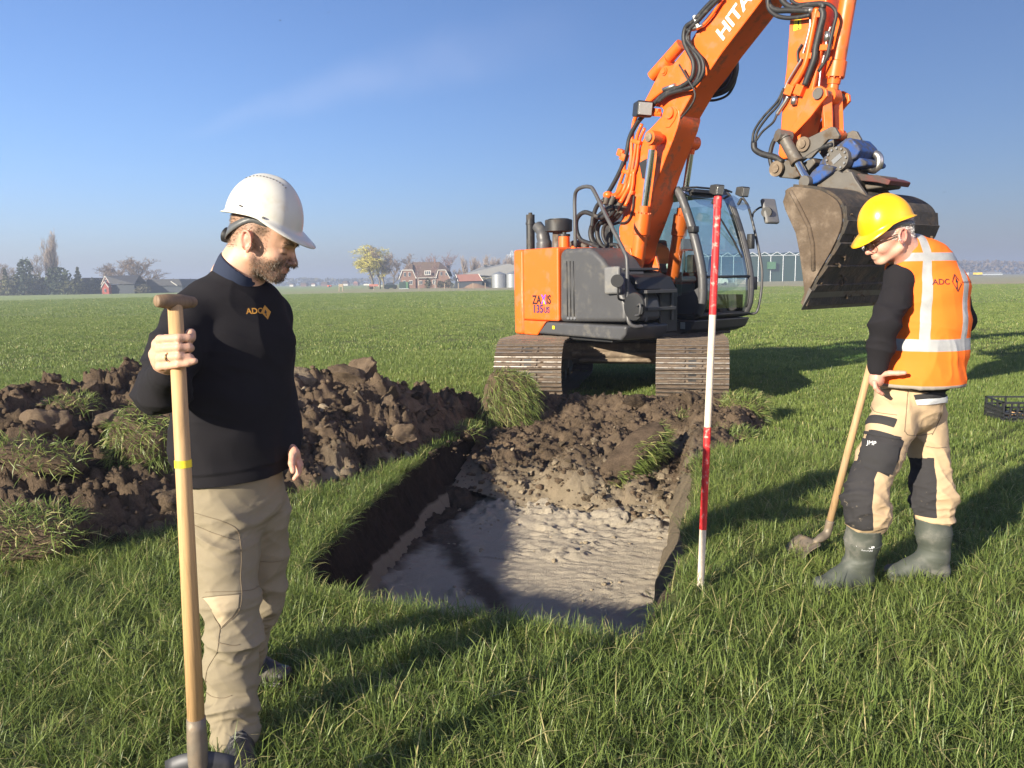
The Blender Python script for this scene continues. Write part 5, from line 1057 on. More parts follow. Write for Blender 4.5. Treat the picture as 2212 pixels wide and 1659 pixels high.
def relax(V, Q, it=2, lam=.5):
    for _ in range(it):
        S = np.zeros_like(V); c = np.zeros(len(V))
        for k in range(4):
            i, j = Q[:, k], Q[:, (k + 1) % 4]; np.add.at(S, i, V[j]); np.add.at(c, i, 1); np.add.at(S, j, V[i]); np.add.at(c, j, 1)
        V = V + lam * (S / c[:, None] - V)
    return V
def folds(V, d1, f1, f2, seed, warp=.5):
    """ridged cloth folds: f1 waves per metre across direction d1, f2 along"""
    d1 = nz_(d1); a = V @ d1; P = V * f2 + np.outer(a, d1) * (f1 - f2); P = P + warp * np.c_[vnoise(V, 5, seed + 1), vnoise(V, 5, seed + 2), vnoise(V, 5, seed + 3)]
    n = vnoise(P, 1.0, seed); n2 = vnoise(P * 2.1, 1.0, seed + 7); r1 = np.clip(1 - np.abs(n) * 1.5, 0, 1) ** 2; r2 = np.clip(1 - np.abs(n2) * 1.5, 0, 1) ** 2; return r1 * 1.25 + r2 * .5 - .6
def near(V, p, r): return np.exp(-(np.linalg.norm(V - np.asarray(p), axis=1) / r) ** 2)

def cloth_mat(name, c, weave=900, rough=.9, var=.1, dirt=None, amt=.3, sheen=0.0, bs=.15):
    m, n, b = new_mat(name); v = coords(n); setb(b, rough, 0, .2); f = noise_n(n, v, 7, 5, .6); f2 = noise_n(n, v, weave, 2)
    k = mth(n, 'ADD', mth(n, 'MULTIPLY', f, .6), mth(n, 'MULTIPLY', f2, .4)); cc = mixcol(n, k, [x * (1 - var) for x in c], [min(1, x * (1 + var)) for x in c])
    if dirt: cc = mixcol(n, mth(n, 'MULTIPLY', mrange(n, noise_n(n, v, 3.2, 6, .65), .5, .75), amt), cc, dirt)
    n.links.new(cc, b.inputs['Base Color']); b.inputs['Sheen Weight'].default_value = sheen
    bump(n, b, mth(n, 'ADD', f2, mth(n, 'MULTIPLY', noise_n(n, v, 60, 4), .8)), bs, .003); return m
M['sweater'] = cloth_mat('black_fleece', (.0135, .0125, .0150), 700, .95, .3, sheen=0.0, bs=.4)
M['shirt'] = cloth_mat('navy_shirt', (.025, .033, .06), 900)
M['khaki'] = cloth_mat('khaki_canvas', (.225, .190, .130), 800, .92, .10, (.19, .15, .095), .55)
M['patch'] = cloth_mat('pale_khaki_patch', (.40, .325, .215), 800, .92, .08)
M['stitch'] = simple('stitching', (.175, .135, .085), .95, 0, .1, 200)
def skin_mat(name, base, red, hair):
    m, n, b = new_mat(name); v = coords(n); setb(b, .48, 0, .4); b.inputs['Subsurface Weight'].default_value = .12; b.inputs['Subsurface Radius'].default_value = (.010, .004, .002); b.inputs['Subsurface Scale'].default_value = .6
    f = noise_n(n, v, 25, 5, .6); f2 = noise_n(n, v, 160, 4, .6)
    c = mixcol(n, f, [x * .88 for x in base], [min(1, x * 1.08) for x in base])
    a = n.nodes.new('ShaderNodeAttribute'); a.attribute_name = 'paint'; sp = N(n, 'ShaderNodeSeparateColor', {0: a.outputs['Color']})
    c = mixcol(n, sp.outputs[0], c, red); c = mixcol(n, mth(n, 'MULTIPLY', sp.outputs[1], mth(n, 'ADD', .45, mth(n, 'MULTIPLY', f2, .8))), c, hair); c = mixcol(n, sp.outputs[2], c, (.045, .02, .016))
    n.links.new(c, b.inputs['Base Color']); bump(n, b, mth(n, 'ADD', mth(n, 'MULTIPLY', f, .6), f2), .18, .003); return m
M['skin1'] = skin_mat('skin', (.56, .33, .225), (.52, .20, .145), (.085, .055, .036))
M['skin2'] = skin_mat('weathered_skin', (.60, .35, .255), (.56, .22, .165), (.55, .52, .49))

def head_sdf(S, O, E, w=1.0, chin=1.0, ears=1.0):
    """O origin, E rows = forward, left, up"""
    L = lambda x, y, z: O + E[0] * x + E[1] * y + E[2] * z
    S.ell(L(-.012, 0, .045), E, (.100, .078, .095), 0)
    S.ell(L(.040, 0, -.018), E, (.060, .060, .076), .03)
    S.ell(L(.055, 0, .045), E, (.044, .058, .050), .03)
    for y in (-1, 1):
        S.cap(L(-.002, y * .052, -.055), L(.066, y * .018, -.086), .021, .020, .02)
        S.ell(L(.064, y * .036, -.030), E, (.028, .024, .026), .015)
    S.cap(L(.076, -.010, -.089), L(.076, .010, -.089), .0185, .0185, .015)
    S.cap(L(.086, -.034, .021), L(.086, .034, .021), .0125, .0125, .015)
    S.cap(L(.094, 0, .014), L(.118, 0, -.030), .0085, .0115, .010)
    S.ell(L(.117, 0, -.034), E, (.013, .012, .011), .006)
    for y in (-1, 1):
        S.ell(L(.106, y * .012, -.037), E, (.011, .0075, .008), .005)
        S.ell(L(.100, y * .033, .001), E, (.017, .017, .010), .008, 'sub')
        S.ell(L(.083, y * .032, -.002), E, (.0135, .0155, .0125), .003)
        S.cap(L(.1095, y * .0055, -.043), L(.1105, y * .006, -.046), .0035, .0035, .002, 'sub')
    S.ell(L(.088, 0, -.060), E, (.017, .030, .018), .012)
    S.cap(L(.094, -.018, -.0575), L(.1005, 0, -.0545), .0055, .0062, .005); S.cap(L(.1005, 0, -.0545), L(.094, .018, -.0575), .0062, .0055, .005)
    S.cap(L(.094, -.015, -.0655), L(.0975, 0, -.0660), .0055, .0068, .006); S.cap(L(.0975, 0, -.0660), L(.094, .015, -.0655), .0068, .0055, .006)
    S.cap(L(.1035, -.020, -.0615), L(.1045, .020, -.0615), .0024, .0024, .003, 'sub')
    for y in (-1, 1):
        a = R_(14); ex = nz_(E[0] * math.cos(a) - E[2] * math.sin(a) * 0 + E[1] * y * .25); ez = nz_(E[2] * math.cos(a) - E[0] * math.sin(a)); ey = nz_(np.cross(ez, ex)); EE = np.array([ex, ey, ez])
        c = L(-.012, y * .079, -.004)
        S.ell(c, EE, (.0195 * ears, .008, .031 * ears), .006)
        rim = [c + ex * (.0185 * math.cos(t)) * ears + ez * (.030 * math.sin(t)) * ears + E[1] * y * .009 for t in np.linspace(-.9, 4.0, 12)]
        S.chain(rim, [.0042] * 12, .003)
        S.ell(c - ez * .027 + ex * .006 + E[1] * y * .006, E, (.008, .005, .010), .005)
        S.ell(c + E[1] * y * .013 + ex * .004 - ez * .003, EE, (.0105, .0085, .0165), .004, 'sub')
    return L
def finger(S, pts, r0, r1, k=.004):
    r = np.linspace(r0, r1, len(pts)); S.chain(pts, r, k)
def head_frame(fwd_xy, pitch, tilt=0.0):
    f = nz_([fwd_xy[0], fwd_xy[1], 0]); l = np.array([-f[1], f[0], 0.]); u = np.array([0, 0, 1.])
    f2 = f * math.cos(pitch) - u * math.sin(pitch); u2 = u * math.cos(pitch) + f * math.sin(pitch)
    l2 = l * math.cos(tilt) + u2 * math.sin(tilt); u3 = np.cross(f2, l2); return np.array([f2, l2, u3])
def strands(name, parent, V, N_, w_, n, ln, wd, mat, flow, seed=1, lift=.5):
    """short hairs rooted on the skin"""
    r = np.random.default_rng(seed); p = w_ / w_.sum(); i = r.choice(len(V), n, p=p); root = V[i] + r.normal(0, .0015, (n, 3))
    d = N_[i] * lift + np.asarray(flow) + r.normal(0, .35, (n, 3)); d /= np.linalg.norm(d, axis=1)[:, None]; sd = np.cross(d, r.normal(size=(n, 3))); sd /= np.linalg.norm(sd, axis=1)[:, None]
    l_ = r.uniform(.5, 1, n)[:, None] * ln; tip = root + d * l_ + np.asarray(flow) * l_ * .4; mid = (root + tip) / 2 + N_[i] * l_ * .1
    Vh = np.stack([root - sd * wd / 2 - N_[i] * .002, root + sd * wd / 2 - N_[i] * .002, mid + sd * wd * .4, mid - sd * wd * .4, tip], 1); T = np.array([[0, 1, 2], [0, 2, 3], [3, 2, 4]])
    o = fast_mesh(name, Vh.reshape(-1, 3), (T[None] + (np.arange(n) * 5)[:, None, None]).reshape(-1, 3), mat, parent, smooth=False); return o
def hair_mat(name, a, b):
    m, n, bs = new_mat(name); setb(bs, .5, 0, .3); g = n.nodes.new('ShaderNodeNewGeometry'); n.links.new(mixcol(n, g.outputs['Random Per Island'], a, b), bs.inputs['Base Color']); return m
M['beard'] = hair_mat('brown_grey_beard', (.055, .034, .022), (.27, .225, .18)); M['hair1'] = hair_mat('short_brown_hair', (.07, .045, .03), (.30, .23, .16)); M['hair2'] = hair_mat('white_hair', (.55, .53, .50), (.85, .84, .82))
def helmet(parent, O, E, color, name_label, back=.135, front=.135, half=.112, hgt=.135, visor=.052, vents=True, seed=0):
    """shell of a hard hat: O centre of the rim line, E forward/left/up"""
    nu, nv_ = 96, 26; V = []
    for j in range(nv_ + 1):
        ph = j / nv_ * math.pi / 2
        for i in range(nu):
            th = 2 * math.pi * i / nu; c, s = math.cos(th), math.sin(th)
            lx = (front if c > 0 else back); e = 2.25
            rr = (abs(c / lx) ** e + abs(s / half) ** e) ** (-1 / e); cp = max(0., math.cos(ph)) ** .82
            z = hgt * math.sin(ph) ** 1.0; x, y = rr * c * cp, rr * s * cp
            rim = 0.016 * math.sin(th) ** 2 * (1 if True else 0) - .014 * max(0, c) ** 2
            if j == 0: z += rim
            else: z = z + rim * (1 - j / nv_) ** 2
            ridge = math.exp(-(y / .022) ** 2) * max(0, math.sin(ph) - .35) * .012 * (1 if c > -.9 else 1); z += ridge
            V.append((x, y, z))
    F = [(j * nu + i, j * nu + (i + 1) % nu, (j + 1) * nu + (i + 1) % nu, (j + 1) * nu + i) for j in range(nv_) for i in range(nu)]
    # rim flange and visor
    n0 = len(V)
    for k, (o_, dz) in enumerate(((.004, -.006), (.012, -.010))):
        for i in range(nu):
            th = 2 * math.pi * i / nu; c, s = math.cos(th), math.sin(th); b_ = V[i]; nrm = nz_([b_[0] / front ** 2, b_[1] / half ** 2, 0]); vz = max(0, (c - .25) / .75) ** 1.1
            ex = o_ * (.5 + .5 * abs(c)) + vz * visor * (.45 if k == 0 else 1.0); V.append((b_[0] + nrm[0] * ex, b_[1] + nrm[1] * ex * (1 - .5 * vz), b_[2] + dz - vz * (.006 if k == 0 else .022)))
    for i in range(nu):
        j = (i + 1) % nu; F.append((i, n0 + i, n0 + j, j)); F.append((n0 + i, n0 + nu + i, n0 + nu + j, n0 + j))
    Wd = [O + E[0] * x + E[1] * y + E[2] * z for x, y, z in V]
    h = obj('hard_hat', Wd, F, color, parent, smooth=True); fixn(h); so_ = h.modifiers.new('s', 'SOLIDIFY'); so_.thickness = .0028; so_.offset = -1
    return h, (lambda x, y, z: O + E[0] * x + E[1] * y + E[2] * z)
M['whitehat'] = simple('white_helmet_plastic', (.56, .545, .48), .3, 0, .03, 8, dirt=(.50, .44, .33), dirt_amt=.16, dscale=9); M['yellowhat'] = simple('yellow_helmet_plastic', (.82, .40, .008), .3, 0, .04, 8, dirt=(.62, .36, .05), dirt_amt=.15, dscale=6)
M['strap'] = simple('grey_strap_plastic', (.09, .095, .10), .45, 0, .1, 20)

# ------------------------------------------------------------------ person in black with the white hard hat
B1 = np.array([-.87, 2.42, 0.0])
def J1(x, y, Y): return atY(x, y, Y) - B1
sl1 = nz_([.80, .60, 0]); fc1 = np.array([.60, -.80, 0])                 # his left, his front
neck1 = J1(512, 600, 2.50); hO1 = J1(567, 521, 2.48); E1 = head_frame((1.0, -.10), R_(21), R_(2))
rsh, rel, rwr = J1(412, 690, 2.40), J1(352, 842, 2.22), J1(360, 806, 2.00)
lsh, lel, lwr = J1(582, 680, 2.64), J1(592, 850, 2.62), J1(620, 962, 2.54)
hip1 = J1(508, 1062, 2.50); rhp, rkn, ran = J1(478, 1105, 2.44), J1(504, 1345, 2.40), J1(510, 1575, 2.38); lhp, lkn, lan = J1(566, 1110, 2.60), J1(572, 1290, 2.66), J1(530, 1478, 2.84)
S = SDF(np.array([-.62, -.75, -.02]), np.array([.55, .60, 1.85]), .0042)
head_sdf(S, hO1, E1)
S.ecap(hO1 + E1[0] * -.035 - E1[2] * .035, neck1 + [-.01, 0, .0], E1[1], (.058, .060), (.070, .072), .025)
S.ecap(hO1 - E1[0] * .02 - E1[2] * .07, neck1 + [.02, 0, -.01], E1[1], (.050, .048), (.062, .060), .02)
chest1 = J1(505, 760, 2.5); S.ecap(neck1 - [0, 0, .05], chest1, sl1, (.10, .07), (.15, .095), .03); S.ecap(chest1, hip1, sl1, (.15, .095), (.14, .095), .03)
for a_, b_, c_ in ((rsh, rel, rwr), (lsh, lel, lwr)): S.chain([neck1 - [0, 0, .06], a_, b_, c_], [.05, .045, .036, .026], .02)
S.chain([hip1, rhp, rkn, ran], [.07, .058, .042, .032], .03); S.chain([hip1, lhp, lkn, lan], [.07, .058, .042, .032], .03)
# right hand closed round the spade handle
SH_T, SH_B = atY(378, 655, 1.90) - B1, atY(428, 1640, 1.84) - B1
def shaft1(y): t = (y - 655) / 985.0; return SH_T + (SH_B - SH_T) * t
def hp(x, y, Y): return atY(x, y, Y) - B1
S.ecap(rwr, hp(354, 772, 1.955), [0, 1, 0], (.024, .030), (.022, .040), .012); S.ecap(hp(352, 785, 1.955), hp(350, 745, 1.945), [0, 1, 0], (.022, .027), (.021, .026), .012)
S.ell(hp(361, 768, 1.962), np.eye(3), (.030, .024, .042), .012)
fy = [731, 751, 771, 789]
for i, y_ in enumerate(fy):
    ysh = shaft1(y_); Yf = ysh[1] + B1[1]; rad = (.0108, .0110, .0105, .0092)[i]
    if i < 3: pts = [hp(347, y_ + 3, Yf + .022), hp(358, y_ + 1, Yf - .012), hp(386, y_ - 1, Yf - .031), hp(408, y_ - 1 + i, Yf - .018), hp(411, y_ + i, Yf + .010), hp(398, y_ + 1, Yf + .028)]
    else: pts = [hp(349, y_ + 2, Yf + .022), hp(360, y_ + 2, Yf - .010), hp(384, y_ - 1, Yf - .030), hp(405, y_ - 4, Yf - .026), hp(421, y_ - 9, Yf - .022)]
    finger(S, pts, rad * 1.04, rad * .88, .0035)
    S.ell(hp(347, y_ + 3, Yf + .020), np.eye(3), (.0135, .014, .0125), .006)
Yt = shaft1(735)[1] + B1[1]; finger(S, [hp(362, 762, Yt + .040), hp(382, 746, Yt + .040), hp(404, 738, Yt + .026), hp(411, 728, Yt + .018), hp(412, 719, Yt + .014)], .0135, .0118, .006)
# left hand hanging
S.ecap(lwr, J1(638, 985, 2.50), fc1, (.028, .020), (.036, .018), .012)
for i, (x_, d_) in enumerate(((632, .0), (640, -.012), (646, -.020), (650, -.028))):
    Yb = 2.515 + (-.022 + i * .017); finger(S, [J1(637 + i * 2.5, 990, Yb), J1(645 + i * 1.5, 1008 - i * 1.5, Yb - .004), J1(644 + i, 1024 - i * 2, Yb - .010), J1(636 + i, 1034 - i * 2.5, Yb - .016)], .0098, .0080, .004)
finger(S, [J1(632, 978, 2.485), J1(630, 1000, 2.462), J1(633, 1018, 2.455)], .0125, .0095, .006)
V, Q = S.mesh(); V = relax(V, Q, 1, .35); Nn = vnormals(V, Q)
P1 = fast_mesh('person', V, Q, M['skin1'], None, True, tuple(B1)); tag(P1, 'man in black sweater and white hard hat standing with a long spade, head bowed', 'person')
def headloc(V, O, E): return (V - O) @ E.T
H = headloc(V, hO1, E1); hd_ = np.linalg.norm(H, axis=1) < .17
jawz = np.clip((-.030 - H[:, 2] + .45 * np.clip(H[:, 0] - .055, 0, .1)) / .022, 0, 1)
beard = hd_ * jawz * np.clip((H[:, 0] - .002 - .10 * np.clip(-.05 - H[:, 2], 0, .1)) / .016, 0, 1) * np.clip((H[:, 2] + .125) / .015, 0, 1)
mouth = (np.abs(H[:, 1]) < .026) & (H[:, 2] > -.072) & (H[:, 2] < -.050) & (H[:, 0] > .088); beard = np.where(mouth, beard * .3, beard)
side = hd_ * np.clip((.026 - np.abs(H[:, 0] - .022)) / .01, 0, 1) * (H[:, 2] > -.03) * (H[:, 2] < .05) * (np.abs(H[:, 1]) > .045); beard = np.maximum(beard, side * .35)
hair = hd_ * np.clip((H[:, 2] - .012 - .9 * np.clip(H[:, 0] - .02, 0, .2) - .25 * np.clip(-H[:, 0] - .02, 0, .1) * -1) / .015, 0, 1) * np.clip((.05 - H[:, 0]) / .02, 0, 1)
nape = hd_ * np.clip((-.045 - H[:, 0]) / .015, 0, 1) * np.clip((H[:, 2] + .055) / .03, 0, 1); hair = np.maximum(hair, nape * .85)
earm = hd_ & (np.abs(H[:, 1]) > .080) & (np.abs(H[:, 0] + .012) < .03); hair = np.where(earm, 0, hair)
brow = hd_ * np.exp(-((H[:, 2] - .027 + 6 * (np.abs(H[:, 1]) - .03) ** 2) / .006) ** 2) * (np.abs(H[:, 1]) > .012) * (np.abs(H[:, 1]) < .05) * (H[:, 0] > .07)
eye = hd_ * np.exp(-((H[:, 2] + .0095) / .0032) ** 2) * (np.abs(np.abs(H[:, 1]) - .032) < .0135) * (H[:, 0] > .078)
red = np.clip(earm * .75 + hd_ * np.exp(-(np.linalg.norm(H - [.118, 0, -.034], axis=1) / .022) ** 2) * .6 + mouth * .45 + (V[:, 2] < 1.25) * (V[:, 2] > .5) * (.28 + .35 * vnoise(V, 60, 3)), 0, 1)
cattr(P1, 'paint', np.stack([red, np.clip(beard * .75 + hair * .6 + brow * .8, 0, 1), eye * .85], 1))
bw_ = beard * (Nn @ E1[0] > -.6); strands('beard', P1, V, Nn, bw_ + 1e-9, 4200, .0062, .0010, M['beard'], E1[0] * .1 - E1[2] * .9, 3, .5)
strands('hair', P1, V, Nn, hair * (H[:, 2] < .10) + 1e-9, 3600, .006, .0010, M['hair1'], -E1[0] * .5 - E1[2] * .6, 4, .45); strands('eyebrow', P1, V, Nn, brow + 1e-9, 260, .008, .0010, M['hair1'], -E1[0] * .1 + E1[1] * .0, 5, .5)
# sweater
S = SDF(np.array([-.62, -.60, .80]), np.array([.45, .50, 1.70]), .0052)
tor = [(512, 612, .085, .075), (502, 662, .165, .105), (505, 740, .190, .132), (501, 850, .192, .140), (500, 950, .190, .140), (507, 1018, .182, .136), (509, 1045, .176, .134)]
T_ = [(J1(x, y, 2.50), (a_, b_)) for x, y, a_, b_ in tor]
for (a_, r0), (b_, r1) in zip(T_[:-1], T_[1:]): S.ecap(a_, b_, sl1, r0, r1, .02)
S.chain([neck1 + [-.03, -.02, -.045], rsh + [.02, .02, .01], rsh, (rsh + rel) / 2 + [-.01, 0, 0], rel, rel + (rwr - rel) * .5 + [0, 0, -.012], rwr + (rel - rwr) * .14], [.055, .066, .072, .070, .069, .062, .046], .03)
S.chain([rwr + (rel - rwr) * .26, rwr + (rel - rwr) * .02], [.043, .041], .006)
S.chain([neck1 + [.03, .02, -.05], lsh, (lsh + lel) / 2, lel, lel + (lwr - lel) * .55, lwr + (lel - lwr) * .12, lwr], [.055, .068, .068, .064, .060, .05, .042], .03)
hem0, hem1 = J1(412, 1048, 2.40), J1(630, 1003, 2.60); hx = nz_(hem1 - hem0); S.cut(hem0 + [0, 0, -.004], -nz_(np.cross(hx, [-.6, .8, 0]) * np.sign(np.cross(hx, [-.6, .8, 0])[2])))
S.cut(rwr + (rel - rwr) * -.02, nz_(rwr - rel)) if False else None
nd = nz_(hO1 - neck1 + [-.02, 0, 0]); S.cap(neck1 + nd * -.02 + [.012, 0, .02], neck1 + nd * .2 + [.01, 0, 0], .072, .085, .01, 'sub')
V, Q = S.mesh(); V = relax(V, Q, 2); Nn = vnormals(V, Q)
f = .0075 * folds(V, [.25, .1, 1], 11, 3, 301) * (.25 + near(V, rel, .2) * 1.4 + np.exp(-((V[:, 2] - T_[-1][0][2] - .07) / .08) ** 2) * .9) + .008 * folds(V, [1, .4, .5], 6, 2.2, 305) * .8
inh = np.clip((.045 - (V[:, 2] - (hem0[2] + (V - hem0) @ np.array([hx[0], hx[1], 0]) * hx[2])))/.006, 0, 1); f = f * (1 - .7 * inh) - .005 * inh
V = V + Nn * f[:, None]; sw = fast_mesh('sweater', V, Q, M['sweater'], P1); SWB = BVHTree.FromPolygons([Vector(v) for v in V], [list(map(int, q)) for q in Q])
# shirt collar
cpts = []
S = SDF(neck1 - .16, neck1 + .16, .0045); S.ecap(neck1 + nd * -.02 + [.006, 0, 0], neck1 + nd * .034 + [-.002, 0, 0], E1[1], (.086, .083), (.080, .077), .008); S.cap(neck1 + nd * -.12 + [.012, 0, 0], neck1 + nd * .3 + [.0, 0, 0], .070, .069, .004, 'sub'); S.cut(neck1 + nd * .046 + nz_([.5, -.1, 0]) * 0, nz_(nd + np.array([.10, 0, 0])))
V, Q = S.mesh(); V = relax(V, Q, 1); fast_mesh('shirt_collar', V, Q, M['shirt'], P1)
# sweater logo
M['gold'] = simple('gold_thread', (.52, .25, .035), .7, 0, .1, 300, bmp=.4, bscale=900)
def drape(name, mat, parent, V2, F, org, xd, yd, bvh, off=.002, sub=0):
    """flat print laid on cloth: cast along the surface normal direction"""
    zd = np.cross(xd, yd); out = []; bad = set()
    for v in V2:
        p = np.asarray(org) + v[0] * xd + v[1] * yd; hit = bvh.ray_cast(Vector(p + zd * .25), Vector(-zd), .40); bad.add(len(out)) if hit[0] is None or hit[1] @ Vector(zd) < .25 else None; out.append(np.array(hit[0][:]) + zd * off if hit[0] is not None else p)
    F = [f for f in F if not bad & set(f)]; use = sorted({i for f in F for i in f}); mp_ = {v: k for k, v in enumerate(use)}
    m = MB(); m.add([out[i] for i in use], [tuple(mp_[i] for i in f) for f in F]); return m.build(name, mat, parent)
def on_bvh(x, y, bvh, B, off=.001):
    d = Vector(ray(x, y)).normalized(); h = bvh.ray_cast(Vector(Cv - B), d); return None if h[0] is None else np.array(h[0][:]) + np.array(h[1][:]) * off
lgn = nz_([.5, -.86, .05]); lgx = nz_(np.cross([0, 0, 1], lgn)); lgy = np.cross(lgn, lgx); lgx = nz_(lgx); lo = on_bvh(532, 678, SWB, B1, 0)
tvv, tff = text_vf('ADC', .025, 0, .0006); drape('logo_lettering', M['gold'], P1, tvv, tff, lo, lgx, lgy, SWB)
dia = [(.047, .004), (.062, .026), (.082, .004), (.068, -.020)]; ins = [(a_ * .8 + .0152, b_ * .8 + .001) for a_, b_ in dia]
drape('logo_diamond', M['gold'], P1, dia, [(0, 1, 2, 3)], lo, lgx, lgy, SWB, .002); drape('logo_trowel', M['textblack'], P1, [(.062, .012), (.067, .004), (.0645, -.001), (.0655, -.008), (.062, -.008), (.062, -.001), (.058, .002)], [(0, 1, 2, 3, 4, 5, 6)], lo, lgx, lgy, SWB, .0032)
# trousers
S = SDF(np.array([-.45, -.45, .02]), np.array([.42, .62, 1.05]), .0052)
S.ecap(J1(510, 1020, 2.5), J1(508, 1085, 2.5), sl1, (.160, .120), (.168, .124), .02)
rl_ = [(J1(486, 1110, 2.46), .108), (J1(489, 1200, 2.43), .103), (J1(498, 1300, 2.40), .090), (J1(505, 1362, 2.385), .083), (J1(498, 1440, 2.39), .083), (J1(504, 1520, 2.38), .080), (J1(510, 1572, 2.37), .072), (J1(506, 1592, 2.37), .066)]
ll_ = [(J1(556, 1110, 2.58), .102), (J1(564, 1200, 2.62), .093), (J1(567, 1285, 2.66), .080), (J1(540, 1370, 2.74), .070), (J1(528, 1440, 2.81), .070), (J1(530, 1480, 2.85), .066)]
S.chain([p for p, r in rl_], [r for p, r in rl_], .03); S2 = ll_
S.chain([p for p, r in ll_], [r for p, r in ll_], .02)
S.cut(np.array([0, 0, J1(510, 1024, 2.5)[2]]), [0, 0, 1]); S.cap(rl_[-1][0] - [0, 0, .08], rl_[-1][0] + [0, 0, .02], .055, .05, .01, 'sub')
V, Q = S.mesh(); V = relax(V, Q, 2); Nn = vnormals(V, Q)
zb = V[:, 2]; kr, an_ = rl_[3][0], rl_[-2][0]
amp = .3 + 1.1 * near(V, rl_[3][0], .13) + 1.9 * near(V, rl_[5][0], .12) + 1.0 * near(V, ll_[2][0], .12) + .7 * np.exp(-((zb - hip1[2] + .09) / .05) ** 2)
f = .014 * folds(V, [.3, .1, 1], 9.5, 3.0, 401) * amp + .009 * folds(V, [1, 0, .8], 7, 2.5, 405) + .005 * folds(V, [-.6, .2, 1], 22, 7, 408) * amp
V = V + Nn * f[:, None]; tr = fast_mesh('trousers', V, Q, M['khaki'], P1)
TRB = BVHTree.FromPolygons([Vector(v) for v in V], [list(map(int, q)) for q in Q])
def z3(x, y): return ((500 + .738 * x) / _k, (1800 + .738 * y) / _k)
def on_bvh_(x, y, bvh, B, off=.001):
    d = Vector(ray(x, y)).normalized(); h = bvh.ray_cast(Vector(Cv - B), d); return None if h[0] is None else np.array(h[0][:]) + np.array(h[1][:]) * off
def seam(name, pts, r, bvh, B, parent, mat='stitch', n=10):
    c = [on_bvh(*p, bvh, B) for p in [q[:2] for q in spline([(x, y, 0) for x, y in pts], n)]]; c = [p for p in c if p is not None]
    if len(c) > 2: return P_(name, mat, lambda m: m.tube(c, r, 5), parent, smooth=True)
for pts in ([(352, 295), (430, 318), (530, 350), (585, 385), (603, 440), (610, 540), (606, 640), (612, 740), (590, 830), (500, 915)], [(356, 360), (450, 400), (520, 425), (570, 440)], [(405, 748), (500, 738), (605, 728)], [(405, 748), (445, 800), (470, 860), (495, 905), (490, 960), (480, 1040), (430, 1130), (415, 1230)], [(410, 1240), (450, 1275), (510, 1285), (560, 1270)], [(420, 715 + 5), (640, 712), (700, 690)], [(350, 148), (430, 152), (500, 150)], [(490, 990), (560, 1005), (600, 1000)], [(712, 555), (770, 560), (835, 550)]):
    seam('seam', [z3(*p) for p in pts], .0012, TRB, B1, tr)
def patch_on(name, mat, parent, pts, bvh, B, off=.0022, n=14):
    """a sewn-on piece of cloth following the cloth below"""
    c = np.mean(pts, 0); bm = bmesh.new(); vs_ = []
    P = [np.array(p) for p in pts]; ring_ = []
    for i in range(len(P)):
        for s in range(4): ring_.append(P[i] + (P[(i + 1) % len(P)] - P[i]) * s / 4)
    lv = []
    for t in np.linspace(1, 0, n)[:-1]: lv.append([c + (q - c) * t for q in ring_])
    V_, F_ = [], []; m_ = len(ring_)
    for r_ in lv:
        for q in r_:
            h = on_bvh(q[0], q[1], bvh, B, off); V_.append(h if h is not None else np.array([np.nan] * 3))
    h = on_bvh(c[0], c[1], bvh, B, off); V_.append(h)
    for a_ in range(len(lv) - 1):
        for i in range(m_): F_.append((a_ * m_ + i, a_ * m_ + (i + 1) % m_, (a_ + 1) * m_ + (i + 1) % m_, (a_ + 1) * m_ + i))
    a_ = (len(lv) - 1) * m_; F_ += [(a_ + i, a_ + (i + 1) % m_, len(V_) - 1) for i in range(m_)]
    V_ = np.array(V_); ok = ~np.isnan(V_).any(1); F_ = [f_ for f_ in F_ if all(ok[list(f_)]) and max(np.linalg.norm(V_[f_[i]] - V_[f_[i - 1]]) for i in range(len(f_))) < .06]; V_[~ok] = 0
    return obj(name, V_, F_, mat, parent, smooth=True)
patch_on('knee_patch', M['patch'], tr, [z3(*p) for p in [(408, 752), (500, 742), (598, 734), (592, 800), (560, 850), (505, 905), (470, 850), (440, 790)]], TRB, B1)
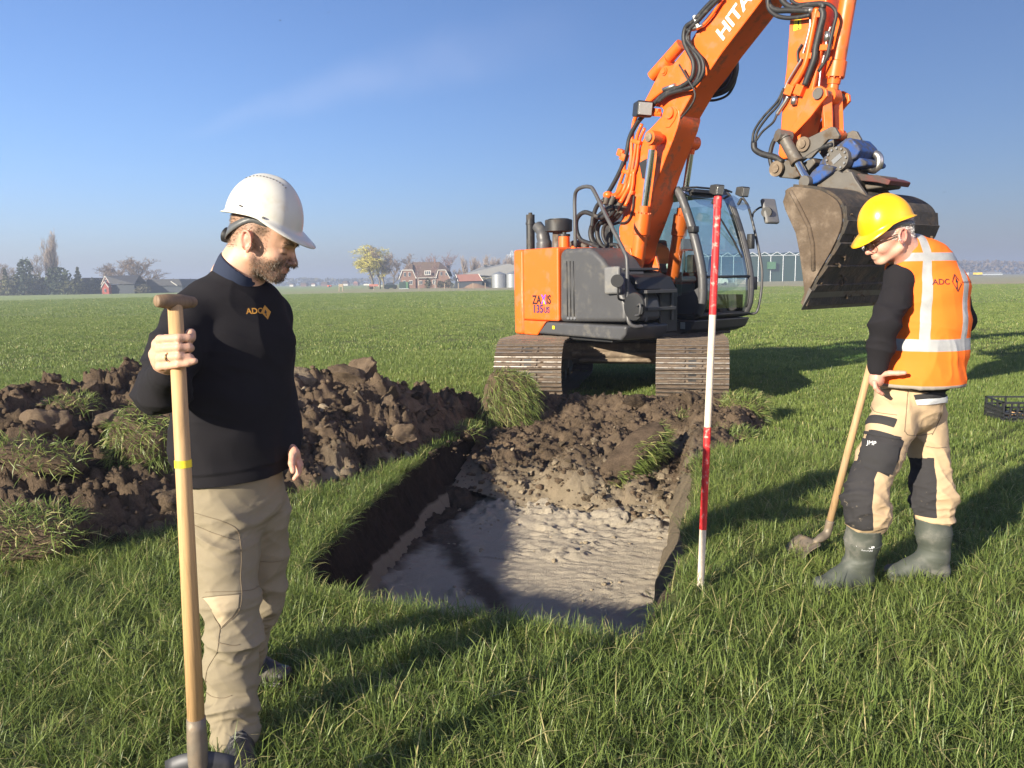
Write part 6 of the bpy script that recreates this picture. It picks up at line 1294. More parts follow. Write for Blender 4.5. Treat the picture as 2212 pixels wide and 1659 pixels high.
# boots
M['boot'] = simple('black_leather', (.022, .021, .023), .42, 0, .3, 20, dirt=(.10, .085, .06), dirt_amt=.45, dscale=9, bmp=.3, bscale=60); M['lace'] = simple('laces', (.10, .095, .09), .8, 0, .2, 90)
def boot(parent, ank, d, S_=1.0, sole='boot'):
    d = nz_([d[0], d[1], 0]); l = np.array([-d[1], d[0], 0]); b0 = np.array([ank[0], ank[1], 0.0]); L = lambda x, y, z: b0 + d * x + l * y + np.array([0, 0, z])
    S = SDF(b0 - [.32, .32, .02], b0 + [.32, .32, .26], .0045)
    S.ecap(L(-.045, 0, .05), L(.06, 0, .052), l, (.040, .042), (.045, .040), .02); S.ecap(L(.06, 0, .05), L(.165, .004, .042), l, (.047, .036), (.043, .030), .02)
    S.ecap(L(-.03, 0, .06), L(-.028, 0, .17), l, (.040, .050), (.046, .058), .03); S.cap(L(.0, 0, .12), L(.10, 0, .065), .036, .03, .03)
    S.ecap(L(-.055, 0, .012), L(.17, .004, .012), l, (.042, .014), (.047, .014), .006); S.cut([0, 0, 0], [0, 0, -1])
    V, Q = S.mesh(); V = relax(V, Q, 1); V = V + vnormals(V, Q) * (.0022 * folds(V, d, 22, 8, 77) * near(V, L(.07, 0, .07), .08))[:, None]; o = fast_mesh('boot', V, Q, M[sole], parent)
    bb = BVHTree.FromPolygons([Vector(v) for v in V], [list(map(int, q)) for q in Q]); dr = Vector(nz_(-d * .55 - np.array([0, 0, 1.])))
    for i in range(6):
        for sg in (-1, 1):
            x = .005 + .017 * i; c_ = [bb.ray_cast(Vector(L(x + .22 * .55 + .012 * t * sg, .026 * t, .22 + .1)), dr)[0] for t in np.linspace(-1, 1, 7)]; c_ = [np.array(q[:]) for q in c_ if q is not None]
            if len(c_) > 3: P_('lace', 'lace', lambda m: m.tube(c_, .0028, 6), o, smooth=True)
    P_('boot_tongue', 'lace', lambda m: m.tube([L(.0, 0, .16), L(.02, 0, .135)], [.022, .02], 8), o, smooth=True); return o
boot(P1, ran + [0, 0, 0], (.42, -.9)); boot(P1, lan, (.98, -.2))
# ring and hard hat
rg = hp(366, fy[2] + 1, shaft1(770)[1] + B1[1] - .018); P_('ring', 'brass', lambda m: None, P1) if False else None
M['brass'] = simple('gold_ring', (.80, .50, .18), .25, 1.0, .02)
fd = nz_(hp(386, fy[2] - 1, shaft1(770)[1] + B1[1] - .031) - hp(358, fy[2] + 1, shaft1(770)[1] + B1[1] - .012)); P_('ring', 'brass', lambda m: m.tube([rg - fd * .0022, rg + fd * .0022], .0124, 20, cap=False), P1, smooth=True)
hc1 = J1(571, 474, 2.48); HE1 = head_frame((1.0, -.10), R_(16.5), R_(2))
hat, HL = helmet(P1, hc1, HE1, M['whitehat'], '', .119, .120, .106, .133, .044)
HB_ = BVHTree.FromPolygons([v.co for v in hat.data.vertices], [list(p.vertices) for p in hat.data.polygons])
for i in range(13):
    x = -.066 + .0105 * i
    _h = HB_.ray_cast(Vector(HL(x, -.034, .4)), Vector(-HE1[2])); q = np.array(_h[0][:])
    P_('vent_slot', 'textblack', lambda m: m.box((-.0022, -.0035, -.003), (.0022, .0035, .0012), Matrix.Translation(Vector(q)) @ Matrix(np.column_stack([HE1[0], HE1[1], HE1[2]]).tolist()).to_4x4()), hat)
for (x, z) in ((-.035, .028), (.042, .012)):
    yq = -.112 * max(0, 1 - (abs(x) / .128) ** 2.25) ** (1 / 2.25); P_('rivet_hole', 'textblack', lambda m: m.cyl(HL(x, yq - .001, z), HL(x, yq + .004, z), .0034, seg=10), hat)
band = [hO1 + E1[0] * (-.016 + .098 * math.cos(t)) + E1[1] * (.081 * math.sin(t)) + E1[2] * (.062 - .080 * max(0, -math.cos(t)) ** 1.3) for t in np.linspace(math.pi * .30, math.pi * 1.70, 30)]
def strip(m, pts, up, hw, out=.0): m.add([p + np.asarray(up) * s * (hw if not hasattr(hw, '__len__') else hw[i]) for i, p in enumerate(pts) for s in (-1, 1)], [(2 * i, 2 * i + 2, 2 * i + 3, 2 * i + 1) for i in range(len(pts) - 1)])
hb_ = P_('headband', 'strap', lambda m: strip(m, band, E1[2], [.008 + .010 * max(0, -math.cos(t)) for t in np.linspace(math.pi * .30, math.pi * 1.70, 30)]), hat, smooth=True); so2 = hb_.modifiers.new('s', 'SOLIDIFY'); so2.thickness = .003
kb = hO1 + E1[0] * -.118 + E1[2] * -.022; P_('adjuster_knob', 'black', lambda m: m.tube([kb + E1[0] * .02, kb + E1[0] * .004, kb - E1[0] * .006, kb - E1[0] * .010], [.018, .024, .024, .018], 20), hat, auto=40)

# ------------------------------------------------------------------ person in the orange vest
B2 = np.array([1.84, 3.66, 0.0])
def z4(x, y): return ((3100 + .5425 * x) / _k, (700 + .5425 * y) / _k)
def z5(x, y): return ((3000 + .5727 * x) / _k, (1500 + .5727 * y) / _k)
def J4(x, y, Y): return atY(*z4(x, y), Y) - B2
def J5(x, y, Y): return atY(*z5(x, y), Y) - B2
sl2 = nz_([-1.0, -.10, 0]); fc2 = nz_([-.10, 1.0, 0])                    # his left, his front
neck2 = J4(885, 556, 3.66); hO2 = J4(745, 428, 3.62); E2 = head_frame((-1.0, -.04), R_(20), R_(-2))
lsh, lel, lwr = J4(822, 715, 3.64), J4(705, 1060, 3.55), J4(655, 1395, 3.60); rsh, rel, rwr = J4(1160, 740, 3.74), J4(1268, 1040, 3.86), J4(930, 1330, 4.05)
hip2 = J5(1010, 130, 3.74); lhp, lkn, lan = J5(900, 260, 3.66), J5(735, 800, 3.60), J5(630, 1330, 3.63); rhp, rkn, ran = J5(1130, 260, 3.82), J5(1165, 790, 3.74), J5(1140, 1310, 3.72)
S = SDF(np.array([-.62, -.50, -.02]), np.array([.62, .62, 1.88]), .0045)
head_sdf(S, hO2, E2, ears=1.12)
S.ecap(hO2 - E2[0] * .036 - E2[2] * .03, neck2 + [.005, 0, .0], E2[1], (.058, .058), (.064, .064), .02); S.ecap(hO2 - E2[0] * .0 - E2[2] * .075, neck2 - [.03, 0, .02], E2[1], (.050, .046), (.062, .060), .02)
ch2 = J4(1040, 880, 3.68); S.ecap(neck2 - [0, 0, .11], ch2, sl2, (.10, .07), (.15, .09), .03); S.ecap(ch2, hip2, sl2, (.15, .09), (.14, .10), .03)
for a_, b_, c_ in ((rsh, rel, rwr), (lsh, lel, lwr)): S.chain([neck2 - [0, 0, .12], a_, b_, c_], [.05, .045, .036, .027], .02)
S.chain([hip2, rhp, rkn, ran], [.07, .058, .042, .032], .03); S.chain([hip2, lhp, lkn, lan], [.07, .058, .042, .032], .03)
# left hand on the hip: thumb back, fingers down
S.ecap(lwr, J4(640, 1475, 3.60), [.3, 1, 0], (.030, .024), (.040, .020), .012); S.ell(J4(648, 1462, 3.60), np.eye(3), (.035, .035, .040), .015)
finger(S, [J4(668, 1432, 3.585), J4(745, 1418, 3.545), J4(805, 1418, 3.522), J4(850, 1416, 3.510)], .0140, .0105, .006)
for i in range(4):
    Yi = 3.565 + i * .022; finger(S, [J4(632 + i * 5, 1485, Yi), J4(640 + i * 4, 1525, Yi - .006), J4(660 + i * 2, 1550, Yi - .006), J4(688 + i * 2, 1568 + i, Yi)], .0108, .0088, .0035)
S.ecap(rwr, rwr + [-.06, .02, -.06], [0, 1, 0], (.030, .022), (.038, .022), .01)
for i in range(4): finger(S, [rwr + [-.055 - .01 * i, -.01 + .0 * i, -.04 - .018 * i], rwr + [-.095 - .012 * i, -.03, -.05 - .018 * i], rwr + [-.10 - .012 * i, .01, -.06 - .018 * i]], .011, .009, .004)
finger(S, [rwr + [-.02, -.01, -.02], rwr + [-.07, -.03, -.02], rwr + [-.10, -.02, -.03]], .013, .010, .005)
V, Q = S.mesh(); V = relax(V, Q, 1, .35); Nn = vnormals(V, Q)
P2 = fast_mesh('person', V, Q, M['skin2'], None, True, tuple(B2)); tag(P2, 'older man in orange safety vest and yellow hard hat, hand on hip, looking down', 'person')
H = headloc(V, hO2, E2); hd_ = np.linalg.norm(H, axis=1) < .17
earm = hd_ & (np.abs(H[:, 1]) > .080) & (np.abs(H[:, 0] + .012) < .032)
hair = hd_ * np.clip((H[:, 2] - .010) / .02, 0, 1) * np.clip((-.005 - H[:, 0]) / .02, 0, 1); hair = np.maximum(hair, hd_ * np.clip((-.055 - H[:, 0]) / .02, 0, 1) * np.clip((H[:, 2] + .035) / .03, 0, 1) * .9); hair = np.where(earm, 0, hair)
sb_ = hd_ * (np.abs(H[:, 0] - .018) < .012) * (H[:, 2] > -.01) * (H[:, 2] < .05) * (np.abs(H[:, 1]) > .05)
brow = hd_ * np.exp(-((H[:, 2] - .027 + 6 * (np.abs(H[:, 1]) - .03) ** 2) / .006) ** 2) * (np.abs(H[:, 1]) > .012) * (np.abs(H[:, 1]) < .05) * (H[:, 0] > .07)
eye = hd_ * np.exp(-((H[:, 2] + .0095) / .0032) ** 2) * (np.abs(np.abs(H[:, 1]) - .032) < .0135) * (H[:, 0] > .078)
red = np.clip(earm * .7 + hd_ * np.exp(-(np.linalg.norm(H - [.118, 0, -.034], axis=1) / .026) ** 2) * .7 + hd_ * np.exp(-(np.linalg.norm(np.abs(H) - [.064, .04, .03], axis=1) / .03) ** 2) * .5 + hd_ * (.15 + .3 * vnoise(V, 40, 3)) + (V[:, 2] < 1.2) * .45, 0, 1)
cattr(P2, 'paint', np.stack([red, np.clip(hair * .7 + brow * .5 + sb_ * .5, 0, 1), eye * .7], 1))
strands('hair', P2, V, Nn, hair + sb_ * .6 + 1e-9, 3600, .012, .0012, M['hair2'], -E2[0] * .4 - E2[2] * .7, 6, .35)
# glasses
M['clearlens'] = glass_mat('clear_lens', (.97, .97, .97), .03); M['frame'] = simple('dark_red_frame', (.07, .015, .012), .3, 0, .1); GL = lambda x, y, z: hO2 + E2[0] * x + E2[1] * y + E2[2] * z
gl = P_('glasses', 'frame', lambda m: (m.tube([GL(.112, .064, .010), GL(.05, .080, .012), GL(-.01, .084, .012)], .0026, 6), m.tube([GL(.112, -.064, .010), GL(.05, -.080, .012), GL(-.01, -.084, .012)], .0026, 6), m.tube([GL(.124, -.008, .004), GL(.126, 0, .006), GL(.124, .008, .004)], .002, 6)), P2, smooth=True)
for y in (-1, 1):
    rimp = [GL(.120 - .008 * (math.cos(t) > 0) * math.cos(t), y * (.036 + .027 * math.cos(t)), -.004 + .019 * math.sin(t)) for t in np.linspace(0, 2 * math.pi, 19)]
    P_('lens_rim', 'frame', lambda m: m.tube(rimp, .0018, 5, cap=False), gl, smooth=True)
    m = MB(); m.add(rimp[:-1], [tuple(range(18))]); m.build('lens', M['clearlens'], gl)
# black pullover
S = SDF(np.array([-.60, -.50, .75]), np.array([.55, .60, 1.76]), .0055)
t2 = [(905, 600, .10, .08), (960, 690, .165, .105), (1028, 860, .168, .12), (1025, 1100, .164, .125), (985, 1400, .166, .125)]
T2 = [(J4(x, y, 3.68), (a_, b_)) for x, y, a_, b_ in t2]
for (a_, r0), (b_, r1) in zip(T2[:-1], T2[1:]): S.ecap(a_, b_, sl2, r0, r1, .02)
S.chain([neck2 - [0, 0, .06], lsh, (lsh + lel) / 2 + [.01, 0, 0], lel, (lel + lwr) / 2, lwr + (lel - lwr) * .10], [.06, .066, .067, .060, .056, .046], .025); S.cap(lwr + (lel - lwr) * .16, lwr + (lel - lwr) * .03, .043, .041, .005)
S.chain([neck2 - [0, 0, .06], rsh, (rsh + rel) / 2, rel, (rel + rwr) / 2, rwr], [.06, .066, .064, .060, .055, .044], .025)
S.cap(neck2 + [-.0, 0, .01], hO2 - E2[2] * .05, .070, .075, .01, 'sub')
V, Q = S.mesh(); V = relax(V, Q, 2); Nn = vnormals(V, Q); V = V + Nn * (.009 * folds(V, [.2, .1, 1], 10, 3.2, 501) * (.35 + 1.5 * near(V, lel, .14) + near(V, lwr, .1)))[:, None]; fast_mesh('pullover', V, Q, M['sweater'], P2)
# vest
S = SDF(np.array([-.42, -.42, .82]), np.array([.50, .50, 1.80]), .005)
t3 = [(905, 535, .074, .080), (950, 645, .160, .112), (1030, 830, .182, .140), (1030, 1050, .182, .146), (1005, 1250, .184, .152), (975, 1440, .188, .158), (965, 1540, .192, .162)]
T3 = [(J4(x, y, 3.68), (a_, b_)) for x, y, a_, b_ in t3]
for (a_, r0), (b_, r1) in zip(T3[:-1], T3[1:]): S.ecap(a_, b_, sl2, r0, r1, .02)
S.cap(J4(905, 532, 3.67), J4(955, 565, 3.67), .074, .085, .03); S.cap(neck2 - [0, 0, .035], lsh + [0, 0, .022], .085, .062, .03); S.cap(neck2 - [0, 0, .035], rsh + [0, 0, .022], .085, .062, .03)
zc_ = lambda p, a_, b_: p + np.array([a_, b_, 0])
S.cap(lsh + sl2 * .065 + [0, 0, -.01], lsh + sl2 * .075 - [0, 0, .20], .072, .060, .015, 'sub'); S.cap(lsh + sl2 * .02 + fc2 * .03 - [0, 0, .03], lsh + sl2 * .20 + fc2 * .02 - [0, 0, .05], .075, .1, .01, 'sub')
S.cap(rsh - sl2 * .065 + [0, 0, -.01], rsh - sl2 * .075 - [0, 0, .22], .072, .060, .015, 'sub'); S.cap(rsh - sl2 * .02 - [0, 0, .03], rsh - sl2 * .20 - [0, 0, .05], .075, .1, .01, 'sub')
S.cap(neck2 + [-.035, 0, .045], hO2 - E2[2] * .05 - E2[0] * .01, .064, .080, .008, 'sub')
hz0 = J4(900, 1516, 3.6)[2]; S.cut([0, 0, hz0], [0, 0, -1])
V, Q = S.mesh(); V = relax(V, Q, 2); Nn = vnormals(V, Q)
low = np.clip((1.35 - V[:, 2]) / .4, 0, 1); V = V + Nn * (.0085 * folds(V, [1, .3, .12], 9, 1.1, 601) * (.25 + low) + .003 * folds(V, [.4, .2, 1], 9, 3, 605))[:, None]
cen = T3[2][0]
def vest_mat():
    m, n, b = new_mat('orange_vest'); setb(b, .75, 0, .3); v = coords(n); sp_ = N(n, 'ShaderNodeSeparateXYZ', {0: v}); Z = sp_.outputs[2]
    su = N(n, 'ShaderNodeVectorMath', {0: v, 1: tuple(sl2)}, operation='DOT_PRODUCT').outputs['Value']
    f2 = noise_n(n, v, 600, 2); f = noise_n(n, v, 5, 4)
    c = mixcol(n, f, (.90, .145, .012), (.98, .185, .016)); s0 = float(cen @ sl2)
    def band(x, a, b_): return mth(n, 'MULTIPLY', mth(n, 'GREATER_THAN', x, a), mth(n, 'LESS_THAN', x, b_))
    zt = float(J4(1000, 560, 3.55)[2]); zw0, zw1 = float(J4(1000, 1268, 3.5)[2]), float(J4(1000, 1180, 3.5)[2])
    sv = mth(n, 'ADD', su, mth(n, 'MULTIPLY', mth(n, 'SUBTRACT', Z, zw1), .02))
    verts = mth(n, 'ADD', band(sv, s0 + .076, s0 + .116), band(sv, s0 - .116, s0 - .076)); verts = mth(n, 'MULTIPLY', verts, mth(n, 'GREATER_THAN', Z, zw1))
    yk = float(J4(1000, 590, 3.55)[2]); yoke = band(Z, yk - .008, yk + .030)
    st = mth(n, 'MINIMUM', mth(n, 'ADD', mth(n, 'ADD', verts, band(Z, zw0, zw1)), yoke), 1.0)
    piping = mth(n, 'LESS_THAN', Z, hz0 + .012); c = mixcol(n, st, c, mixcol(n, noise_n(n, v, 18, 4), (.22, .225, .23), (.40, .405, .41))); c = mixcol(n, piping, c, (.30, .26, .22))
    n.links.new(c, b.inputs['Base Color']); n.links.new(mth(n, 'SUBTRACT', .75, mth(n, 'MULTIPLY', st, .35)), b.inputs['Roughness']); bump(n, b, f2, .12, .002); return m
vest = fast_mesh('safety_vest', V, Q, vest_mat(), P2); VB = BVHTree.FromPolygons([Vector(v) for v in V], [list(map(int, q)) for q in Q])
M['vestprint'] = simple('dark_vest_print', (.10, .018, .014), .7, 0, .1); bk = -fc2; bx = nz_(np.cross([0, 0, 1], bk)); by = np.array([0, 0, 1.])
lo2 = on_bvh(*z4(1052, 775), VB, B2, 0); tvv, tff = text_vf('ADC', .036, 0, .0008); drape('vest_lettering', M['vestprint'], vest, tvv, tff, lo2, bx, by, VB, .0025); tw_ = tvv[:, 0].max()
drape('vest_emblem', M['vestprint'], vest, [(tw_ + .012, .012), (tw_ + .034, .046), (tw_ + .040, .046), (tw_ + .064, .0), (tw_ + .046, -.034), (tw_ + .040, -.034), (tw_ + .0175, .010), (tw_ + .037, .038), (tw_ + .058, .0), (tw_ + .043, -.028)], [(0, 1, 7, 6), (1, 2, 7), (2, 3, 8, 7), (3, 4, 9, 8), (4, 5, 9), (5, 0, 6, 9)], lo2, bx, by, VB, .0025)
drape('vest_trowel', M['textblack'], vest, [(tw_ + .037, .034), (tw_ + .043, .012), (tw_ + .0395, .006), (tw_ + .0405, -.022), (tw_ + .0345, -.022), (tw_ + .0345, .006), (tw_ + .031, .010)], [(0, 1, 2, 3, 4, 5, 6)], lo2, bx, by, VB, .003)
tvv, tff = text_vf('ArcheoProjecten', .016, 0, 0); drape('vest_lettering', M['vestprint'], vest, tvv + [tw_ + .066, .004, 0], tff, lo2, bx, by, VB, .0025)
# trousers with black panels
S = SDF(np.array([-.45, -.45, .25]), np.array([.50, .55, 1.08]), .0055)
S.ecap(J5(1030, -10, 3.74), J5(1005, 170, 3.74), sl2, (.158, .128), (.170, .135), .02)
la_ = [(J5(915, 250, 3.68), .108), (J5(815, 500, 3.62), .095), (J5(738, 690, 3.59), .092), (J5(715, 800, 3.585), .098), (J5(728, 900, 3.59), .092), (J5(735, 975, 3.60), .078)]
ra2 = [(J5(1110, 250, 3.80), .108), (J5(1150, 520, 3.78), .092), (J5(1165, 700, 3.75), .095), (J5(1170, 800, 3.73), .100), (J5(1185, 890, 3.73), .088), (J5(1185, 935, 3.73), .078)]
S.chain([p for p, r in la_], [r for p, r in la_], .03); S.chain([p for p, r in ra2], [r for p, r in ra2], .02); S.cut(J5(1030, 0, 3.74), [0, 0, 1])
V, Q = S.mesh(); V = relax(V, Q, 2); Nn = vnormals(V, Q)
amp = .3 + 1.2 * near(V, la_[3][0], .12) + 1.2 * near(V, la_[4][0], .08) + 1.4 * near(V, ra2[3][0], .12) + near(V, ra2[4][0], .08)
V = V + Nn * (.014 * folds(V, [.2, .1, 1], 12, 3.2, 701) * amp + .009 * folds(V, [1, .2, .6], 8, 3, 705) + .004 * folds(V, [-.5, .2, 1], 24, 7, 708) * amp)[:, None]
def leg_angle(V, ch):
    """coordinates round a leg: position along, forward component of the radial direction, distance"""
    pts = np.array([p for p, r in ch]); best = np.full(len(V), 9.); fr = np.zeros(len(V)); sd = np.zeros(len(V)); al = np.zeros(len(V))
    for i in range(len(pts) - 1):
        ab = pts[i + 1] - pts[i]; t = np.clip(((V - pts[i]) @ ab) / (ab @ ab), 0, 1); d = V - (pts[i] + t[:, None] * ab); q = np.linalg.norm(d, axis=1); m = q < best
        dn = d / (q[:, None] + 1e-9); best = np.where(m, q, best); fr = np.where(m, dn @ np.array([-1., -.05, 0]), fr); sd = np.where(m, dn @ np.array([.0, -1., 0]), sd); al = np.where(m, i + t, al)
    return al, fr, sd, best
blk = np.full(len(V), -1.0); aL, fL, sL, dL = leg_angle(V, la_); aR, fR, sR, dR = leg_angle(V, ra2); isL = dL < dR
wob = .12 * vnoise(V, 9, 5)
kn_ = np.minimum(np.minimum(aL - 1.55, 4.72 - aL), fL - .25 + wob * .5); kn2 = np.minimum(np.minimum(aR - .95, 4.4 - aR), fR - .35 + wob * .5); blk = np.where(isL, kn_, kn2)
pk = np.minimum(np.minimum(aL - .62, 1.70 - aL), fL + .35); blk = np.where(isL & (sL > .05), np.maximum(blk, pk), blk)
yk_ = np.minimum(np.minimum(aL - .22, .45 - aL), fL - .25); blk = np.where(isL, np.maximum(blk, yk_), blk)
def trs_mat():
    m, n, b = new_mat('tan_work_trousers'); setb(b, .9, 0, .2); v = coords(n); f = noise_n(n, v, 7, 5, .6); f2 = noise_n(n, v, 800, 2)
    a = n.nodes.new('ShaderNodeAttribute'); a.attribute_name = 'blk'; c = mixcol(n, f, (.40, .285, .17), (.50, .37, .23)); mud = mrange(n, noise_n(n, v, 22, 6, .7), .60, .70)
    c = mixcol(n, mth(n, 'GREATER_THAN', a.outputs['Fac'], 0.0), c, mixcol(n, mth(n, 'MULTIPLY', mud, .5), mixcol(n, f, (.022, .021, .023), (.042, .040, .042)), (.30, .25, .18)))
    n.links.new(c, b.inputs['Base Color']); bump(n, b, mth(n, 'ADD', f2, mth(n, 'MULTIPLY', noise_n(n, v, 60, 4), .8)), .15, .003); return m
tr2 = fast_mesh('work_trousers', V, Q, trs_mat(), P2); fattr(tr2, 'blk', blk); TB2 = BVHTree.FromPolygons([Vector(v) for v in V], [list(map(int, q)) for q in Q])
M['blackcanvas'] = cloth_mat('black_canvas', (.032, .031, .033), 800)
M['reflect'] = simple('reflective_tape', (.62, .63, .64), .4, .1, .12, 30)
patch_on('pocket_flap', M['blackcanvas'], tr2, [z5(*p) for p in [(1042, 96), (1150, 82), (1262, 72), (1266, 112), (1160, 122), (1052, 130)]], TB2, B2, .006); patch_on('pocket_tape', M['reflect'], tr2, [z5(*p) for p in [(1052, 130), (1160, 120), (1266, 108), (1270, 145), (1160, 158), (1060, 168)]], TB2, B2, .007)
patch_on('cargo_pocket', M['blackcanvas'], tr2, [z5(*p) for p in [(700, 395), (820, 430), (938, 452), (920, 560), (885, 645), (790, 625), (700, 590), (690, 500)]], TB2, B2, .009); patch_on('pocket_edge', M['blackcanvas'], tr2, [z5(*p) for p in [(700, 345), (800, 362), (948, 385), (944, 405), (800, 385), (702, 368)]], TB2, B2, .008)
def flat_text(name, s, mat, parent, p0, p1, size, bvh, B, off, bold=0.0):
    a_ = on_bvh(*p0, bvh, B, off); b_ = on_bvh(*p1, bvh, B, off); xd = nz_(b_ - a_); nd_ = nz_(Cv - B - a_); nd_ = nz_(nd_ - xd * (nd_ @ xd)); yd = np.cross(nd_, xd); V_, F_ = text_vf(s, size, 0, bold); m = MB(); m.add(a_ + V_[:, :1] * xd + V_[:, 1:2] * yd, F_); return m.build(name, mat, parent)
flat_text('pocket_lettering', 'JMP', M['reflect'], tr2, z5(730, 442), z5(788, 448), .028, TB2, B2, .012, 0)
for pts in ([(745, 140), (755, 180), (790, 215), (930, 235)], [(985, 350), (1010, 372), (1100, 372), (1170, 360)], [(830, 60), (990, 62), (1000, 110), (980, 350)], [(1130, 450), (1200, 460), (1265, 455)], [(1240, 160), (1230, 240), (1170, 370)]): seam('seam', [z5(*p) for p in pts], .0018, TB2, B2, tr2)
# rubber boots
M['welly'] = simple('green_grey_rubber', (.056, .064, .052), .62, 0, .15, 7, dirt=(.15, .145, .125), dirt_amt=.55, dscale=5, bmp=.12, bscale=40)
def welly(parent, top, ank, d, rt=.084):
    d = nz_([d[0], d[1], 0]); l = np.array([-d[1], d[0], 0]); b0 = np.array([ank[0], ank[1], 0.0]); L = lambda x, y, z: b0 + d * x + l * y + np.array([0, 0, z])
    S = SDF(np.minimum(b0, top) - [.32, .32, .02], np.maximum(b0, top) + [.32, .32, .06], .005)
    S.chain([top, top + (L(-.02, 0, .16) - top) * .5, L(-.02, 0, .14), L(-.025, 0, .07)], [rt, rt * .92, .064, .056], .03)
    S.ecap(L(-.05, 0, .055), L(.06, 0, .055), l, (.046, .046), (.050, .048), .03); S.ecap(L(.06, 0, .055), L(.185, .0, .045), l, (.052, .046), (.048, .036), .03); S.cap(L(0, 0, .13), L(.10, 0, .075), .045, .04, .04)
    S.ecap(L(-.065, 0, .014), L(.195, 0, .012), l, (.048, .016), (.052, .014), .004); S.cut([0, 0, 0], [0, 0, -1]); ax = nz_(top - L(-.02, 0, .14)); S.cut(top, ax); S.cap(top - ax * .05, top + ax * .1, rt - .009, rt - .004, .003, 'sub')
    V, Q = S.mesh(); V = relax(V, Q, 1); V = V + vnormals(V, Q) * (.004 * folds(V, [.1, 0, 1], 16, 5, 811) * near(V, L(.0, 0, .16), .09) + .002 * folds(V, [0, 0, 1], 8, 3, 815))[:, None]; o = fast_mesh('rubber_boot', V, Q, M['welly'], parent)
    c_ = top - ax * .085; P_('boot_rim', 'welly', lambda m: m.tube([c_ + (nz_(np.cross(ax, [0, 1, 0])) * math.cos(t) + nz_(np.cross(ax, nz_(np.cross(ax, [0, 1, 0])))) * math.sin(t)) * (rt * .985 + .002) for t in np.linspace(0, 2 * math.pi, 25)], .0035, 5, cap=False), o, smooth=True)
    return o, BVHTree.FromPolygons([Vector(v) for v in V], [list(map(int, q)) for q in Q])
w1_, wb1 = welly(P2, J5(708, 990, 3.60), J5(640, 1400, 3.63), (-1, -.18)); w2_, wb2 = welly(P2, J5(1172, 935, 3.73), J5(1150, 1360, 3.72), (-.95, .10))
flat_text('boot_lettering', 'DUNLOP', M['reflect'], w1_, z5(648, 1142), z5(745, 1152), .020, wb1, B2, .004); flat_text('boot_lettering', 'PUROFORT', M['reflect'], w1_, z5(685, 1165), z5(745, 1170), .010, wb1, B2, .004)
# hard hat
hc2 = J4(716, 336, 3.62); HE2 = head_frame((-1.0, -.04), R_(22), R_(-2)); hat2, HL2 = helmet(P2, hc2, HE2, M['yellowhat'], '', .120, .120, .105, .132, .044)
band = [hO2 + E2[0] * (-.014 + .100 * math.cos(t)) + E2[1] * (.084 * math.sin(t)) + E2[2] * (.052 - .032 * max(0, -math.cos(t)) ** 1.5) for t in np.linspace(0, 2 * math.pi, 41)]
hb2 = P_('headband', 'strap', lambda m: strip(m, band, E2[2], .013), hat2, smooth=True); so2 = hb2.modifiers.new('s', 'SOLIDIFY'); so2.thickness = .003
# ================================================================== BACKGROUND
def bxw(x, Y): return float(atY(x, 606, Y)[0])
def hpx(dy, Y): return dy / FPX * Y
M['bark'] = simple('grey_bark', (.16, .135, .105), .95, 0, .2, 3); M['twig'] = simple('bare_twigs', (.22, .165, .12), .95, 0, .25, .6); M['twigred'] = simple('reddish_birch_twigs', (.21, .13, .115), .95, 0, .2, .6)
M['willow'] = simple('yellow_willow_twigs', (.46, .41, .09), .9, 0, .25, .5); M['poplar'] = simple('poplar_twigs', (.31, .245, .19), .95, 0, .2, .5); M['birch'] = simple('birch_bark', (.42, .40, .36), .9, 0, .2, 2)
def leaf_mat(name, a, b):
    m, n, bs = new_mat(name); setb(bs, .9, 0, .15); g = n.nodes.new('ShaderNodeNewGeometry'); n.links.new(mixcol(n, g.outputs['Random Per Island'], a, b), bs.inputs['Base Color']); return m
M['evergreen'] = leaf_mat('evergreen_foliage', (.03, .042, .025), (.08, .095, .055)); M['olive'] = leaf_mat('olive_foliage', (.06, .068, .03), (.15, .145, .075)); M['hedge'] = leaf_mat('hedge_foliage', (.055, .055, .034), (.14, .125, .08)); M['brownshrub'] = leaf_mat('brown_shrub', (.10, .075, .05), (.20, .155, .11))
def branchy(h, seed, spread=.55, up=.35, nl=(7, 5, 5, 6), tw=.06, trunk=.22, droop=0.0, first=.25):
    r = np.random.default_rng(seed); T_ = MB(); C_ = MB()
    def go(p, d, L, rad, lv):
        q = [p]; dd = d.copy(); n = 4 if lv < 2 else 3
        for i in range(n):
            dd = nz_(dd + r.normal(0, .10 + .05 * lv, 3) + np.array([0, 0, up * .15 - droop * (lv >= 2) * .35])); q.append(q[-1] + dd * L / n)
        tgt = T_ if lv < 2 else C_
        if lv < 4: tgt.tube(q, np.linspace(rad, rad * (.35 if lv else .5), len(q)), (7, 5, 4, 3)[lv], cap=False)
        else:
            s = nz_(np.cross(dd, r.normal(size=3))) * tw * .5; a = len(C_.V); C_.add([q[0] - s, q[0] + s, q[2] + s * .7, q[2] - s * .7, q[-1]], [(0, 1, 2, 3), (3, 2, 4)])
        if lv < len(nl):
            for k in range(nl[lv]):
                t = (first if lv == 0 else .25) + (1 - (first if lv == 0 else .25)) * (k + r.random()) / nl[lv]; i = min(n - 1, int(t * n)); pt = q[i] + (q[i + 1] - q[i]) * (t * n - i)
                side = r.normal(size=3); side -= dd * (side @ dd); side = nz_(side); nd_ = nz_(d * (1 - spread) + side * spread + np.array([0, 0, up]))
                go(pt, nd_, L * r.uniform(.48, .68) * (1 - .35 * t * (lv == 0)), rad * .5, lv + 1)
    go(np.array([0, 0, -.1]), np.array([0, 0, 1.]), h * .62, h * .018, 0); return T_, C_
_tree_cache = {}
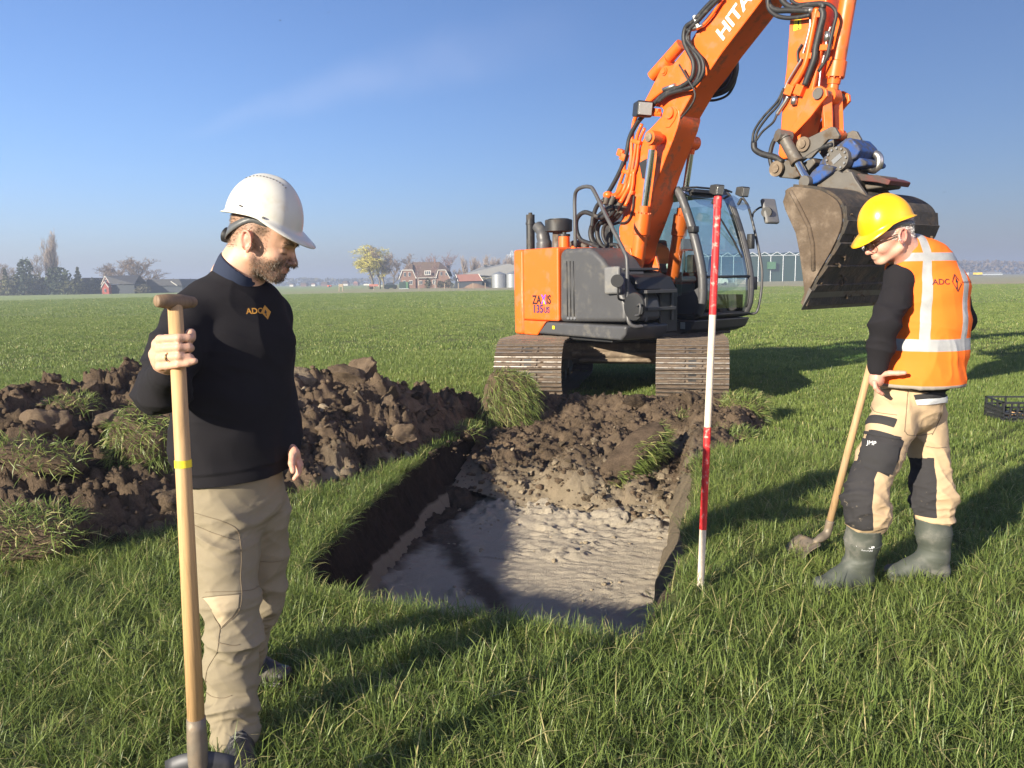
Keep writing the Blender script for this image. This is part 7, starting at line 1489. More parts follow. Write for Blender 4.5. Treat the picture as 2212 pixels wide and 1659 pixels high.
def tree(name, x, ybase, ytop, Y, label, kind='bare', seed=1, group=None, width=1.0):
    h = hpx(ybase - ytop, Y); key = (kind, seed)
    if key not in _tree_cache:
        if kind == 'bare': t, c = branchy(10, seed); mt = ('bark', 'twig')
        elif kind == 'birch': t, c = branchy(10, seed, .45, .30, (7, 5, 4, 4), .04); mt = ('birch', 'twigred')
        elif kind == 'poplar': t, c = branchy(10, seed, .22, .75, (16, 6, 5, 4), .05, first=.08); mt = ('bark', 'poplar')
        elif kind == 'willow': t, c = branchy(10, seed, .55, .25, (7, 6, 6, 8), .085, droop=1.6); mt = ('bark', 'willow')
        Vt = np.array(t.V); Vc = np.array(c.V); s = 10.0 / max(Vt[:, 2].max(), Vc[:, 2].max()); t.V = [tuple(v) for v in Vt * s]; c.V = [tuple(v) for v in Vc * s]
        a = t.build('trunk', M[mt[0]], None, smooth=True); b = c.build('crown', M[mt[1]], None); _tree_cache[key] = (a.data, b.data); bpy.data.objects.remove(a); bpy.data.objects.remove(b)
    e = empty(name, (bxw(x, Y), Y, 0), random.uniform(0, 6.28), label, 'tree', group); s = h / 10.0; e.scale = (s * width, s * width, s)
    link('trunk', _tree_cache[key][0], e); link('crown', _tree_cache[key][1], e); return e
def leafy(name, x, ybase, ytop, Y, wpx, label, mat, seed=1, cone=False, n=700, group=None, cat='shrub', stem=True):
    r = np.random.default_rng(seed); h = hpx(ybase - ytop, Y); w_ = hpx(wpx, Y) / 2; e = empty(name, (bxw(x, Y), Y, 0), 0, label, cat, group)
    u = r.normal(size=(n, 3)); u /= np.linalg.norm(u, axis=1)[:, None]; rad = r.random(n) ** .33
    if cone: z = r.random(n) ** 1.4; a = r.uniform(0, 6.28, n); q = (1 - z) * w_ * np.sqrt(r.random(n)) * (1 + .35 * np.sin(z * 40)); P = np.c_[q * np.cos(a), q * np.sin(a), h * (.08 + .92 * z)]
    else: P = u * rad[:, None]; P = P * (1 + .35 * vnoise(P + seed, 1.8, seed)[:, None]) * np.array([w_, w_, h * .55]) + [0, 0, h * .5]; P[:, 2] = np.abs(P[:, 2])
    s = r.uniform(.16, .38, n)[:, None] * (h / 4) ** .5; a_ = r.normal(size=(n, 3)); a_ /= np.linalg.norm(a_, axis=1)[:, None]; b_ = np.cross(a_, r.normal(size=(n, 3))); b_ /= np.linalg.norm(b_, axis=1)[:, None]
    V = np.stack([P - a_ * s, P + b_ * s * .7, P + a_ * s, P - b_ * s * .7], 1); Qd = np.arange(n * 4).reshape(n, 4)
    fast_mesh('foliage', V.reshape(-1, 3), Qd, M[mat], e, smooth=False)
    if stem: P_('stem', 'bark', lambda m: m.tube([(0, 0, -.1), (.05, 0, h * .6)], [h * .03, h * .012], 6), e, smooth=True)
    return e
# ---- left tree line
GL_ = 'trees and shrubs along the left field edge'
Yl = 186
tree('poplar_tree', 103, 637, 494, Yl, 'tall narrow bare poplar rising over the left tree line', 'poplar', 3, GL_, .85)
tree('poplar_tree', 118, 637, 528, Yl + 5, 'shorter poplar leaning right of the tallest poplar', 'poplar', 4, GL_, .85)
tree('bare_tree', 82, 637, 545, Yl + 8, 'bare tree just left of the tall poplar', 'bare', 5, GL_, .8)
leafy('pine_tree', 54, 637, 557, Yl - 4, 34, 'dark layered pine left of the poplar', 'evergreen', 6, False, 420, GL_, 'tree')
tree('bare_tree', 8, 637, 566, Yl, 'bare tree at the left picture edge', 'bare', 7, GL_, 1.1); tree('bare_tree', 30, 637, 572, Yl + 20, 'bare tree between the picture edge and the pine', 'bare', 8, GL_, 1.2)
leafy('conifer', 169, 636, 579, Yl, 30, 'small pointed conifer right of the poplars', 'olive', 9, True, 420, GL_, 'tree'); leafy('conifer', 12, 637, 580, Yl - 6, 26, 'pointed conifer at the far left', 'olive', 10, True, 380, GL_, 'tree')
for i, (x, yt, wp, mt, lb) in enumerate(((126, 577, 46, 'evergreen', 'dark rounded evergreen under the poplars'), (60, 592, 60, 'olive', 'olive shrub mass below the pine'), (95, 598, 50, 'hedge', 'tangled shrub at the poplar foot'), (150, 600, 40, 'olive', 'olive shrub right of the dark evergreen'), (25, 602, 50, 'hedge', 'brownish shrub at the left edge of the trees'), (201, 604, 34, 'evergreen', 'dark shrub before the dark roofed house'), (8, 612, 30, 'brownshrub', 'low brown bush at the left picture edge'), (75, 614, 46, 'hedge', 'low hedge shrub under the bare tree'), (178, 612, 34, 'hedge', 'low shrub between conifer and dark house'), (232, 617, 26, 'hedge', 'low shrub at the red gable house'), (255, 616, 30, 'hedge', 'low shrub under the big bare trees'), (285, 614, 36, 'hedge', 'low shrub right of the red house'), (308, 616, 28, 'hedge', 'low shrub by the dark barn'))):
    leafy('shrub', x, 637 - .012 * x, yt, Yl - 3 + (i % 3) * 3, wp * 1.15, lb, mt, 30 + i, False, 900, GL_)
for i, (x, yt, lb) in enumerate(((234, 566, 'leftmost of the spreading bare trees above the red gable house'), (258, 556, 'bare tree in the middle of the spreading group'), (283, 552, 'tallest of the spreading bare trees'), (306, 560, 'right bare tree of the spreading group by the dark barn'), (352, 598, 'small bare tree behind the dark barn'))):
    tree('bare_tree', x, 633, yt, Yl + 6 + i, lb, 'bare', 11 + i % 3, GL_, 1.8)
# ---- buildings
M['brick'] = simple('red_brown_brick', (.175, .105, .078), .9, 0, .25, 1.5, bmp=.2, bscale=6); M['tile'] = simple('brown_roof_tiles', (.11, .075, .055), .85, 0, .2, 1.0); M['redtile'] = simple('red_roof_tiles', (.28, .13, .095), .85, 0, .2, 1.0); M['darkwall'] = simple('dark_boarding', (.035, .042, .05), .8, 0, .2, 1); M['trim'] = simple('white_trim', (.55, .53, .48), .7, 0, .05); M['pane'] = simple('window_pane', (.05, .06, .075), .15, 0, .1)
M['asbestos'] = simple('grey_sheet_roof', (.20, .20, .195), .9, 0, .15, .5); M['olivewall'] = simple('olive_wall', (.16, .155, .09), .85, 0, .12, .5); M['silo'] = simple('galvanised_silo', (.26, .275, .29), .5, .4, .1, .8); M['greenwall'] = simple('dark_green_sheeting', (.014, .038, .029), .6, 0, .12, .3); M['greenbox'] = simple('green_box_paint', (.05, .13, .06), .6); M['palegrey'] = simple('pale_grey_metal', (.50, .54, .56), .5, 0, .05)
class BP:
    """part builder in picture units: x, height above base, and depth, at one distance"""
    def __init__(s, name, x0, ybase, Y, label, cat='building', group=None, rz=0.0):
        s.Y, s.x0, s.yb = Y, x0, ybase; s.u = Y / FPX; s.e = empty(name, (bxw(x0, Y), Y, 0), rz, label, cat, group)
    def p(s, x, y, d=0.0): return ((x - s.x0) * s.u, d, (s.yb - y) * s.u)
    def poly(s, name, mat, pts, d0, d1, parent=None):
        return P_(name, mat, lambda m: m.prism([((x - s.x0) * s.u, (s.yb - y) * s.u) for x, y in pts], d0, d1), parent or s.e)
    def faces(s, name, mat, V, F, parent=None):
        m = MB(); m.add([s.p(*v) for v in V], F); return m.build(name, M[mat], parent or s.e)
    def window(s, x0, y0, x1, y1, d, parent=None, bars=0):
        f = s.poly('window', 'trim', [(x0, y1), (x1, y1), (x1, y0), (x0, y0)], d - .08, d + .1, parent); n_ = bars + 1; g = (x1 - x0) * .10; wd = (x1 - x0 - g * (n_ + 1)) / n_
        for i in range(n_):
            a = x0 + g + i * (wd + g); s.poly('pane', 'pane', [(a, y1 - g), (a + wd, y1 - g), (a + wd, y0 + g), (a, y0 + g)], d - .12, d - .07, f)
        return f
# houses in the left tree line
M['gable_red'] = simple('red_gable_boards', (.26, .06, .045), .85, 0, .15, 1); M['darktile'] = simple('dark_slate_roof', (.05, .05, .055), .85, 0, .2, 1)
b = BP('red_house', 228, 632, 182, 'red gabled house with white barge boards among the left trees')
b.poly('gable_wall', 'gable_red', [(219.5, 632), (237.5, 632), (237.5, 610), (228.5, 594.5), (219.5, 610)], 0, .3); b.poly('porch_gable', 'gable_red', [(224.5, 632), (239, 632), (239, 617), (231.5, 606.5), (224.5, 617)], -1.2, -.02); b.poly('wall', 'darkwall', [(238, 632), (287, 632), (287, 612), (238, 612)], .32, 8)
b.faces('roof', 'darktile', [(228.5, 593.5, 0), (284, 592.5, 4), (290, 612, -.2), (238.5, 611, -.2), (219, 611, 8), (284, 612, 8)], [(0, 1, 2, 3), (0, 4, 5, 1)])
for q0, q1, dd_ in (((218.5, 612), (228.5, 594, 0), -.1), ((228.5, 594), (238.5, 612), -.1), ((224, 618), (231.5, 606), -1.3), ((231.5, 606), (239.5, 618), -1.3)): P_('barge_board', 'trim', lambda m: m.tube([np.array(b.p(q0[0], q0[1], dd_)), np.array(b.p(q1[0], q1[1], dd_))], .13, 4), b.e)
b.window(229.5, 621, 233.5, 628, -1.2); b.window(226.5, 601, 230.5, 607, 0)
b = BP('dark_house', 190, 633, 196, 'dark roofed house between the small conifer and the red house'); b.poly('wall', 'darkwall', [(178, 633), (203, 633), (203, 613), (178, 613)], 0, 7); b.poly('roof', 'darktile', [(176.5, 613.2), (205, 613.2), (199.5, 599), (179.5, 599)], -.3, 7.3)
b = BP('dark_barn', 350, 632, 188, 'long dark barn left of the sweater shoulder'); b.poly('wall', 'darkwall', [(316, 632), (392, 632), (392, 617), (316, 617)], 0, 12); b.poly('roof', 'darktile', [(314, 617.2), (394, 617.2), (388, 603), (320, 603)], -.4, 12.4); P_('barge_board', 'trim', lambda m: m.tube([np.array(b.p(371, 608, -.6)), np.array(b.p(384, 617, -.6))], .13, 4), b.e)
# farmhouse with half-hipped roof
b = BP('farmhouse', 918, 624, 200, 'brick farmhouse with brown half hipped roof left of the excavator'); D = 7.5
b.poly('wall', 'brick', [(866, 624), (962, 624), (962, 600), (866, 600)], 0.05, D); b.poly('gable_wall', 'brick', [(866, 624), (898, 624), (898, 602), (891, 586), (872, 586), (866, 602)], -.35, .04)
b.poly('gable_wall', 'brick', [(944, 624), (972, 624), (972, 604), (962, 587), (948, 587), (944, 600)], -.30, .04)
b.faces('roof', 'tile', [(898, 602, -.6), (944, 602, -.6), (948, 568, D / 2), (889, 568, D / 2), (866, 587, 1.0), (973, 590, 1.0), (866, 600, D), (973, 600, D), (871, 586, -.45), (892, 586, -.45), (947, 587, -.4), (963, 587, -.4)], [(0, 1, 2, 3), (0, 3, 9), (9, 3, 4, 8), (1, 10, 2), (10, 11, 5, 2), (3, 4, 6), (2, 7, 5), (3, 6, 7, 2)])
for a in ([(863, 605), (871, 585.5), (893, 585.5), (900, 603)], [(942, 603), (947.5, 586.5), (963, 586.5), (972, 604)]):
    for q0, q1 in zip(a[:-1], a[1:]): P_('barge_board', 'trim', lambda m: m.tube([np.array(b.p(*q0, -.5)), np.array(b.p(*q1, -.5))], .12, 4), b.e)
P_('gutter', 'trim', lambda m: m.tube([np.array(b.p(898, 602.5, -.65)), np.array(b.p(944, 602.5, -.65))], .09, 4), b.e)
b.window(873.5, 590, 878, 599, -.35); b.window(883.5, 590, 888, 599, -.35); b.window(871, 607, 877, 616, -.35, bars=1); b.window(884, 607, 892, 616, -.35, bars=1); b.window(918, 587, 931.5, 596.5, -.55, bars=2); b.window(951, 590, 955.5, 598, -.30); b.window(962, 591, 966, 598, -.30); b.window(922, 608, 928, 622, .0); b.window(905, 608, 912, 616, .0, bars=1); b.window(934, 607, 941, 616, .0, bars=1)
P_('chimney', 'brick', lambda m: m.box(b.p(936, 571, D / 2 - .3), b.p(939, 562, D / 2 + .4)), b.e)
# red roofed shed
b = BP('shed', 1010, 622.5, 178, 'low dark shed with red tiled roof right of the farmhouse'); b.poly('wall', 'darkwall', [(984, 622.5), (1041, 622.5), (1041, 607), (984, 607)], 0, 6); b.poly('gable_wall', 'darkwall', [(980, 622.5), (986, 622.5), (986, 600)], -.05, 6)
b.faces('roof', 'redtile', [(983.5, 593, 2.5), (1033, 592.5, 2.5), (1043, 607.5, -.4), (990, 608, -.4), (980, 606, 6), (1036, 606, 6)], [(0, 1, 2, 3), (0, 4, 5, 1)]); P_('barge_board', 'trim', lambda m: m.tube([np.array(b.p(983.5, 592.7, 2.4)), np.array(b.p(990, 608, -.5))], .1, 4), b.e); P_('barge_board', 'trim', lambda m: m.tube([np.array(b.p(1033, 592.4, 2.4)), np.array(b.p(1043.5, 607.8, -.5))], .1, 4), b.e); b.poly('lean_to', 'darkwall', [(1042, 622.5), (1060, 622.5), (1060, 602), (1042, 605)], 1.5, 5); b.faces('lean_to_roof', 'asbestos', [(1041, 604, 1.2), (1062, 600, 1.2), (1062, 598, 5.2), (1041, 602, 5.2)], [(0, 1, 2, 3)])
# grey barn
b = BP('barn', 1070, 621, 196, 'long grey sheet roofed barn behind the silos'); b.poly('wall', 'olivewall', [(1006, 621), (1150, 621), (1150, 596), (1006, 596)], 1, 18); b.faces('gable_wall', 'olivewall', [(1058, 621, 0), (1150, 621, 0), (1150, 590, 0), (1101, 572.5, 0), (1058, 596, 0)], [(0, 1, 2, 3, 4)])
b.faces('roof', 'asbestos', [(1004, 592, -.3), (1058, 597, -.4), (1101, 572, -.4), (1043, 573, 14), (1150, 589, -.4)], [(0, 1, 2, 3), (1, 4, 2)]); b.poly('wall_panel', 'olivewall', [(1036, 608), (1056, 608), (1056, 596), (1036, 596)], .85, .97)
for x in (1048, 1062, 1078): P_('roof_vent', 'darkwall', lambda m: m.box(b.p(x - 3, 577, 5), b.p(x + 3, 572, 7)), b.e)
for x, lb in ((1078, 'left of the two round galvanised silos before the barn'), (1108, 'right galvanised silo, partly behind the excavator counterweight')):
    b = BP('silo', x, 621.5, 176, lb, 'silo', 'galvanised silos by the barn'); r_ = 15.3 * b.u
    P_('silo_wall', 'silo', lambda m: [m.cyl((0, 0, k * 28.5 * b.u / 7), (0, 0, (k + 1) * 28.5 * b.u / 7 - .02), r_ * (1 - .006 * (k % 2)), seg=32) for k in range(7)], b.e, auto=40); P_('silo_roof', 'silo', lambda m: m.tube([(0, 0, 28.5 * b.u), (0, 0, 34 * b.u), (0, 0, 34.8 * b.u)], [r_ * 1.03, r_ * .12, .05], 32), b.e, auto=40)
for i in range(9): tree('poplar_tree', 1008 + i * 13.5, 621, 552 + 4 * ((i * 7) % 3), 235 + (i % 3) * 4, ['leftmost', 'second', 'third', 'fourth', 'middle', 'sixth', 'seventh', 'eighth', 'rightmost'][i] + ' poplar of the row behind the grey barn', 'poplar', 3 + i % 2, 'poplar row behind the barn', 1.0)
# pylon
b = BP('pylon', 1107, 606, 520, 'lattice power pylon above the poplar row', 'pylon'); P_('lattice', 'palegrey', lambda m: ([m.tube([(s * 3.2, 0, 0), (s * .8, 0, 16), (s * .5, 0, 21)], .28, 4) for s in (-1, 1)], m.tube([(-.6, 0, 21), (.6, 0, 21)], .3, 4), [m.tube([(-3.5, 0, z_), (3.5, 0, z_)], .25, 4) for z_ in (15.0, 18.5)], [m.tube([(-3.0 + .15 * z_, 0, z_), (2.6 - .15 * z_, 0, z_ + 3)], .2, 4) for z_ in (0, 3, 6, 9, 12)], m.tube([(-3.5, 0, 15), (0, 0, 21.5), (3.5, 0, 15)], .2, 4)), b.e)
# ---- willow, trees by the house
tree('willow_tree', 805, 624, 530, 205, 'yellow weeping willow left of the farmhouse', 'willow', 21, None, 1.45); tree('willow_tree', 820, 624, 529, 207, 'olive willow crown right behind the yellow willow', 'willow', 22, None, 1.1)
GH = 'bare trees around the farmhouse'
for x, yt, yb, k, sd, lb in ((829, 531, 624, 'bare', 12, 'tall bare tree right of the willow'), (850, 556, 622, 'bare', 13, 'smaller bare tree by the farmhouse corner'), (884, 546, 622, 'bare', 11, 'bare tree behind the left end of the farmhouse roof'), (905, 552, 622, 'birch', 23, 'reddish birch behind the farmhouse ridge'), (936, 545, 622, 'birch', 24, 'reddish birch behind the right part of the roof'), (968, 540, 622, 'birch', 23, 'tall reddish birch right of the farmhouse'), (990, 580, 622, 'bare', 13, 'low bare tree between farmhouse and red shed')): tree('bare_tree', x, yb, yt, 208 if k == 'birch' else 204, lb, k, sd, GH, 1.25)
tree('birch_tree', 905, 625, 568, 190, 'slim pale birch standing before the farmhouse middle', 'birch', 24, GH, .8); tree('birch_tree', 940, 625, 562, 190, 'slim pale birch before the right farmhouse gable', 'birch', 23, GH, .7)
for x, yt, wp, mt, lb in ((875, 612, 14, 'hedge', 'low shrub at the left farmhouse gable'), (925, 605, 16, 'olive', 'tall olive shrub at the farmhouse door'), (952, 608, 22, 'hedge', 'clipped hedge at the right farmhouse gable'), (968, 605, 20, 'hedge', 'hedge end right of the farmhouse'), (835, 617, 12, 'evergreen', 'small bush beside the parked car'), (803, 616, 14, 'hedge', 'small bush at the willow foot')): leafy('shrub', x, 624, yt, 192, wp, lb, mt, int(x), False, 260, 'shrubs in the farm garden')
b = BP('container', 871, 626, 186, 'green storage container in front of the farmhouse', 'container'); b.poly('box_wall', 'greenwall', [(862, 625), (876, 625), (876, 611), (862, 611)], 0, 2.4); b.poly('door', 'greenbox', [(876.3, 625), (881, 625), (881, 611), (876.3, 611)], 0, 2.4); b.poly('sill', 'palegrey', [(861, 626.5), (882, 626.5), (882, 625.2), (861, 625.2)], -.1, 2.5)
M['carpaint'] = simple('dark_car_paint', (.012, .022, .02), .25, .1, .1); M['tyre'] = simple('tyre', (.015, .015, .015), .8)
def car(name, x, yb, Y, lab, matn, L=4.2, H=1.5, van=False):
    e = empty(name, (bxw(x, Y), Y, 0), 0, lab, 'van' if van else 'car'); pr = [(-.5, .18), (.5, .18), (.5, .55), (.47, .62), (.30, .66), (.16, 1.0), (-.28, 1.0), (-.44, .68), (-.5, .6)] if not van else [(-.5, .18), (.5, .18), (.5, .50), (.42, .62), (.32, .98), (-.5, 1.0)]
    P_('body', matn, lambda m: m.prism([(a * L, c * H) for a, c in pr], -.85, .85), e, bevel=.06); wpr = [(.26, .68), (.13, .93), (-.25, .93), (-.38, .70)] if not van else [(.38, .66), (.30, .92), (.12, .92), (.12, .66)]
    P_('window', 'pane', lambda m: m.prism([(a * L, c * H) for a, c in wpr], -.87, .87), e)
    for a in (-.31, .31):
        for s in (-.86, .74): P_('wheel', 'tyre', lambda m: m.cyl((a * L, s, .32), (a * L, s + .12, .32), .32, seg=16), e)
    return e
car('parked_car', 844, 624, 190, 'dark car parked left of the green container', 'carpaint', 2.9); car('parked_van', 1554, 620, 150, 'white van seen through the cab window before the green shed', 'trim', 3.0, 1.9, True)
M['sign_red'] = simple('sign_red', (.30, .11, .09), .6); M['wood'] = simple('weathered_wood', (.30, .24, .17), .9, 0, .2, 3)
def signpost(name, x, yb, yt, Y, lab, board=None, two=False):
    e = empty(name, (bxw(x, Y), Y, 0), 0, lab, 'sign'); h = hpx(yb - yt, Y)
    for dx in ((-.35, .35) if two else (0,)): P_('post', 'wood', lambda m: m.tube([(dx, 0, 0), (dx, 0, h)], .10, 6), e)
    if board: P_('board', board[0], lambda m: m.box((-board[1], -.08, h * .62), (board[1], -.02, h)), e)
    return e
signpost('sign_post', 736, 627, 611, 150, 'pair of pale posts in the field beyond the heap', ('wood', .3), True); signpost('road_sign', 807, 626.5, 614, 170, 'red and white road sign below the willow', ('sign_red', 1.0)); signpost('road_sign', 793, 622, 614, 260, 'small white road sign left of the willow trunk', ('trim', 1.2)); signpost('road_sign', 820, 621, 616, 240, 'small white panel right of the willow trunk', ('trim', .8))
for i, x in enumerate((1022, 1048, 905, 960, 990)):
    e = empty('fence_post', (bxw(x, 160), 160, 0), 0, ['fence post before the soil mound by the shed', 'fence post right of the soil mound', 'fence post before the farmhouse middle', 'fence post at the right end of the farm garden', 'fence post at the left shed corner'][i], 'post', 'field fence posts'); P_('post', 'wood', lambda m: m.tube([(0, 0, 0), (0, 0, 1.2)], [.1, .09], 6), e)
e = empty('soil_mound', (bxw(1027, 172), 172, 0), 0, 'brown soil mound in front of the red roofed shed', 'soil mound'); gm, gq = grid(-4, 4, -2, 2, .25); zz3 = 1.25 * np.exp(-(gm[:, 0] / 2.2) ** 2 - (gm[:, 1] / 1.0) ** 2) + .12 * vnoise(np.c_[gm, gm[:, :1] * 0], 1.5, 3) - .08; fast_mesh('soil', np.c_[gm, zz3], gq, M['brownmound'] if 'brownmound' in M else simple('mound_soil', (.20, .13, .085), .95), e)
# ---- far hamlet left of centre
for i, (x, w_, yt, mt, rf, lb) in enumerate(((629, 8, 610, 'trim', 'tile', 'tiny pale house on the horizon beside the beard'), (655, 12, 609, 'brick', 'tile', 'tiny house in the hazy hamlet, left part'), (676, 8, 611, 'trim', 'redtile', 'tiny house with red roof in the hazy hamlet'), (700, 14, 608, 'brick', 'tile', 'tiny wide house in the middle of the hazy hamlet'), (745, 12, 607, 'trim', 'tile', 'tiny house behind the field posts'), (768, 10, 608, 'brick', 'redtile', 'tiny house left of the willow'))):
    b = BP('far_house', x, 617, 520, lb, 'building', 'far houses in the haze'); b.poly('wall', mt, [(x - w_ / 2, 617), (x + w_ / 2, 617), (x + w_ / 2, 612.5), (x - w_ / 2, 612.5)], 0, 6); b.poly('roof', rf, [(x - w_ / 2 - .6, 612.6), (x + w_ / 2 + .6, 612.6), (x + w_ / 2 - 2, yt), (x - w_ / 2 + 2, yt)], -.3, 6.3)
b = BP('tipper_trailer', 711, 621, 330, 'small orange trailer far out in the field', 'trailer'); b.poly('box_body', 'orange', [(707, 620), (714, 620), (714, 616.5), (707, 616.5)], 0, 2); P_('wheel', 'tyre', lambda m: m.cyl((0, -.2, .4), (0, 0, .4), .4, seg=12), b.e)
# ---- dark green shed with gables behind the cab
b = BP('green_shed', 1640, 608, 236, 'long dark green sheeted shed with a row of small gables'); n_b = 9; x0_, bw2 = 1505, 26.4
for i in range(n_b):
    a = x0_ + i * bw2; b.poly('wall_panel', 'greenwall', [(a, 608), (a + bw2, 608), (a + bw2, 553.5), (a, 553.5)], 0, 20); b.poly('gable', 'greenwall', [(a + 1, 553), (a + bw2 - 1, 553), (a + bw2 / 2, 546.5)], -.02, 20)
    for (xa, ya, xb_, yb_) in ((a, 553.2, a + bw2 / 2, 546), (a + bw2 / 2, 546, a + bw2, 553.2)): P_('verge', 'palegrey', lambda m: m.tube([np.array(b.p(xa, ya, -.1)), np.array(b.p(xb_, yb_, -.1))], .11, 4), b.e)
    P_('downpipe', 'palegrey', lambda m: m.tube([np.array(b.p(a, 608, -.15)), np.array(b.p(a, 554, -.15))], .12, 5), b.e); P_('gutter', 'palegrey', lambda m: m.tube([np.array(b.p(a, 553.3, -.15)), np.array(b.p(a + bw2, 553.3, -.15))], .10, 4), b.e)
b.faces('roof', 'palegrey', [(x0_, 553, 0), (x0_ + n_b * bw2, 553, 0), (x0_ + n_b * bw2, 547, 30), (x0_, 547, 30)], [(0, 1, 2, 3)]); b.poly('wall_box', 'greenbox', [(1656, 582), (1671, 582), (1671, 566.5), (1656, 566.5)], -1.6, -.02)
# ---- field gate through the cab window
b = BP('field_gate', 1577, 620, 150, 'pale tubular field gate before the green shed', 'gate')
for z_ in (.5, .8, 1.1, 1.35): P_('rail', 'palegrey', lambda m: m.tube([(-1.4, 0, z_), (1.2, 0, z_)], .035, 5), b.e)
P_('post', 'palegrey', lambda m: m.tube([(1.2, 0, 0), (1.2, 0, 1.5)], .06, 6), b.e)
b = BP('board_fence', 1598, 620, 148, 'short fence of brown boards right of the field gate', 'fence')
for z_ in (.35, .65, .95): P_('board', 'wood', lambda m: m.box((-1.0, -.03, z_ - .09), (1.1, .03, z_ + .09), Matrix.Rotation(R_(4), 4, 'Y')), b.e)
# ---- right horizon
b = BP('white_truck', 2086, 592, 420, 'white truck far off on the right horizon', 'truck'); b.poly('cab', 'trim', [(2081, 591), (2085, 591), (2085, 587), (2081, 587)], 0, 2.5); b.poly('cargo_box', 'trim', [(2085.5, 591), (2092, 591), (2092, 585), (2085.5, 585)], 0, 2.5); P_('wheel', 'tyre', lambda m: m.cyl((-.6, -.1, .4), (-.6, .1, .4), .45, seg=12), b.e)
b = BP('yellow_trailer', 2114, 591, 420, 'yellow container trailer right of the white truck', 'trailer'); b.poly('cargo_box', 'yellow', [(2107, 588.5), (2121, 588.5), (2121, 584), (2107, 584)], 0, 2.5); b.poly('chassis', 'darkwall', [(2106, 590.5), (2122, 590.5), (2122, 588.7), (2106, 588.7)], .2, 2.3)
b = BP('far_barn', 2150, 590, 520, 'long low pale barn on the right horizon', 'building'); b.poly('wall', 'palegrey', [(2128, 590), (2165, 590), (2165, 587), (2128, 587)], 0, 10); b.poly('roof', 'asbestos', [(2127, 587), (2166, 587), (2160, 583.5), (2133, 583.5)], -.4, 10.4)
# ---- far woods, one hazy mass
def far_wood(name, x0, x1, Y, hmin, hmax, n, mat, seed, label):
    r = np.random.default_rng(seed); X = r.uniform(x0, x1, n); H_ = hmin + (hmax - hmin) * np.clip(.5 + .6 * fbm(np.c_[X, X * 0, X * 0], .018, 4, seed), 0, 1); zc = H_ * r.random(n) ** .7; P = np.c_[X, Y + r.uniform(-15, 15, n), zc]; s = r.uniform(.9, 2.4, n)[:, None]; a_ = r.normal(size=(n, 3)); a_ /= np.linalg.norm(a_, axis=1)[:, None]; b_ = np.cross(a_, r.normal(size=(n, 3))); b_ /= np.linalg.norm(b_, axis=1)[:, None]
    V = np.stack([P - a_ * s, P + b_ * s * .7, P + a_ * s, P - b_ * s * .7], 1); o = fast_mesh(name, V.reshape(-1, 3), np.arange(n * 4).reshape(n, 4), M[mat], None, smooth=False); tag(o, label, 'wood', kind='stuff')
far_wood('far_wood', -720, -60, 760, 5, 10, 4200, 'hedge', 51, 'hazy woods along the left horizon'); far_wood('far_wood', -60, 420, 820, 4, 9, 3000, 'hedge', 52, 'hazy woods along the middle horizon'); far_wood('far_wood', 330, 900, 640, 7, 17, 5200, 'brownshrub', 53, 'hazy woods along the right horizon')
# ---- the hazy air
m = MB(); m.box((-1400, -150, -1.2), (1600, 2200, 26)); hz_o = m.build('haze', None); tag(hz_o, 'pale haze over the fields', 'haze', kind='stuff')
hm = bpy.data.materials.new('haze_air'); hm.use_nodes = True; hn = hm.node_tree; hn.nodes.clear(); ho_ = hn.nodes.new('ShaderNodeOutputMaterial'); pv = hn.nodes.new('ShaderNodeVolumePrincipled'); pv.inputs['Color'].default_value = (.70, .80, .97, 1); pv.inputs['Density'].default_value = .0015; pv.inputs['Anisotropy'].default_value = .28; hn.links.new(pv.outputs[0], ho_.inputs['Volume']); hz_o.data.materials.append(hm)
# ================================================================== TOOLS AND SMALL THINGS
def wood_mat(name, c, dirt=None):
    m, n, b = new_mat(name); setb(b, .6, 0, .3); v = coords(n); mp = N(n, 'ShaderNodeMapping', {'Vector': v, 'Scale': (60, 60, 2.5)}).outputs[0]; f = noise_n(n, mp, 1.0, 5, .6, 1.5); f2 = noise_n(n, v, 5, 4)
    cc = ramp(n, f, [(.25, [x * .62 for x in c]), (.5, c), (.75, [min(1, x * 1.15) for x in c])]).outputs[0]
    if dirt: cc = mixcol(n, mrange(n, f2, .45, .75, 0, .7), cc, dirt)
    n.links.new(cc, b.inputs['Base Color']); bump(n, b, f, .25, .002); return m
M['ash'] = wood_mat('pale_ash_wood', (.50, .315, .15)); M['ashgrip'] = wood_mat('weathered_grip_wood', (.20, .135, .085), (.12, .085, .06)); M['ash2'] = wood_mat('dusty_shaft_wood', (.42, .27, .14), (.36, .26, .16)); M['ruststeel'] = simple('dirty_blade_steel', (.20, .165, .125), .6, .5, .25, 12, dirt=(.24, .18, .12), dirt_amt=.55, dscale=14, bmp=.3, bscale=60); M['darkblade'] = simple('dark_blade_steel', (.045, .046, .052), .5, .5, .3, 10, dirt=(.12, .10, .08), dirt_amt=.35, dscale=9)
M['yellowtape'] = simple('yellow_tape', (.86, .66, .03), .5, 0, .05)
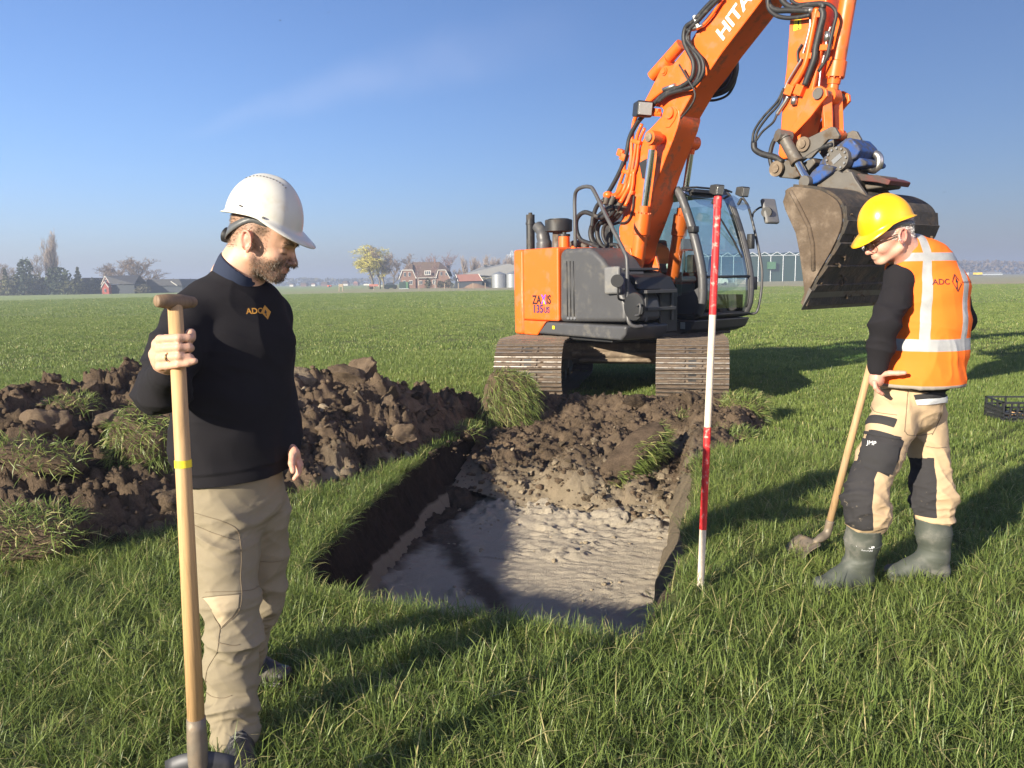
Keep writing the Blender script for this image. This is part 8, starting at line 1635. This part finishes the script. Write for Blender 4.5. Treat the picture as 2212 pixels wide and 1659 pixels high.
def blade_mesh(m, org, down, across, nrm, L, W, curve=.02, shoulder=.03, point=.03):
    nu, nv2 = 8, 10; V = []; th = .0035
    for s in (1, -1):
        for j in range(nv2 + 1):
            t = j / nv2
            for i in range(nu + 1):
                u = (i / nu - .5); w_ = W * (1 - .10 * t); z = t * L - shoulder * (abs(u) * 2) ** 2 * (1 - t) * -1 + point * (1 - (abs(u) * 2) ** 2) * t
                V.append(np.asarray(org) + down * z + across * u * w_ + nrm * (curve * (4 * u * u) - .010 * math.sin(t * 3.14) + s * th / 2))
    n1 = (nu + 1) * (nv2 + 1); F = []
    for j in range(nv2):
        for i in range(nu):
            a = j * (nu + 1) + i; F.append((a, a + 1, a + nu + 2, a + nu + 1)); F.append((n1 + a, n1 + a + nu + 1, n1 + a + nu + 2, n1 + a + 1))
    rim = [i for i in range(nu + 1)] + [(j + 1) * (nu + 1) + nu for j in range(nv2)] + [nv2 * (nu + 1) + i for i in range(nu - 1, -1, -1)] + [j * (nu + 1) for j in range(nv2 - 1, 0, -1)]
    for k in range(len(rim)): a, b = rim[k], rim[(k + 1) % len(rim)]; F.append((a, n1 + a, n1 + b, b))
    m.add(V, F)
# spade in the raised hand
T0, T1 = SH_T + B1, SH_B + B1; dn = nz_(T1 - T0); sock = T0 + dn * (np.linalg.norm(T1 - T0) * .905); base_ = sock + dn * .075; tipL = base_[2] / -dn[2]
SP = empty('spade', (float((base_ + dn * tipL)[0]), float((base_ + dn * tipL)[1]), 0), 0, 'long spade with wooden T handle and yellow band held by the man in black', 'spade'); so0 = np.array(SP.location)
P_('shaft', 'ash', lambda m: m.tube([T0 - so0, T0 + (sock - T0) * .5 - so0, sock + dn * .05 - so0], [.0175, .0195, .0215], 24), SP, smooth=True)
ta, tb = atY(337, 650, 1.86) - so0, atY(423, 653, 1.945) - so0; tx = nz_(tb - ta); P_('grip', 'ashgrip', lambda m: m.tube([ta, ta + tx * .003, ta + (tb - ta) * .3, ta + (tb - ta) * .6, tb - tx * .006, tb], [.0125, .0150, .0185, .0185, .0135, .009], 18), SP, smooth=True)
ya = T0 + (T1 - T0) * ((982 - 655) / 985) - so0; yb_ = T0 + (T1 - T0) * ((998 - 655) / 985) - so0; P_('tape_band', 'yellowtape', lambda m: m.tube([ya, yb_], .0205, 24, cap=False), SP, smooth=True)
P_('socket', 'ruststeel', lambda m: m.tube([sock - so0, sock + dn * .03 - so0, sock + dn * .07 - so0, sock + dn * .12 - so0, sock + dn * .22 - so0], [.0235, .024, .0255, .025, .008], 20), SP, smooth=True)
acr = nz_(np.array([.98, .10, 0]) - dn * np.dot([.98, .10, 0], dn)); bn_ = np.cross(acr, dn); P_('blade', 'darkblade', lambda m: blade_mesh(m, base_ + dn * .015 - so0, dn, acr, bn_, max(.2, tipL - .03), .175, .014, .028, .02), SP, autosmooth=None, smooth=True) if False else P_('blade', 'darkblade', lambda m: blade_mesh(m, base_ + dn * .015 - so0, dn, acr, bn_, max(.2, tipL - .03), .175, .014, .028, .02), SP, smooth=True)
# shovel of the man in the vest
s0, s1 = atY(1900, 712, 4.06), atY(1793.5, 1124, 4.10); s2, s3, s4 = atY(1786, 1152, 4.10), atY(1768, 1166, 4.08), gnd(1730, 1199, .02)
e0 = np.array([s4[0], s4[1], 0]); SV = empty('shovel', tuple(e0), 0, 'shovel with pale wooden shaft leaning beside the man in the orange vest', 'shovel')
P_('shaft', 'ash2', lambda m: m.tube([s0 - e0, (s0 + s1) / 2 - e0, s1 - e0], [.0175, .019, .0195], 20), SV, smooth=True); P_('grip', 'ashgrip', lambda m: m.tube([s0 - e0 + [-.02, -.05, 0], s0 - e0, s0 - e0 + [.02, .05, 0]], [.014, .018, .014], 14), SV, smooth=True)
P_('socket', 'ruststeel', lambda m: m.tube(spline([s1 - e0, s2 - e0, s3 - e0, s3 + (s4 - s3) * .3 - e0], 5), [.0225] * 5 + [.024] * 5 + [.02] * 4 + [.008] * 2, 16), SV, smooth=True)
dn2 = nz_(s4 - s3); ac2 = nz_(np.cross(dn2, [0, 0, 1.])); nn2 = np.cross(ac2, dn2); P_('blade', 'ruststeel', lambda m: blade_mesh(m, s3 + dn2 * .01 - e0, dn2, ac2, nn2 * -1, np.linalg.norm(s4 - s3) + .02, .20, -.035, .03, .03), SV, smooth=True)
# ranging pole
M['polered'] = simple('worn_red_paint_pole', (.62, .02, .022), .55, 0, .1, 12, dirt=(.62, .42, .36), dirt_amt=.30, dscale=30, bmp=.1, bscale=90); M['polewhite'] = simple('worn_cream_paint_pole', (.62, .53, .42), .6, 0, .08, 12, dirt=(.45, .36, .26), dirt_amt=.3, dscale=20, bmp=.1, bscale=90)
p0 = gnd(1512, 1288); p1 = atY(1551, 426, float(p0[1]) + .01); RP = empty('ranging_pole', tuple(p0), 0, 'tall red and cream striped ranging pole at the right edge of the trench', 'ranging pole')
def ppt(y): return (p1 + (p0 - p1) * ((y - 426) / (1288 - 426.0))) - p0
pd_ = nz_(p1 - p0)
for ya_, yb2, mt in ((426, 668, 'polered'), (668, 908, 'polewhite'), (908, 1135, 'polered'), (1135, 1266, 'polewhite')): P_('pole_section', mt, lambda m: m.tube([ppt(ya_), ppt(yb2)], [.0168 - .0006 * (mt == 'polewhite'), .0168 - .0006 * (mt == 'polewhite')], 22), RP, auto=40)
P_('pole_cap', 'polered', lambda m: m.tube([ppt(424), ppt(426), ppt(447), ppt(449)], [.015, .0185, .0185, .017], 22), RP, auto=40); P_('pole_point', 'black', lambda m: m.tube([ppt(1262), ppt(1272), ppt(1288), ppt(1288) - pd_ * .06], [.0165, .0172, .009, .001], 16), RP, auto=40)
# crate of tools
c0 = gnd(2166, 914); CR = empty('crate', tuple(c0), R_(-8), 'black plastic mesh crate with tools on the grass at the right edge', 'crate'); M['cratep'] = simple('black_crate_plastic', (.022, .023, .026), .4, 0, .15, 20)
Lx, Ly, Hh = .60, .40, .235
def cb(m, a, b): m.box((min(a[0], b[0]) - .008, min(a[1], b[1]) - .008, min(a[2], b[2]) - .008), (max(a[0], b[0]) + .008, max(a[1], b[1]) + .008, max(a[2], b[2]) + .008))
for nm, (xa, ya, xb2, yb3) in (('front_wall', (0, 0, Lx, 0)), ('back_wall', (0, Ly, Lx, Ly)), ('side_wall', (0, .02, 0, Ly - .02)), ('side_wall', (Lx, .02, Lx, Ly - .02))):
    def wl_(m):
        for z_ in (.02, .06, .10, .145, .215): 
            if z_ > .12 and nm == 'front_wall' and z_ < .2: continue
            cb(m, (xa, ya, z_), (xb2, yb3, z_))
        k_ = 9
        for i in range(k_ + 1): t = i / k_; cb(m, (xa + (xb2 - xa) * t, ya + (yb3 - ya) * t, .02), (xa + (xb2 - xa) * t, ya + (yb3 - ya) * t, .215 if i in (0, k_, 3, 6) else .145))
    P_(nm, 'cratep', wl_, CR)
P_('floor', 'cratep', lambda m: m.box((.01, .01, .005), (Lx - .01, Ly - .01, .018)), CR)
for i in range(5):
    e = empty('trowel', tuple(c0 + [.10 + .045 * i, .06 + .05 * (i % 2), .05]), R_(20), ['leftmost', 'second', 'third', 'fourth', 'rightmost'][i] + ' small hand tool lying in the black crate', 'hand tool', 'tools in the crate'); P_('handle', 'ash', lambda m: m.tube([(0, 0, .02), (0, .11, .025)], [.014, .012], 10), e, smooth=True); P_('blade', 'steel', lambda m: m.box((-.02, .11, .018), (.02, .24, .022)), e)
e = empty('hand_brush', tuple(c0 + [.33, .10, .095]), R_(8), 'wooden hand brush lying on the tools in the crate', 'brush'); P_('handle', 'ash', lambda m: m.box((0, 0, 0), (.24, .045, .03)), e, bevel=.008); P_('bristles', 'cratep', lambda m: m.box((.02, .005, -.04), (.22, .04, .001)), e)
# birds
M['bird'] = simple('dark_bird', (.03, .03, .035), .8)
for (x, y, s_, lb) in ((605, 44, .5, 'tiny dark bird high in the sky left of centre'), (710, 27, .42, 'tiny dark bird near the top of the sky'), (2040, 415, .5, 'tiny dark bird in the sky right of the bucket')):
    e = empty('bird', tuple(atY(x, y, 130)), R_(35), lb, 'bird', 'birds in the sky'); e.scale = (s_, s_, s_)
    P_('body', 'bird', lambda m: m.tube([(-.3, 0, 0), (-.12, 0, .02), (.1, 0, .03), (.25, 0, .04), (.33, 0, .03)], [.03, .07, .075, .05, .008], 8), e, smooth=True)
    for s in (-1, 1): P_('wing', 'bird', lambda m: m.prism([(.12, 0), (.2, s * .25), (.02, s * .62), (-.1, s * .3), (-.08, 0)], .02, .045, 'z'), e)
